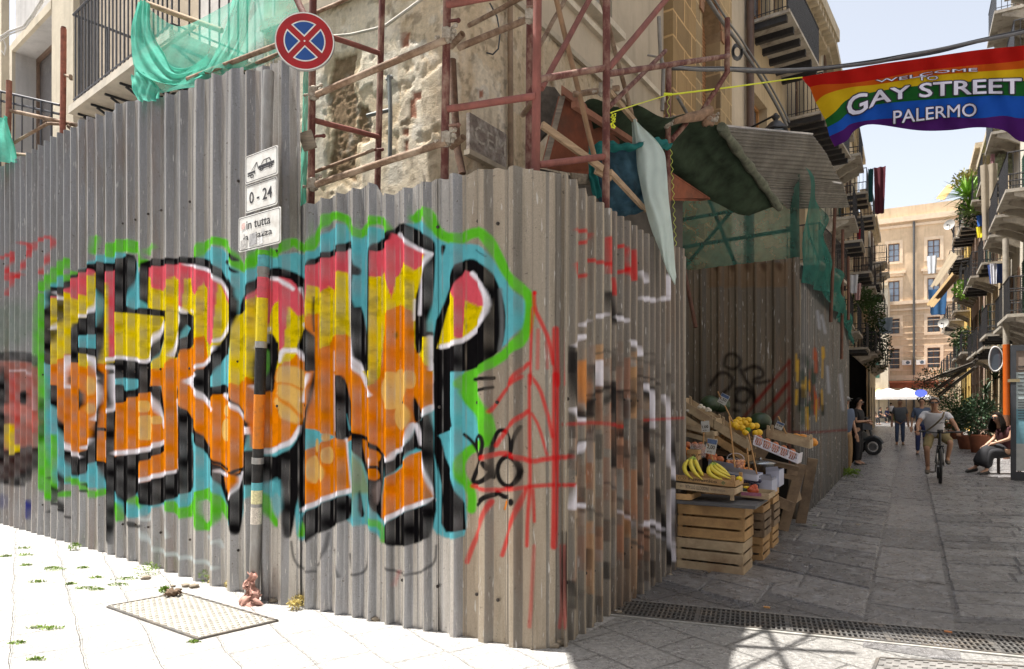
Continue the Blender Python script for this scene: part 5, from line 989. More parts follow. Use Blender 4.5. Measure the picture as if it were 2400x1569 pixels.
def relief(name, pathfn, L, z0, z1, parent, res=.022, feats=(), base=(.78, .71, .60), seed=1, peel=.56, fil=None):
    nu = int(L/res)+1; nz = int((z1-z0)/res)+1; U, Z = np.meshgrid(np.linspace(0, L, nu), np.linspace(z0, z1, nz))
    P = [pathfn(u) for u in np.linspace(0, L, nu)]
    px = np.array([q[0].x for q in P]); py = np.array([q[0].y for q in P]); nx = np.array([q[1].x for q in P]); ny = np.array([q[1].y for q in P])
    f1 = fbm(U, Z, seed, 1.3); f2 = fbm(U, Z, seed+5, 5.); f3 = fbm(U, Z, seed+9, 14.)
    sx = CX+(px[None]/py[None])*F*np.ones_like(Z); sy = HZ-(Z-CAMH)/py[None]*F      # only used to place the traced patches on this wall
    pe = np.clip((f1+.25*f2+.1*f3-peel-.10)*40, 0, 1); ru = np.zeros_like(U); br = np.zeros_like(U); wh = np.zeros_like(U)
    for kind, x0, y0, x1, y1 in feats:
        wob = 8*(f2-.5)*4; d = np.minimum(np.minimum(sx-x0, x1-sx), np.minimum(sy-y0, y1-sy))+wob*(1 if kind != 'brick' else .15)
        mk = np.clip(d/2+.5, 0, 1)
        if kind == 'rubble': ru = np.maximum(ru, mk)
        elif kind == 'brick': br = np.maximum(br, mk)
        elif kind == 'white': wh = np.maximum(wh, mk)
        elif kind == 'peel': pe = np.maximum(pe, mk)
    w = -.012*pe-.035*ru*(.5+1.6*np.abs(f3-.5))-.008*br+.002*(f2-.5)+.009*(f3-.5)
    base = np.array(base); C = np.ones(U.shape+(3,))*base*(.75+.5*f2[..., None])
    mix = lambda C, m, col, k=1.0: C*(1-m[..., None]*k)+np.array(col)*m[..., None]*k
    C = mix(C, np.clip((f1-.42)*4, 0, 1)*(1-pe), (.62, .57, .48), .5); C = mix(C, pe, (.62, .50, .35), .65); C = mix(C, wh, (.70, .67, .62), .8); C = mix(C, ru, (.27, .19, .12)); C = mix(C, br, (.34, .13, .08), .9); C = mix(C, np.clip((f3-.58)*10, 0, 1), (.16, .12, .085), .5); C = mix(C, np.clip((f2-.62)*9, 0, 1), (.75, .72, .68), .4)
    if fil: C = fil(C, U, Z, sx, sy)
    X = px[None]+nx[None]*w; Y = py[None]+ny[None]*w; vs = np.stack([X, Y, Z], -1).reshape(-1, 3); idx = np.arange(nz*nu).reshape(nz, nu); f = np.stack([idx[:-1, :-1], idx[:-1, 1:], idx[1:, 1:], idx[1:, :-1]], -1).reshape(-1, 4)
    me = bpy.data.meshes.new(name); me.vertices.add(len(vs)); me.vertices.foreach_set('co', (vs-np.array(parent.location)).astype(np.float32).ravel()); me.loops.add(len(f)*4); me.loops.foreach_set('vertex_index', f.astype(np.int32).ravel()); me.polygons.add(len(f)); me.polygons.foreach_set('loop_start', np.arange(0, len(f)*4, 4, dtype=np.int32)); me.update(calc_edges=True)
    at_ = me.attributes.new('tone', 'FLOAT_COLOR', 'POINT'); at_.data.foreach_set('color', np.concatenate([C, np.ones(U.shape+(1,))], -1).astype(np.float32).ravel()); me.materials.append(old_m); o = bpy.data.objects.new(name, me); link(o, parent); return o
B1 = thing('corner_building', 'old corner building with crumbling plaster behind the scaffold, stone blocks further right', 'building', CB)
Lm = 2.75; r_ = .45; Ls = 5.4; LH = 5.92
def path1(u):
    if u < Lm-r_: return CB-dBm*(Lm-u), nBm
    if u > Lm+r_: return CB+dBs*(u-Lm), nBs
    f = (u-Lm+r_)/(2*r_); a = CB-dBm*r_; c = CB+dBs*r_; p = a*(1-f)**2+CB*2*f*(1-f)+c*f*f; return p, (nBm*(1-f)+nBs*f).normalized()
feats = [('rubble', 772, 130, 830, 420), ('rubble', 838, 250, 862, 330), ('peel', 760, 120, 842, 440), ('brick', 941, 75, 959, 110), ('brick', 967, 216, 987, 234), ('brick', 961, 232, 975, 276), ('brick', 944, 300, 956, 318), ('brick', 948, 330, 956, 356), ('white', 900, 120, 935, 240), ('white', 930, 90, 1000, 130), ('white', 970, 300, 985, 325), ('white', 915, 380, 940, 430), ('white', 735, 170, 765, 400), ('white', 1115, 205, 1145, 250), ('brick', 1123, 212, 1133, 230), ('peel', 1075, 60, 1110, 400), ('rubble', 1240, 190, 1300, 260), ('peel', 1200, 100, 1300, 400)]
def tint(C, U, Z, sx, sy):
    m = (np.clip((sx-990)/30, 0, 1)*np.clip((1058-sx)/10, 0, 1)*np.clip((sy-150)/60, 0, 1))[..., None]; C = C*(1-m*.35)+np.array((.42, .29, .15))*m*.35
    m = np.clip((sx-1190)/60, 0, 1)[..., None]; return C*(1-.25*m)+np.array((.30, .26, .21))*.25*m
relief('old_wall', path1, Lm+Ls, 2.4, LH, B1, .02, feats, fil=tint)
m = MB(); m.quad(CB-dBm*Lm-nBm*.1, CB-nBm*.1, CB-nBm*.1+UP*2.5, CB-dBm*Lm-nBm*.1+UP*2.5); m.quad(CB-nBs*.1, CB+dBs*Ls-nBs*.1, CB+dBs*Ls-nBs*.1+UP*2.5, CB-nBs*.1+UP*2.5); m.build('old_wall_foot', M('wall foot', (.3, .26, .2), .9, 0, .3, 3, .4), B1)
stucco = uvmat('beige stucco', 'plaster', (.52, .44, .34)); FS = Fac(CB, dBs, nBs); FM = Fac(CB-dBm*Lm, dBm, nBm)
hw = [(2.2, 3.4, 6.75, 9.0)]; FS.wall('stucco_wall', 5.36, LH, 18, hw, stucco, B1); FS.window(*hw[0], B1, fm=M('pale frame', (.4, .38, .35), .6), pane=M('grey pane', (.35, .36, .38), .3, 0, .2, 2, 0))
m = MB(); FS.box(m, -.03, 5.33, LH-.04, LH+.03, 0, .045); m.build('string_course', M('stone band', (.42, .36, .28), .85, 0, .25, 5, .4), B1); m = MB(); FS.box(m, 1.4, 5.33, 6.45, 6.53, 0, .06); FS.box(m, 2.05, 3.55, 6.64, 6.73, 0, .14); m.build('sill_course', M('light band', (.60, .53, .43), .85, 0, .2, 5, .3), B1)
FM.wall('stucco_wall', Lm, LH, 18, [(.9, 2.0, 6.3, 8.6)], stucco, B1); FM.window(.9, 2.0, 6.3, 8.6, B1)
m = MB(); FM.box(m, 0, Lm, LH-.04, LH+.07, 0, .06); m.build('string_course', M('stone band'), B1)
ash = uvmat('tufa ashlar', 'ashlar', (.33, .225, .115), (1.75, 1.7, 1.6), bw=.75, bh=.42); ash2 = uvmat('tufa rubble', 'ashlar', (.36, .27, .16), (1.5, 1.45, 1.35), bw=.55, bh=.36)
FA = Fac(CB+dBs*5.36, dBs, nBs); FA.wall('stone_wall', 3.97, 0, 18, [(2.0, 3.15, 6.9, 9.45)], ash2, B1, rev=.35)
m = MB(); q = .55
FA.box(m, 0, 1.15, 0, 17.9, 0, .16); o = m.build('stone_pilaster', ash, B1); l = o.data.uv_layers.new(name='uv')
for lp in o.data.loops: v = o.data.vertices[lp.vertex_index].co+CB; l.data[lp.index].uv = ((v-FA.P).dot(dBs)+(v-FA.P).dot(nBs), v.z)
# arch of the niche with a bricked-up back
m = MB(); c = 2.575; R_ = .575; zc = 8.875; k = 10
for i in range(k):
    a0, a1 = math.pi*i/k, math.pi*(i+1)/k; p0 = (c+R_*math.cos(a0), zc+R_*math.sin(a0)); p1 = (c+R_*math.cos(a1), zc+R_*math.sin(a1)); e0 = (p0[0], 9.45); e1 = (p1[0], 9.45)
    m.quad(FA(*p1, .003), FA(*p0, .003), FA(*e0, .003), FA(*e1, .003)); m.quad(FA(*p0, .003), FA(*p1, .003), FA(*p1, -.3), FA(*p0, -.3))
o = m.build('arch', M('arch stone', (.30, .21, .12), .9, 0, .35, 4, .5), B1)
m = MB()
for i in range(9):
    a0, a1 = math.pi*(i+.06)/9, math.pi*(i+.94)/9; r0, r1 = R_+.002, R_+.2
    m.prism([FA(c+r0*math.cos(a0), zc+r0*math.sin(a0), .004), FA(c+r1*math.cos(a0), zc+r1*math.sin(a0), .004), FA(c+r1*math.cos(a1), zc+r1*math.sin(a1), .004), FA(c+r0*math.cos(a1), zc+r0*math.sin(a1), .004)], nBs*.03)
m.build('arch_stones', M('arch brick', (.30, .16, .09), .9, 0, .3, 6, .4), B1)
m = MB(); m.quad(FA(1.95, 6.9, -.3), FA(3.2, 6.9, -.3), FA(3.2, 9.45, -.3), FA(1.95, 9.45, -.3)); o = m.build('niche_back', uvmat('niche brick', 'ashlar', (.27, .14, .07), (1.5, 1.5, 1.5), bw=.24, bh=.07), B1); l = o.data.uv_layers.new(name='uv')
for lp in o.data.loops: v = o.data.vertices[lp.vertex_index].co+CB; l.data[lp.index].uv = ((v-FA.P).dot(dBs), v.z)
FS.body(9.33, 18, 7, stucco, B1, -.4)
FT = Fac(CB+dBs*9.33, dBs, nBs); FT.wall('stucco_wall', 1.25, 0, 18, [], stucco, B1)
# grey weathered plaque on the street side, cracks, pipes
PLQ = Fac(*((hit(1087, 300, CB, dBs)[0]*1.0)*1 for _ in (0,)), dBs, nBs); PLQ.P.z = 0
u1_ = (hit(1175, 300, CB, dBs)[0]-hit(1087, 300, CB, dBs)[0]).length; zt = hit(1087, 262, CB, dBs)[0].z; zb = hit(1087, 352, CB, dBs)[0].z
m = MB(); PLQ.box(m, .04, u1_, zb, zt, 0, .04); PL_ = m.build('plaque', M('slate plaque', (.20, .16, .14), .8, 0, .45, 12, .5, 30, dirt=(.45, .41, .37), dirts=9), B1)
m = MB(); vs, fs, _ = map_text('CEM', lambda x, y: PLQ(.12+.55*x, zb+.12+.17*y, .0425), 0); m.add(vs, fs); m.build('worn_lettering', M('worn letters', (.42, .38, .33), .9, 0, .5, 30), PL_)
m = MB(); PLQ.box(m, 0, u1_+.04, zb-.05, zb, 0, .07); m.build('plaque_ledge', M('stone band'), B1)
m = MB(); m.tube([hit(1186, -100, CB, dBs)[0]+nBs*.05, hit(1188, 395, CB, dBs)[0]+nBs*.05], .03, 8); m.build('drain_pipe', M('dusty pipe', (.26, .18, .12), .8, 0, .3, 8), B1)
m = MB(); m.tube([at(1060, 140, 6.35), at(1066, 260, 6.35), at(1072, 350, 6.3), at(1084, 408, 6.25)], .035, 8); m.build('rusty_profile', M('rusted iron', (.13, .07, .045), .9, 0, .4, 14, .5), B1)
m = MB(); m.tube([at(1148, 8, 6.8), at(1165, 40, 6.8), at(1172, 80, 6.75), at(1168, 115, 6.7), at(1155, 128, 6.7), at(1140, 124, 6.7)], .008, 6); o = m.build('loose_wire', blk); tag(o, 'thin black wire curling out of the crumbling wall left of the thick scaffold poles', 'wire')
m = MB(); m.tube([at(912, 178, 6.9), at(915, 260, 6.85), at(914, 370, 6.85)], .022, 8); m.tube([at(905, 188, 6.9), at(920, 180, 6.9)], .02, 6); m.tube([at(860, 272, 6.95), at(914, 258, 6.88)], .02, 6); o = m.build('conduit', M('grey conduit', (.16, .17, .17), .6, 0, .2, 9)); tag(o, 'thin dark grey conduit on the peeling wall behind the scaffold', 'conduit')
m = MB(); m.tube([at(780, 85, 7), at(820, 82, 7), at(850, 75, 7), at(880, 68, 6.9), at(905, 60, 6.9)], .014, 6); m.tube([at(905, 60, 6.9), at(960, 20, 6.8), at(1000, -10, 6.8)], .016, 6); o = m.build('cable', M('dusty cable', (.5, .47, .42), .9)); tag(o, 'dusty cables sagging across the plaster behind the scaffold poles', 'cable')

# --- left house with balconies
nL0 = Vector((-.635, -.773, 0)); dL0 = Vector((-.773, .635, 0)); W0 = Vector((-3.08, 8.14, 0))
FL = Fac(W0-dL0*.435, dL0, nL0)         # u grows to the left
cream = uvmat('cream plaster', 'plaster', (.60, .53, .41)); grey_p = uvmat('pale grey plaster', 'plaster', (.56, .54, .52))
B0 = thing('left_building', 'cream and grey plastered house with iron balconies above the left hoarding', 'building', FL.P)
def ufl(px, w=0): return hit(px, 500, FL.P+nL0*w, dL0)[1]
zb0 = at(392, 86, 7.37).z
holes = [(ufl(238), ufl(176), zb0+.02, 9.2), (ufl(130), ufl(36), 3.2, 8.75), (ufl(470), ufl(400), zb0+.02, 9.2)]
holes = [(min(a, b_), max(a, b_), c, e) for a, b_, c, e in holes]
FL.wall('wall', 9.5, 0, 18, holes, grey_p, B0, rev=.45); FL.body(9.5, 18, 6, grey_p, B0, -.5)
for h in holes: FL.window(*h, B0, w=-.36, fm=M('brown old frame', (.20, .13, .09), .7), pane=M('dim glass', (.16, .15, .15), .25, 0, .3, 2, 0), bars=3)
m = MB(); a0, a1 = ufl(187), ufl(140); FL.box(m, min(a0, a1), max(a0, a1), 0, 18, 0, .10); a0, a1 = ufl(22), ufl(-140); FL.box(m, min(a0, a1), max(a0, a1), 0, 18, 0, .14); m.build('pilaster', cream, B0)
m = MB(); h = holes[1]; FL.box(m, h[0]-.16, h[0], h[2], h[3]+.16, 0, .06); FL.box(m, h[1], h[1]+.16, h[2], h[3]+.16, 0, .06); FL.box(m, h[0], h[1], h[3], h[3]+.16, 0, .07); m.build('window_surround', cream, B0)
u_r = (at(392, 86, 7.37)-FL.P).dot(dL0); u_l = u_r+3.04
bal_rail = M('balcony iron grey', (.06, .06, .07), .5, .3, .3, 12)
FL.balcony(u_r, u_l, zb0+.10, .98, B0, slab=M('travertine slab', (.66, .60, .50), .7, 0, .2, 4, .3), rail=bal_rail, brackets=7, bm='scroll', th=.10, hr=1.25, gap=.115)
ub = (at(20, 212, 10.4)-FL.P).dot(dL0); RL = thing('balcony_railing', 'dark iron balcony railing before the tall window at the far left', 'railing', at(60, 300, 11.8)); m = MB()
for y0, y1 in ((214, 247), (236, 268), (362, 372)): m.tube([at(-20, y0-4, 11.8), at(140, y1, 11.3)], .022, 6)
m.build('rail', bal_rail, RL)
for x in (2, 32, 52, 78, 97, 121): m = MB(); m.tube([at(x, 216+x*.22, 11.7-x*.003), at(x-1, 420, 11.7-x*.003)], .018 if x in (97, 121) else .012, 6); m.build('bar', bal_rail, RL)
m = MB(); pts = [(-5, 92, 8.9), (20, 75, 8.85), (55, 62, 8.8), (75, 35, 8.8), (100, -5, 8.7)]; m.tube([at(*p) for p in pts], .014, 6); m.tube([at(x+3, y+6, Y) for x, y, Y in pts], .010, 6); m.tube([at(8, 90, 8.9), at(14, 110, 8.9), at(10, 130, 8.9), at(4, 120, 8.9)], .01, 6); o = m.build('cable', M('white cable', (.6, .58, .55), .8)); tag(o, 'pale cable looping up the wall in the top left corner', 'cable')

# --- second house on the left side of the street
d2 = Vector((.58, .8146, 0)); n2_ = Vector((.8146, -.58, 0)); F2 = Fac(Vector((5.26, 15.37, 0)), d2, n2_)
B2 = thing('balcony_house', 'ochre house with dark beam balconies beyond the stone block wall', 'building', F2.P)
ochre = uvmat('ochre plaster', 'plaster', (.48, .38, .25)); wood_o = M('orange wood', (.42, .20, .07), .6, 0, .2, 5, .2)
h2 = [(.5, 1.75, 6.3, 8.85), (.6, 1.9, 10.2, 12.7), (4.6, 5.8, 9.25, 11.6), (4.6, 5.8, 5.4, 7.8), (2.4, 3.3, 10.2, 12.6)]
F2.wall('wall', 8, 0, 13.4, h2, ochre, B2)
for h in h2: F2.window(*h, B2, fm=wood_o if h[0] < 1 else shut_b)
F2.body(8, 13.4, 6, ochre, B2, -.3); F2.balcony(.05, 3.3, 10.20, .93, B2, brackets=6, bm='beam', style='panel', gap=.09, th=.07); F2.balcony(3.5, 7.6, 9.20, .95, B2, brackets=9, bm='beam', style='panel', gap=.1, th=.07)
F2.balcony(3.5, 7.6, 5.3, .9, B2, brackets=5, bm='beam')
m = MB(); F2.box(m, -.1, 8.05, 13.05, 13.4, -.2, .55); F2.box(m, -.05, 8.0, 12.75, 13.05, -.2, .25)
x = 0
while x < 7.9: F2.box(m, x, x+.16, 12.85, 13.05, .25, .5); x += .36
m.build('cornice', M('cornice stone', (.50, .42, .30), .85, 0, .25, 4, .4), B2)
m = MB(); m.tube([F2(-.06, -.0, .12), F2(-.06, 12.7, .12)], .085, 10); m.build('drain_pipe', M('dark brown pipe', (.10, .06, .045), .5, 0, .2, 6), B2)
# --- rows of houses further down
LC = [0]
def house(label, P, d, n, L, H, mat, side, seed, bal=True, name='row_house', zs=(4.1, 7.6, 11.0), bays=None, ground=True, rails=iron_b):
    r = random.Random(seed); f = Fac(P, d, n); T = thing(name, label, 'building', P); bays = bays or [L*.25, L*.75]; hs = []
    for z in zs:
        if z+2.3 > H: continue
        for b_ in bays: hs.append((b_-.55, b_+.55, z, z+2.25))
    if ground:
        for b_ in bays: hs.append((b_-.8, b_+.8, .02, 2.7))
    f.wall('wall', L, 0, H, hs, mat, T); f.body(L, H, 7, mat, T, -.3)
    for h in hs:
        if h[2] > 1: f.window(*h, T, shut=r.choice([shut_g, shut_b, shut_b, None]))
        else: m = MB(); m.quad(f(h[0], h[2], -.27), f(h[1], h[2], -.27), f(h[1], h[3], -.27), f(h[0], h[3], -.27)); m.build('shop_door', M('dark shop', (.06, .05, .045), .6, 0, .5, 3, .1), T)
    m = MB(); f.box(m, 0, L, H-.25, H, 0, .38); f.box(m, 0, L, H-.42, H-.25, 0, .18); m.build('cornice', M('cornice stone'), T)
    if bal:
        for z in zs:
            if z+2.3 > H: continue
            for b_ in bays:
                if r.random() < .9: f.balcony(b_-1.0-r.random()*.25, b_+1.0+r.random()*.25, z, r.uniform(.75, 1.0), T, rail=rails, brackets=3, bm=r.choice(['beam', 'stone']), style=r.choice(['bars', 'bars', 'panel']), gap=.15)
    return T, f
E2 = F2(8, 0, 0); sE = E2.dot(DS); oE = E2.dot(NR)
mats_l = [uvmat('grey cream plaster', 'plaster', (.52, .46, .36)), uvmat('sand plaster', 'plaster', (.60, .48, .32)), uvmat('tan plaster', 'plaster', (.44, .34, .22)), uvmat('yellow plaster', 'plaster', (.62, .42, .12)), uvmat('pale plaster', 'plaster', (.70, .65, .56)), uvmat('rose plaster', 'plaster', (.52, .38, .30))]
LS = [(7.5, 13.6, 0, 'grey cream house with stacked balconies, third along the left side of the street'), (8.5, 14.3, 1, 'sand coloured house with balconies, fourth along the left side of the street'), (8, 12.8, 2, 'tan house with cluttered balconies, fifth along the left side of the street'), (8, 13.5, 4, 'pale house at the far end of the left side of the street')]
ss = sE; LEFT = []
for i, (L, H, mi, lb) in enumerate(LS): LEFT.append(house(lb, st(ss, oE+.1*i), DS, NR, L, H, mats_l[mi], 1, 10+i, zs=((4.3, 7.7, 10.9), (4.0, 7.2, 10.6), (4.4, 8.0), (4.1, 7.4, 10.6))[i])); ss += L
RS_ = [(9, 17, 4, 'pale house cluttered with balconies and plants at the right edge'), (9, 13.2, 1, 'sand house with awnings, second along the right side of the street'), (8, 14.3, 5, 'rose tinted house, third along the right side of the street'), (8, 13.0, 3, 'bright yellow house, fourth along the right side of the street'), (9, 12.2, 2, 'tan house at the far end of the right side of the street')]
ss = 22.0; RIGHT = []; oR = 3.2
for i, (L, H, mi, lb) in enumerate(RS_): RIGHT.append(house(lb, st(ss, oR-.05*i), DS, -NR, L, H, mats_l[mi], -1, 30+i, zs=((4.0, 7.4, 10.9, 13.6), (3.8, 7.0, 10.2), (4.2, 7.7, 11.0), (3.9, 7.2, 10.3), (4.0, 7.4))[i], bays=[L*.2, L*.52, L*.84])); ss += L
# out of the picture on the right: the block that closes the near side of the street
house('house on the right side of the street mouth', st(9.5, 4.6), DS, -NR, 12.4, 15, mats_l[4], -1, 77, bal=False)
# --- the big palazzo that closes the street
P0 = at(2010, 950, 71); P0.z = 0; FP = Fac(P0, NR, -DS)
BP = thing('palazzo', 'large beige four storey palazzo closing the far end of the street', 'building', P0); pm = uvmat('palazzo stucco', 'plaster', (.62, .47, .32)); zpx = lambda y, Y=70.: CAMH+(HZ-y)/F*Y
def up_(px): return hit(px, 500, FP.P, NR)[1]
cols = [(2082, 2108), (2174, 2203), (2267, 2295)]; rows = [(575, 617), (662, 712), (750, 785), (820, 865)]; hs = []
for x0, x1 in cols:
    for k, (y0, y1) in enumerate(rows): hs.append((up_(x0), up_(x1), zpx(y1), zpx(y0)))
FP.wall('wall', 24, 0, zpx(492), hs, pm, BP); FP.body(24, zpx(492), 10, pm, BP, -.3)
pane_l = M('sky lit pane', (.30, .38, .50), .15, 0, .3, .6, 0)
for k, h in enumerate(hs): FP.window(*h, BP, pane=pane_l if k % 4 < 2 else glass); 
lb_ = M('palazzo trim', (.66, .52, .38), .85, 0, .1, 3)
for h in hs: m = MB(); FP.box(m, h[0]-.3, h[0]-.02, h[2]-.25, h[3]+.3, 0, .06); FP.box(m, h[1]+.02, h[1]+.3, h[2]-.25, h[3]+.3, 0, .06); FP.box(m, h[0]-.02, h[1]+.02, h[3]+.02, h[3]+.3, 0, .06); FP.box(m, h[0]-.02, h[1]+.02, h[2]-.25, h[2]-.02, 0, .08); m.build('window_trim', lb_, BP)
for k, h in enumerate(hs):
    if k % 4 == 1: m = MB(); FP.box(m, h[0]-.55, h[1]+.55, h[3]+.7, h[3]+.95, 0, .35); FP.box(m, h[0]-.4, h[1]+.4, h[3]+.45, h[3]+.7, 0, .2); m.build('window_hood', lb_, BP)
m = MB()
for y, hh, w in ((528, .5, .35), (540, .25, .15), (718, .35, .25), (732, .2, .12), (893, .5, .3)): FP.box(m, 0, 24, zpx(y), zpx(y)+hh, 0, w)
z = zpx(885)
while z < zpx(735): FP.box(m, 0, 24, z, z+.07, 0, .05); z += .62
m.build('string_course', M('palazzo trim'), BP); m = MB(); m.tube([FP(up_(2142), .2, .2), FP(up_(2142), zpx(530), .2)], .11, 8); m.build('drain_pipe', M('dark pipe', (.08, .08, .08), .5), BP)
for x in (2125, 2158):
    m = MB(); u = up_(x); FP.box(m, u-.4, u+.4, zpx(858), zpx(847), 0, .35); a = m.build('air_conditioner', M('ac white', (.7, .7, .68), .5), BP); m = MB(); m.lathe(FP(u, 0, 0), [(0, 0)], 3); 
    m = MB(); c = FP(u+.1, (zpx(858)+zpx(847))/2, .355); vs = [c+NR*(.18*math.cos(k*.5236))+UP*(.18*math.sin(k*.5236)) for k in range(12)]; m.add(vs, [tuple(range(12))]); m.build('fan', glass, a)
# houses behind, left of the palazzo
house('distant cream house left of the palazzo', st(73, -9), NR, -DS, 7.2, 13, mats_l[0], 1, 90, bal=False, name='distant_house', ground=False)

# the other sides of the small square, behind and beside the photographer
SQ = [('pale grey house across the square behind the photographer', Vector((10, -7.5, 0)), Vector((-1, 0, 0)), Vector((0, 1, 0)), 22, 13.5, 1), ('grey house on the left side of the square', Vector((-13.5, -6, 0)), Vector((0, 1, 0)), Vector((1, 0, 0)), 15, 12, 4), ('pale house on the right side of the square', Vector((9.5, 5.2, 0)), Vector((0, -1, 0)), Vector((-1, 0, 0)), 12, 14, 0)]
for k, (lb, P_, d_, n_, L_, H_, mi) in enumerate(SQ): house(lb, P_, d_, n_, L_, H_, grey_p, 1, 200+k, bal=False, bays=[L_*.15, L_*.38, L_*.62, L_*.85])
# ---------------- second enclosure, nets, canopy ----------------
C2 = Vector((3.875, 9.185, 0)); TE = thing('corrugated_fence', 'dark dull corrugated enclosure behind the fruit stall and along the street', 'metal fence', C2)
PF = C2-NR*2.95
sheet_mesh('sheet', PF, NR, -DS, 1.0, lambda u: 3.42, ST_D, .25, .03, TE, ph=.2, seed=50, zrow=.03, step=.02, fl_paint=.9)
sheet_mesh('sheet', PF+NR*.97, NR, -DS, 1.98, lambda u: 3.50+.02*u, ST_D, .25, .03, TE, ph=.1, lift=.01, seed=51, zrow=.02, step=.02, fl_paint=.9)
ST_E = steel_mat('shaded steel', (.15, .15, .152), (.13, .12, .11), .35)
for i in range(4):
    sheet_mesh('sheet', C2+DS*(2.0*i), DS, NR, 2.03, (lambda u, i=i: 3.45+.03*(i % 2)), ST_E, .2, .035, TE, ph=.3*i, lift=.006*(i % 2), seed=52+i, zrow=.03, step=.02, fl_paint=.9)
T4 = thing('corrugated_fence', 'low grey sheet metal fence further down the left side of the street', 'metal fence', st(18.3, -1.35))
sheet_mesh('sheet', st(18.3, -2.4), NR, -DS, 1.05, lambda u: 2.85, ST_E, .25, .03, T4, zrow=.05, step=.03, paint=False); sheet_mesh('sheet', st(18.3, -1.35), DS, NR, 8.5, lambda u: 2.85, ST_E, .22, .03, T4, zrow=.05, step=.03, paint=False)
dnet2 = cloth_mat('teal net', (.035, .17, .14), .4, .3, .78)
def wcloth(name, label, cat, rows, mat, **k): return cloth(name, label, cat, [[Vector(p) for p in r] for r in rows], mat, **k)
# net hung on the street side of the enclosure
rows = []
for zt in (0, .35, .7, 1):
    rows.append([st(9.95+q[0], -1.22+q[2]+.05*math.sin(q[0]*2), q[1]*(1-zt)+(q[3] if len(q) > 3 else 3.2)*zt) for q in ((-.05, 4.75, 0), (.6, 4.4, .05), (1.2, 4.15, .12), (2.4, 4.0, .08), (3.6, 3.9, .1), (5.0, 3.75, .05), (6.4, 3.62, .05), (7.8, 3.5, .02, 2.9))])
wcloth('debris_net', 'dark green net bunched over the top of the street side enclosure', 'net', rows, dnet2, nu=40, nv=16, amp=.05, fu=.9, fv=.6, n=NR)
rows = [[st(10.05, -4.3, 4.9), st(10.0, -3.4, 4.9), st(9.98, -2.4, 4.85), st(9.95, -1.3, 4.8)], [st(10.05, -4.25, 4.1), st(10.0, -3.4, 4.1), st(10, -2.4, 4.1), st(9.97, -1.3, 4.1)], [st(10.1, -4.3, 3.4), st(10.05, -3.5, 3.4), st(10, -2.5, 3.4), st(10, -1.3, 3.4)]]
wcloth('debris_net', 'see through green net stretched above the wall behind the fruit stall', 'net', rows, cloth_mat('thin teal net', (.07, .20, .16), .45, .3, .70), nu=34, nv=14, amp=.03, fu=.7, fv=.5, n=-DS)
SK = thing('scaffold', 'rusty tubes holding the netting above the fruit stall enclosure', 'scaffold', st(9, -2))
dk = M('deep rust tube', (.13, .06, .04), .8, .1, .4, 9, .4)
for o_, s_ in ((-1.42, 10.08), (-3.3, 10.3), (-4.3, 9.8)):
    m = MB(); m.tube([st(s_, o_, 0), st(s_+.02, o_+.03, 4.9)], .045 if o_ > -2 else .03, 8); m.build('pole', dk, SK)
for a, b_ in ((st(9.9, -4.6, 3.0), st(9.8, -3.9, 4.6)), (st(10.2, -3.8, 3.9), st(10.2, -1.4, 4.0)), (st(10.3, -3.2, 3.4), st(10.3, -2.0, 4.7)), (st(10.3, -2.7, 4.9), st(10.3, -2.1, 3.3)), (st(10.2, -3.0, 4.35), st(10.2, -1.5, 4.4)), (st(12.2, -1.12, 2.9), st(12.2, -1.05, 4.9)), (st(14., -1.1, 2.4), st(14., -1.08, 4.8)), (st(15.6, -1.1, 3.3), st(15.6, -1.1, 4.6)), (st(9.6, -3.0, 4.6), st(9.2, -2.5, 2.6))):
    m = MB(); m.tube([a, b_], .028, 8); m.build('tube', dk, SK)
# sagging dark green tarpaulin canopy
tarp = cloth_mat('mouldy green tarpaulin', (.035, .052, .032), .12, .5); tarp2 = M('tarp patches', (.05, .06, .04), .9)
cloth('tarpaulin', 'mouldy dark green tarpaulin canopy sagging over the fruit stall', 'tarpaulin', [
    [(1368, 243, 5.7), (1430, 245, 5.9), (1500, 252, 6.3), (1580, 272, 6.8), (1640, 282, 7.1), (1690, 299, 7.3)],
    [(1385, 285, 6.2), (1450, 292, 6.5), (1530, 315, 7.0), (1610, 345, 7.5), (1680, 365, 7.9), (1735, 370, 8.0)],
    [(1400, 312, 6.6), (1480, 345, 7.0), (1550, 385, 7.6), (1630, 425, 8.1), (1715, 440, 8.4), (1780, 430, 8.6)],
    [(1420, 330, 6.9), (1500, 372, 7.4), (1570, 410, 8.0), (1665, 473, 8.6), (1745, 498, 8.9), (1826, 492, 9.1)]], tarp, nu=34, nv=20, amp=.03, fu=.6, fv=.5, n=Vector((0, 0, 1)))
m = MB(); m.tube(interp_grid([[at(1690, 297, 7.25), at(1735, 362, 7.9), at(1782, 425, 8.5), at(1828, 490, 9.0)]]*2, 14, 1)[0], [.05+.012*math.sin(i*2.1) for i in range(15)], 9); o = m.build('rolled_edge', M('mossy roll', (.13, .14, .10), .9, 0, .5, 9, .6, 30)); tag(o, 'rolled mossy cloth edge running down the side of the dark green canopy', 'tarpaulin')
m = MB(); m.tube([at(1574, 283, 6.9), at(1640, 272, 7.1), at(1665, 258, 7.15)], [.04, .055, .05], 9); m.tube([at(1640, 262, 7.2), at(1672, 276, 7.2), at(1668, 295, 7.2)], [.03, .04, .02], 8); m.ball(at(1655, 285, 7.15), .06, 10, 7, (1, 1, .8), noise=.3); m.build('lashed_pole', M('weathered log', (.27, .17, .11), .9, 0, .4, 12, .6)); o = bpy.data.objects['lashed_pole']; tag(o, 'weathered lashed pole ends at the outer corner of the canopy', 'pole')
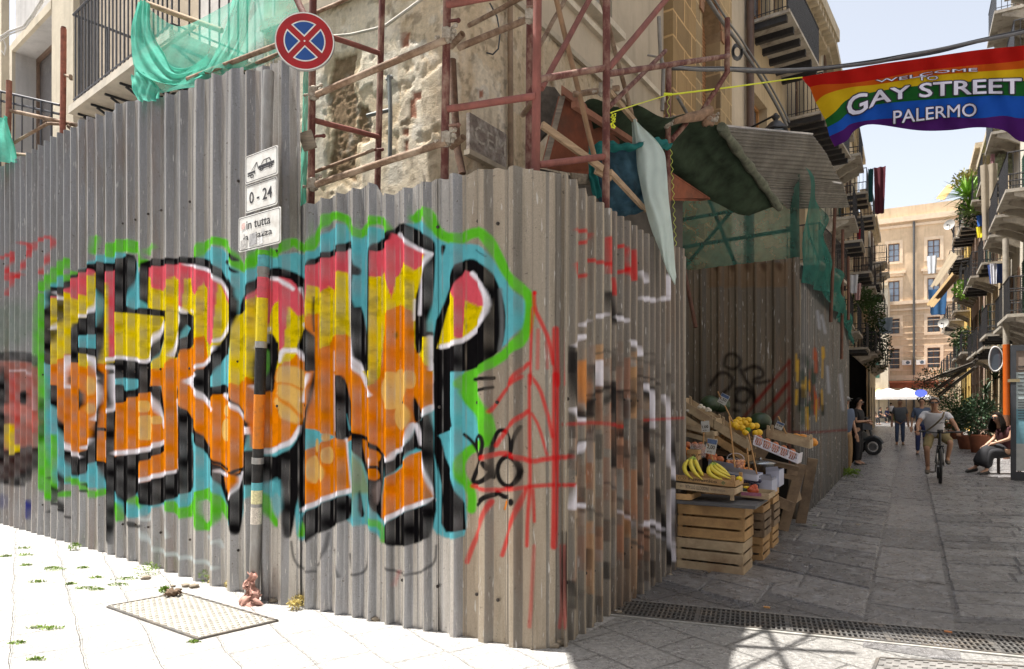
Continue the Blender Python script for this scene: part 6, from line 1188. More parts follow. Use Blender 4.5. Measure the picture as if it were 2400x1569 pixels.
# grey board roof beside it
RB = thing('board_roof', 'stepped roof of overlapping weathered grey boards right of the green canopy', 'roof', at(1800, 400, 10))
gb = M('silvery grey boards', (.15, .138, .12), .8, 0, .35, 4, .5, 30, dirt=(.10, .09, .075), dirts=3)
def quadboard(c, name='board', th=.012):
    p = [at(*q) for q in c]; n = (p[1]-p[0]).cross(p[3]-p[0]).normalized(); rows = [[p[0].lerp(p[1], i/16)+n*.012*math.sin(i*1.9) for i in range(17)]]
    g = [[p[0].lerp(p[1], i/24).lerp(p[3].lerp(p[2], i/24), j/32)+n*(.007*math.sin(j*1.26)-.0004*j) for i in range(25)] for j in range(33)]
    m = MB(); m.sheet(g, th, smooth=False); return m.build(name, gb, RB)
quadboard([(1690, 298, 7.3), (1906, 318, 9.2), (1938, 364, 9.7), (1727, 350, 7.8)]); quadboard([(1726, 343, 7.72), (1937, 362, 9.62), (1968, 424, 10.5), (1775, 412, 8.5)]); quadboard([(1776, 406, 8.4), (1973, 425, 10.4), (1980, 450, 10.8), (1800, 446, 8.85)]); quadboard([(1800, 441, 8.75), (1981, 452, 10.7), (1988, 486, 11.3), (1843, 489, 9.3)])
m = MB(); m.box(at(1690, 296, 7.28), at(1906, 316, 9.18)-at(1690, 296, 7.28), (0, .03, .0), (0, 0, .02)); m.build('lit_edge', M('bright edge', (.5, .5, .52), .4, .4), RB)  # pale strip standing for sunlight along the upper edge of the boards
m = MB(); m.box(at(1908, 421, 9.75), at(1972, 431, 10.35)-at(1908, 421, 9.75), (0, .03, 0), (0, 0, .02)); m.build('lit_edge', M('bright edge'), RB)  # second pale strip painted as a lit board edge
# orange red panels under the canopy, blue bag, cloth
op = M('rust orange board', (.26, .075, .035), .8, 0, .3, 3, .3, 30, dirt=(.12, .05, .03), dirts=2)
def panel(name, label, cat, pts, mat, th=.02, par=None):
    p = [at(*q) for q in pts]; n = (p[1]-p[0]).cross(p[2]-p[0]).normalized()*th; m = MB(); m.prism(p, n); o = m.build(name, mat, par)
    if par is None: tag(o, label, cat)
    return o
panel('painted_board', 'triangular rust orange board behind the thick scaffold poles', 'board', [(1270, 392, 6.0), (1312, 225, 6.1), (1345, 240, 6.2), (1420, 300, 6.5), (1452, 330, 6.6), (1452, 400, 6.6), (1380, 412, 6.4)], op)
panel('painted_board', 'rust orange board wedge hanging below the green canopy', 'board', [(1566, 402, 7.3), (1665, 468, 8.4), (1640, 472, 8.4), (1568, 470, 7.4)], op)
m = MB(); m.box(at(1270, 390, 5.95), at(1312, 225, 6.05)-at(1270, 390, 5.95), (.05, 0, 0), (0, .05, 0)); o = m.build('timber_post', dwood); tag(o, 'dark timber post along the edge of the triangular orange board', 'post')
m = MB(); m.box(at(1316, 218, 6.0), at(1470, 330, 6.7)-at(1316, 218, 6.0), (0, .05, 0), (0, 0, .07)); o = m.build('timber_beam', M('red timber')); tag(o, 'reddish timber beam sloping down under the canopy edge', 'beam')
panel('rubble_heap', 'dark broken masonry glimpsed beside the orange board', 'rubble', [(1262, 200, 6.4), (1300, 205, 6.4), (1322, 235, 6.4), (1290, 300, 6.4), (1262, 330, 6.4)], M('dark rubble', (.10, .085, .07), .95, 0, .5, 8, .9, 20), .1)
panel('grey_board', 'weathered grey board lying behind the right hand hoarding top', 'board', [(1340, 405, 5.6), (1440, 415, 6.2), (1440, 440, 6.2), (1345, 430, 5.7)], dwood)
panel('dark_board', 'dark boards filling the gap under the blue sheet', 'board', [(1262, 395, 6.3), (1600, 470, 8.2), (1600, 700, 8.2), (1262, 700, 6.3)], M('dim boards', (.08, .07, .06), .9, 0, .4, 3, .4))
blue = cloth_mat('blue plastic', (.045, .10, .14), .25, .5); teal = cloth_mat('teal net rim', (.03, .20, .19), .3, .3)
cloth('plastic_sheet', 'crumpled dark blue plastic sheet hanging behind the right hand scaffold pole', 'plastic sheet', [[(1392, 342, 5.9), (1430, 348, 5.9), (1480, 345, 6.0), (1530, 350, 6.1)], [(1388, 400, 5.9), (1440, 400, 5.8), (1480, 410, 5.9), (1520, 400, 6.1)], [(1400, 465, 5.9), (1430, 460, 5.8), (1480, 470, 5.9), (1510, 460, 6.0)], [(1418, 492, 5.9), (1440, 510, 5.85), (1480, 505, 5.9), (1515, 495, 6.0)]], blue, nu=30, nv=26, amp=.022, fu=.75, fv=1.5)
cloth('net_band', 'teal net band bunched along the top of the blue plastic sheet', 'net', [[(1378, 345, 5.8), (1420, 332, 5.8), (1480, 335, 5.9), (1540, 325, 6.3), (1572, 335, 6.6)], [(1380, 362, 5.78), (1430, 345, 5.75), (1490, 345, 5.85), (1550, 338, 6.25), (1574, 342, 6.6)], [(1384, 395, 5.8), (1412, 362, 5.8), (1470, 356, 5.9), (1530, 350, 6.3), (1570, 352, 6.6)]], teal, nu=34, nv=8, amp=.03, fu=1.3, fv=1.2)
cloth('net_band', 'teal net fold hanging down the left side of the blue sheet', 'net', [[(1378, 360, 5.8), (1396, 362, 5.8)], [(1380, 410, 5.8), (1402, 415, 5.8)], [(1392, 465, 5.8), (1412, 462, 5.8)]], teal, nu=8, nv=18, amp=.02, fu=1.3, fv=1.2)
cloth('hanging_cloth', 'pale green white cloth hanging from the scaffold to the hoarding top', 'cloth', [
    [(1484, 282, 6.05), (1489, 279, 6.02), (1497, 290, 6.0), (1505, 300, 6.0)], [(1490, 335, 6.0), (1500, 330, 5.95), (1530, 330, 5.95), (1553, 350, 5.95)], [(1495, 400, 5.95), (1510, 400, 5.85), (1540, 400, 5.85), (1562, 400, 5.9)],
    [(1508, 470, 5.9), (1525, 475, 5.78), (1550, 470, 5.78), (1568, 470, 5.85)], [(1530, 545, 5.85), (1545, 560, 5.75), (1562, 560, 5.75), (1576, 545, 5.8)], [(1555, 610, 5.85), (1562, 630, 5.75), (1572, 640, 5.75), (1583, 625, 5.8)], [(1576, 645, 5.85), (1578, 655, 5.8), (1582, 668, 5.8), (1585, 650, 5.8)]], cloth_mat('pale mint cloth', (.60, .70, .66), .3, .08), nu=24, nv=50, amp=.008, fu=.9, fv=.35)
cloth('hanging_cloth', 'small grey cloth fold beside the pale hanging cloth', 'cloth', [[(1480, 288, 6.1), (1488, 284, 6.1)], [(1482, 330, 6.05), (1494, 332, 6.05)], [(1484, 345, 6.05), (1492, 360, 6.05)]], cloth_mat('grey mint cloth', (.38, .46, .43), .3, .1), nu=6, nv=16, amp=.01, fu=1.6, fv=.5)
# ropes, cables, banner
yel = M('yellow cord', (.72, .78, .03), .6, 0, .1, 20, 0)
m = MB(); m.tube([at(1430, 265, 5.2), at(1500, 243, 6.0), at(1565, 223, 6.9)], .0045, 6); m.tube([at(1565, 223, 6.88), at(1720, 204, 7.6), at(1850, 186, 8.8), at(1880, 182, 8.98)], .0085, 6)
m.tube([at(1556, 221, 6.86), at(1575, 222, 6.86)], .014, 6); o = m.build('yellow_rope', yel); tag(o, 'taut yellow cord from the scaffold to the rainbow banner', 'rope')
r = random.Random(4); m = MB()
for k in range(4): m.tube([at(1434+r.uniform(-4, 10), 268+i*4+r.uniform(-3, 3), 5.1) for i in range(9)], .0035, 5)
o = m.build('rope_tangle', yel); tag(o, 'tangle of yellow cord ends tied on the right hand scaffold pole', 'rope')
m = MB(); m.tube([at(1572+3*math.sin(i*1.7)+i*.25, 335+i*5.2, 6.8) for i in range(48)], .003, 5); m.tube([at(1566+3*math.sin(i*1.5), 224+i*5, 6.88) for i in range(12)], .004, 5); o = m.build('curly_string', M('curly string', (.55, .62, .12), .7)); tag(o, 'curly yellow green string dangling beside the pale hanging cloth', 'string')
cab = M('black cable', (.03, .03, .035), .5, 0, .2, 9, 0); cab2 = M('grey cable', (.16, .16, .165), .5, 0, .2, 9, 0)
pts = [(1575, 158, 8.0), (1640, 162, 8.3), (1706, 164, 8.7), (1806, 167, 9.2), (1921, 160, 9.2), (2040, 147, 8.9), (2112, 136, 8.7), (2200, 118, 8.5), (2292, 96, 8.3), (2400, 75, 8.1), (2520, 48, 7.9)]
for k, (dy, rr, mt, nm) in enumerate(((0, .022, cab2, 'thick grey cable of the bundle crossing above the rainbow banner'), (-4, .012, cab, 'upper black cable of the bundle crossing above the rainbow banner'), (3, .014, cab, 'lower black cable of the bundle crossing above the rainbow banner'))):
    m = MB(); g = interp_grid([[at(x, y+dy+(2*math.sin(i*1.7+k)), Y) for i, (x, y, Y) in enumerate(pts)]]*2, 40, 1)[0]; m.tube(g, rr, 8); o = m.build('overhead_cable', mt); tag(o, nm, 'cable', 'cables across the street')
pts = [(1650, -20, 9.5), (1665, 8, 9.8), (1698, 58, 10.6), (1738, 112, 11.8), (1793, 199, 12.4), (1828, 262, 12.8), (1844, 295, 13)]
m = MB(); g = interp_grid([[at(*p) for p in pts]]*2, 30, 1)[0]; m.tube(g, .03, 7); m.tube([p+Vector((.05, 0, .06)) for p in g], .018, 6); o = m.build('wall_cable', cab2); tag(o, 'dark cable bundle running diagonally down over the stone wall to the lantern', 'cable')
m = MB()
for k in range(6): m.tube([at(1728+(13-k)*math.cos(a*.52), 122+(20-k*1.5)*math.sin(a*.52), 11.8) for a in range(13)], .012, 5)
o = m.build('cable_coil', cab2); tag(o, 'coil of grey cable hung beside the dark drain pipe', 'cable')
m = MB(); m.tube([at(1588, 228, 7.4), at(1612, 270, 7.6)], .02, 6); o = m.build('wall_conduit', M('flaking conduit', (.28, .26, .24), .8)); tag(o, 'short pale pipe end sticking up beside the red scaffold pole', 'conduit'); m = MB(); m.tube([at(1544, 40, 9.9), at(1548, 130, 9.9), at(1555, 160, 9.9), at(1552, 260, 9.9)], .03, 6); m.tube([at(1518, 130, 9.9), at(1548, 136, 9.8)], .016, 5); o = m.build('wall_conduit', M('flaking conduit', (.28, .26, .24), .8)); tag(o, 'flaking grey conduit on the edge between stucco and stone blocks', 'conduit')
BN = thing('banner', 'rainbow banner reading WELCOME TO GAY STREET PALERMO strung over the street', 'banner', at(1876, 182, 9.0))
Bx = [1876, 1893, 1912, 1940, 1990, 2040, 2112, 2184, 2256, 2328, 2400, 2480, 2560]
def lerpt(x, xs, ys): return float(np.interp(x, xs, ys))
# stripe edges at a few photo columns (top, R/O, O/Y, Y/G, G/B, B/V, bottom)
COLS = {0: [(1876, 182), (1898, 205), (1912, 241), (1934, 281), (1939, 299), (1944, 320), (1956, 344)], 1: [(1920, 174), (1925, 199), (1935, 222), (1958, 262), (1968, 283), (1976, 305), (1985, 330)], 2: [(1990, 163), (1990, 196), (1990, 206), (1990, 232), (1995, 262), (1998, 290), (2004, 306)],
        3: [(2060, 151), (2060, 186), (2060, 198), (2060, 214), (2060, 245), (2060, 280), (2045, 292)], 4: [(2148, 139), (2148, 168), (2148, 183), (2150, 202), (2150, 236), (2152, 276), (2150, 306)], 5: [(2220, 128), (2220, 160), (2222, 174), (2222, 198), (2222, 231), (2224, 275), (2222, 306)], 6: [(2290, 118), (2290, 153), (2290, 169), (2290, 190), (2290, 226), (2292, 278), (2292, 299)],
        7: [(2350, 112), (2350, 148), (2350, 165), (2350, 188), (2350, 224), (2352, 272), (2352, 306)], 8: [(2400, 107), (2400, 142), (2400, 161), (2400, 190), (2400, 226), (2400, 278), (2400, 334)], 9: [(2500, 92), (2500, 128), (2500, 148), (2500, 184), (2500, 222), (2500, 268), (2500, 320)], 10: [(2590, 80), (2590, 116), (2590, 138), (2590, 178), (2590, 218), (2590, 258), (2590, 300)]}
def YB(x): return 9.0-(x-1876)/(2400-1876)*1.45
stripe = [(210, 38, 30), (226, 110, 32), (238, 206, 40), (46, 122, 58), (42, 108, 214), (98, 42, 130)]
def ripple(x, y): return .03*math.sin(x*.035+y*.02)+.015*math.sin(x*.09-y*.03)
flagm = []
for k, c in enumerate(stripe):
    col = srgb(*c, .85)[:3]; rows = []
    for q in range(5):
        f = q/4; rows.append([Vector((COLS[j][k][0]*(1-f)+COLS[j][k+1][0]*f, COLS[j][k][1]*(1-f)+COLS[j][k+1][1]*f, 0)) for j in range(11)])
    g = interp_grid(rows, 60, 6); g = [[at(p.x, p.y, YB(p.x)+ripple(p.x, p.y)) for p in r_] for r_ in g]
    m = MB(); m.sheet(g, .0015); m.build('stripe', cloth_mat('flag %s' % ('red', 'orange', 'yellow', 'green', 'blue', 'violet')[k], col, .42, .07), BN)
m = MB(); m.tube([at(COLS[0][j][0]+1, COLS[0][j][1], YB(1880)+ripple(*COLS[0][j])-.004) for j in range(7)], .006, 6); m.build('hem', M('flag hem', (.4, .12, .08), .8), BN)
lw = M('banner white', srgb(225, 222, 240, .95)[:3], .8, 0, .04, 5, 0); lk = M('banner outline', (.03, .028, .05), .8, 0, .1, 5, 0)
def btext(txt, xs, top, bot, bold, out, z=.006):
    def fn(dz):
        def g(x, y):
            px = xs[0]+(xs[1]-xs[0])*x; t = lerpt(x, top[0], top[1]); b_ = lerpt(x, bot[0], bot[1]); py = b_+(t-b_)*y
            sh = lerpt(x, [0, .2, 1], [0, 0, 0]); return at(px, py, YB(px)+ripple(px, py)-dz)
        return g
    m = MB(); m2 = MB(); _, _, box = map_text(txt, fn(.02), 0, None, 0)
    for ring_, mm_, dz, rr_ in ((bold, m, .020, bold), (1, m2, .010, bold+out)):
        for k in range(10 if rr_ > 0 else 1):
            dx, dy = rr_*math.cos(k*.6283), rr_*math.sin(k*.6283); bx = (box[0]-dx, box[1]-dx, box[2]-dy, box[3]-dy)
            vs, fs, _ = map_text(txt, fn(dz+k*.0004), 0, bx, .12); mm_.add(vs, fs)
    m2.build('lettering_outline', lk, BN); m.build('lettering', lw, BN)
B_ = lambda *p: ([a for a, _ in p], [b_/2.7778 for _, b_ in p])
btext('WELCOME', (1860+535/2.7778, 1860+1195/2.7778), B_((0, 522), (.25, 500), (.45, 478), (.6, 462), (.8, 450), (1, 444)), B_((0, 540), (.25, 522), (.45, 500), (.6, 478), (.8, 470), (1, 466)), .004, .05)
btext('TO', (1860+808/2.7778, 1860+940/2.7778), B_((0, 500), (1, 494)), B_((0, 525), (1, 521)), .004, .05)
btext('GAY STREET', (1860+352/2.7778, 1860+1482/2.7778), B_((0, 632), (.12, 600), (.3, 566), (.45, 542), (.6, 530), (.8, 518), (1, 512)), B_((0, 765), (.08, 735), (.15, 690), (.3, 645), (.45, 632), (.6, 620), (.8, 610), (1, 612)), .018, .05)
btext('PALERMO', (1860+650/2.7778, 1860+1190/2.7778), B_((0, 724), (.3, 705), (.6, 690), (1, 672)), B_((0, 808), (.3, 790), (.6, 768), (1, 758)), .008, .045)
# street lantern
LT_ = thing('street_lantern', 'black iron street lantern showing above the board roof', 'lantern', at(1818, 300, 12.6))
c = at(1818, 318, 12.6); m = MB(); m.lathe(c, [(.0, .42), (.035, .40), (.05, .37), (.085, .34), (.05, .30), (.04, .27), (.10, .24), (.23, .10), (.24, .08), (.22, .07), (.20, .065)], 6); m.build('cap', iron_b, LT_)
m = MB(); m.lathe(c, [(.19, .065), (.10, -.38), (0, -.38)], 6); m.build('glass', glass, LT_)
m = MB()
for k in range(6): an = k*math.pi/3; m.tube([c+Vector((.195*math.cos(an), .195*math.sin(an), .07)), c+Vector((.105*math.cos(an), .105*math.sin(an), -.38))], .012, 5)
m.tube([c+Vector((0, 0, .38)), c-nBs*.5+Vector((.0, .3, .3)), c-nBs*1.2+Vector((0, .8, .2))], .02, 6); m.build('bracket', iron_b, LT_)
# ---------------- fruit stall ----------------
cr_y = M('fresh crate wood', (.50, .31, .14), .75, 0, .22, 4, .3, 40, dirt=(.28, .16, .07), dirts=3); cr_p = M('pale crate wood', (.50, .39, .25), .75, 0, .22, 4, .3, 40, dirt=(.3, .2, .12), dirts=3); cr_d = M('old crate wood', (.27, .19, .12), .8, 0, .3, 4, .3, 40, dirt=(.13, .09, .06), dirts=3)
def crate(label, O, ax, ay, az, mat, slats=3, group=None, gap=.32, floor=True, post=.03, posts_up=0, cat='crate', legs=0):
    """O corner, ax width, ay depth, az height vectors"""
    O = Vector(O); ax = Vector(ax); ay = Vector(ay); az = Vector(az); T = thing('fruit_crate', label, cat, O, group); t = .008
    nx, ny, nz = ax.normalized(), ay.normalized(), az.normalized(); H = az.length; h = H/(slats+gap*(slats-1)) if slats > 1 else H
    for k in range(slats):
        z = nz*(h*(1+gap)*k); r = random.uniform(-.003, .003); m = MB()
        m.box(O+z-ny*t+nx*r, ax, ny*t, nz*h); m.build('long_slat', mat, T); m = MB(); m.box(O+z+ay+nx*r, ax, ny*t, nz*h); m.build('long_slat', mat, T)
        m = MB(); m.box(O+z-nx*t*.9+nz*.002, nx*t, ay, nz*(h-.004)); m.build('end_slat', mat, T); m = MB(); m.box(O+z+ax-nx*t*.1+nz*.002, nx*t, ay, nz*(h-.004)); m.build('end_slat', mat, T)
    for a in (nx*.001, ax-nx*(post+.001)):
        for b_ in (ny*.001, ay-ny*(post+.001)): m = MB(); m.box(O+a+b_-nz*legs, nx*post, ny*post, nz*(H+posts_up+legs)); m.build('corner_post', mat, T)
    if floor:
        m = MB(); q = ax.length/7
        for k in range(7): m.box(O+nx*(q*k+.006)+nz*.004, nx*(q*.82), ay, nz*.006)
        m.build('floor', mat, T)
    return T
GS = 'stacked wooden crates holding up the stall'
# front stack of two big crates
for k, z in enumerate((0, .312)):
    crate(('big orange toned crate standing on the street, lower of the front stack', 'big orange toned crate under the grey board, upper of the front stack')[k], st(6.36+.01*k, -1.905+.008*k, z+.004), NR*.60, DS*.40, UP*.30, (cr_p if k == 0 else cr_y), 3, GS, .22, post=.035)
for s0, o0, lab in ((7.05, -1.86, 'second stack'), (7.72, -1.88, 'third stack')):
    for k, w_ in enumerate(('lowest', 'middle', 'topmost')):
        crate('slatted crate, %s of the %s from the front of the stall' % (w_, lab), st(s0+.01*k, o0+.012*(k % 2), .004+.24*k), NR*.60, DS*.38, UP*.235, cr_d if k % 2 else cr_y, 3, GS, .3)
b = MB(); P_ = st(6.27, -2.02, .632); b.box(P_, NR*.84, DS*.62, UP*.028); o = b.build('counter_board', M('grey counter board', (.10, .10, .105), .6, 0, .25, 5, .3)); tag(o, 'dark grey board lying on the front crate stack', 'board')
T = crate('thin wooden tray, lowest under the banana crate', st(6.30, -2.06, .668), NR*.30, DS*.35, UP*.055, cr_y, 1, 'shallow trays on the counter', floor=False)
crt = crate('upside down pale tray printed AGRICOLA under the banana crate', st(6.34, -1.98, .735)+UP*.03, NR*.60+UP*-.03, DS*.36, UP*.06, cr_p, 1, 'shallow trays on the counter', legs=.05)
banc = crate('shallow crate printed Fungamico holding two bunches of bananas', st(6.37, -1.95, .84), NR*.57+UP*-.035, DS*.36, UP*.055, cr_y, 1, 'shallow trays on the counter', posts_up=.05)
ink = M('printed ink', (.06, .045, .03), .8, 0, .3, 20, 0); inkg = M('faded ink', (.16, .13, .11), .8, 0, .3, 20, 0)
fo = Vector(banc.location); ex = (NR*.57+UP*-.035)
m = MB(); vs, fs, _ = map_text('Fungamico', lambda x, y: fo+ex*(.27+.46*x)+UP*(.008+.038*y)-DS*.0095, .02); m.add(vs, fs)
for rr in (.05, .028): m.add([fo+ex*(.16+rr*1.3*math.cos(a*.5236))+UP*(.028+rr*.45*math.sin(a*.5236))-DS*.0095 for a in range(12)]+[fo+ex*(.16+(rr*1.3-.008)*math.cos(a*.5236))+UP*(.028+(rr*.45-.003)*math.sin(a*.5236))-DS*.0095 for a in range(12)], [(a, (a+1) % 12, 12+(a+1) % 12, 12+a) for a in range(12)])
m.build('lettering', ink, banc)
m = MB(); q = [(.80, .028), (.83, .046), (.86, .028), (.83, .010)]; m.add([fo+ex*x+UP*y-DS*.0095 for x, y in q]+[fo+ex*((x-.83)*.5+.83)+UP*((y-.028)*.5+.028)-DS*.0095 for x, y in q], [(a, (a+1) % 4, 4+(a+1) % 4, 4+a) for a in range(4)]); m.build('green_mark', M('green ink', (.03, .15, .06), .8), banc)
fo2 = Vector(crt.location); ex2 = (NR*.60+UP*-.03)
m = MB(); vs, fs, _ = map_text('AGRICOLA', lambda x, y: fo2+ex2*(.88-.22*x)+UP*(.040-.020*y)-DS*.0095, .01); m.add(vs, fs); vs, fs, _ = map_text('PRODOTTI D\'ITALIA', lambda x, y: fo2+ex2*(.63-.36*x)+UP*(.052-.038*y)-DS*.0095, .02); m.add(vs, fs); vs, fs, _ = map_text('- CP -', lambda x, y: fo2+ex2*(.25-.09*x)+UP*(.042-.016*y)-DS*.0095, .02); m.add(vs, fs); m.build('lettering', inkg, crt)
ban_m, t, p = nodes('banana skin'); g = t.nodes.new('ShaderNodeNewGeometry'); c_ = ramp(t, noise(t, 9, 3, .5), [(.35, (.62, .52, .05)), (.6, (.74, .60, .07)), (.75, (.50, .50, .06))]); t.links.new(c_, p.inputs['Base Color']); p.inputs['Roughness'].default_value = .45
ban_g = M('green stem', (.28, .38, .06), .5, 0, .25, 12, .1)
def bananas(label, root, tips, group='bunches of bananas in the front crate'):
    T = thing('banana_bunch', label, 'bananas', root, group)
    for k, (bend, tip) in enumerate(tips):
        pts = []
        for i in range(11): f = i/10; pts.append(root*(1-f)**2+bend*2*f*(1-f)+tip*f*f)
        rr = [.006, .009, .015, .019, .021, .021, .021, .019, .016, .010, .004]; m = MB(); m.tube(pts, rr, 7); bo = m.build('banana', ban_m, T)
        m = MB(); m.tube(pts[:3], [.0075, .0105, .0160], 7); m.build('stem', ban_g, bo)
    m = MB(); m.ball(root, .018, 7, 5); m.build('crown', M('banana crown', (.10, .08, .03), .8), T)
Yb = 6.42
A_ = lambda x, y, Y=Yb: at(1560+x/4.86, 880+y/4.86, Y)
bananas('upright banana bunch with green stems at the left of the front crate', A_(325, 920, 6.5), [(A_(110, 1050, 6.42), A_(310, 1180, 6.36)), (A_(210, 1020, 6.40), A_(420, 1190, 6.32)), (A_(350, 1040, 6.45), A_(430, 1150, 6.36)), (A_(260, 1000, 6.5), A_(370, 1180, 6.5))])
bananas('flat banana bunch with dark crown at the right of the front crate', A_(545, 990, 6.5), [(A_(390, 1130, 6.36), A_(650, 1190, 6.26)), (A_(430, 1080, 6.4), A_(760, 1185, 6.28)), (A_(540, 1090, 6.42), A_(750, 1150, 6.34)), (A_(620, 1050, 6.45), A_(740, 1150, 6.42)), (A_(500, 1060, 6.5), A_(640, 1180, 6.4))])
def fruits(name, label, cat, mat, pts, group, r, sc=(1, 1, .92)):
    first = None
    for x, y, Y in pts:
        c = at(x, y, Y)
        if first is None:
            m = MB(); m.ball((0, 0, 0), r, 12, 8, sc); first = m.build(name, mat); first.location = c; tag(first, label, cat, group); o = first
        else: o = first.copy(); COL.objects.link(o); o.location = c; s_ = random.uniform(.9, 1.1); o.scale = (s_, s_, s_)
    return first
lem = M('yellow melon skin', (.78, .48, .02), .45, 0, .15, 8, .15, 60); oran = M('orange peel', (.72, .22, .015), .45, 0, .12, 8, .2, 120); apr = M('apricot skin', (.66, .24, .06), .6, 0, .25, 12, .1); pea = M('peach skin', (.50, .16, .06), .7, 0, .4, 12, .1)
Q1 = lambda l, Y: [(1560+x/4.86, 880+y/4.86, Y+d) for x, y, d in l]; Q2 = lambda l, Y: [(1720+x/4.86, 900+y/4.86, Y+d) for x, y, d in l]
fruits('yellow_melon', 'round yellow fruit heaped on the sloping upper shelf', 'fruit', lem, Q2([(55, 410, .1), (165, 415, .1), (20, 440, 0), (10, 470, -.1), (125, 445, 0), (95, 505, -.15), (200, 480, -.1), (255, 480, 0), (70, 460, 0), (40, 495, -.1), (150, 480, 0), (245, 560, -.15), (285, 555, -.15), (130, 555, -.2), (-20, 460, .05), (110, 420, .15)], 8.15), 'yellow fruit on the upper shelf', .042)
fruits('lime', 'single green fruit among the yellow ones', 'fruit', M('lime skin', (.10, .24, .02), .5, 0, .2, 8), Q2([(160, 525, 0)], 7.95), None, .034)
fruits('orange', 'orange in the box at the left end of the stall', 'fruit', oran, Q1([(175, 855, 0), (210, 845, .05), (235, 870, 0), (185, 885, -.05), (215, 880, .0), (245, 895, .05), (165, 875, .1), (195, 860, .1), (225, 850, .1), (255, 870, .1), (440, 860, .2), (465, 850, .2), (430, 890, .1), (500, 900, .1)], 7.1), 'oranges at the left end', .034)
fruits('mango', 'orange fruit at the far end of the upper tray', 'fruit', M('mango skin', (.62, .24, .02), .45, 0, .35, 14, .1), Q2([(705, 605, 0), (785, 612, 0), (850, 635, .05), (745, 612, .1), (820, 622, .08), (895, 650, .0), (900, 672, -.05)], 8.4), 'mangoes in the upper tray', .05, (1.2, 1, .85))
fruits('peach', 'peach in a small heap behind the bananas', 'fruit', pea, Q1([(470, 875, 0), (510, 950, 0), (550, 920, .05), (620, 960, 0), (250, 790, .1), (360, 815, .1), (400, 800, .1), (330, 790, .1), (540, 965, -.05), (480, 910, .05)], 7.15), 'peaches behind the bananas', .038)
fruits('apricot', 'small apricot in the clear plastic tub', 'fruit', apr, [(1560+x/4.86+random.uniform(-2, 2), 880+y/4.86, 6.95+random.uniform(-.05, .05)) for x in (722, 755, 790, 825, 860, 885) for y in (985, 1012, 1040, 1070)]+Q2([(150, 970, .1), (190, 985, .1), (210, 1005, .1), (120, 990, .1), (230, 1020, .1)], 6.95), 'apricots in the plastic tub', .024)
fruits('watermelon', 'dark green watermelon at the back of the stall', 'watermelon', M('watermelon rind', (.022, .045, .018), .4, 0, .6, 7, .05), Q1([(505, 325, 0), (630, 340, .1)], 8.6)+Q2([(300, 430, 0)], 8.6), 'watermelons at the back', .115, (1.15, 1, .92))
fruits('garlic_bulb', 'white garlic bulb in the upper sloping crate', 'garlic', M('garlic skin', (.62, .58, .50), .6, 0, .15, 20, .1), Q1([(400, 345, 0), (430, 370, 0), (480, 385, 0), (500, 400, 0), (385, 365, 0), (255, 405, -.1), (285, 425, -.1), (350, 450, -.1), (470, 400, .0)], 8.25), 'garlic bulbs', .026, (1, 1, .8))
fruits('lemon', 'lemon at the right end of the banana crate', 'fruit', M('lemon skin', (.80, .60, .02), .4, 0, .1, 9), Q1([(838, 1180, 0), (400, 1120, .05)], 6.38), 'lemons by the bananas', .026, (1.2, 1, 1))
# sloping upper crates and shelf
ex = (at(1756, 1032, 7.75)-at(1592, 929, 8.2)); eh = UP*.11
for k in range(2):
    O = at(1592, 929, 8.2)+ex*(.5*k)-UP*.125+ex*.01
    crate(('sloping crate with garlic at the upper left of the stall', 'sloping crate with yellow fruit in the middle of the upper shelf')[k], O, ex*.48, DS*.42, eh, cr_p, 1, 'sloping crates on the upper shelf', posts_up=.03)
    O2 = at(1592, 929, 8.2)+ex*(.5*k)-UP*.275+ex*.02; crate(('lower sloping crate under the garlic crate', 'lower sloping crate under the yellow fruit crate')[k], O2-DS*.02, ex*.47, DS*.42, eh*.9, cr_y if k else cr_p, 1, 'sloping crates on the upper shelf')
sh = thing('shelf_rack', 'timber trestle shelf carrying the upper crates and the white basket', 'shelf', st(8.6, -1.6))
def tb(a, b_, w, t_, nm='board', mt=cr_d): d = b_-a; s_ = d.cross(Vector((.3, 1, .1))).normalized()*w/2; u_ = s_.cross(d).normalized()*t_/2; m = MB(); m.box(a-s_-u_, d, s_*2, u_*2); m.build(nm, mt, sh)
tb(at(1835, 1243, 8.3), at(1878, 1088, 8.2), .12, .05, 'leg'); tb(at(1874, 1240, 8.9), at(1905, 1075, 8.8), .12, .05, 'leg'); tb(at(1640, 1240, 8.9), at(1640, 1020, 8.9), .06, .05, 'leg')
tb(at(1640, 1050, 8.2), at(1870, 1098, 7.95), .05, .12); tb(at(1815, 1172, 8.1), at(1857, 1190, 8.1), .12, .03); tb(at(1822, 1112, 8.1), at(1866, 1122, 8.1), .05, .03); tb(at(1845, 1102, 8.1), at(1870, 1106, 8.1), .10, .03); tb(at(1852, 1175, 8.4), at(1874, 1160, 8.6), .12, .03); tb(at(1700, 1030, 8.4), at(1790, 1078, 8.3), .3, .02)
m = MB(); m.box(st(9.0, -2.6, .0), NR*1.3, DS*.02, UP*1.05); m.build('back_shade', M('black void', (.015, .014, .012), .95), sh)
crate('old dark crate under the sloping shelf at the left', at(1588, 1018, 8.0), NR*.42+UP*-.10, DS*.3, UP*.14, cr_p, 2, GS, .6)
crate('wooden crate with mangoes at the right end of the upper shelf', at(1797, 1026, 8.25), at(1897, 1052, 7.95)-at(1797, 1026, 8.25), DS*.3, UP*.10, cr_p, 1, 'sloping crates on the upper shelf', posts_up=.05)
crate('small crate with oranges at the far left of the stall', at(1591, 1090, 7.0), NR*.12, DS*.3, UP*.10, cr_p, 1, 'small crates in the second row'); crate('little fresh wood basket in front of the peaches', at(1611, 1078, 6.85), NR*.10, DS*.12, UP*.10, cr_y, 2, 'small crates in the second row')
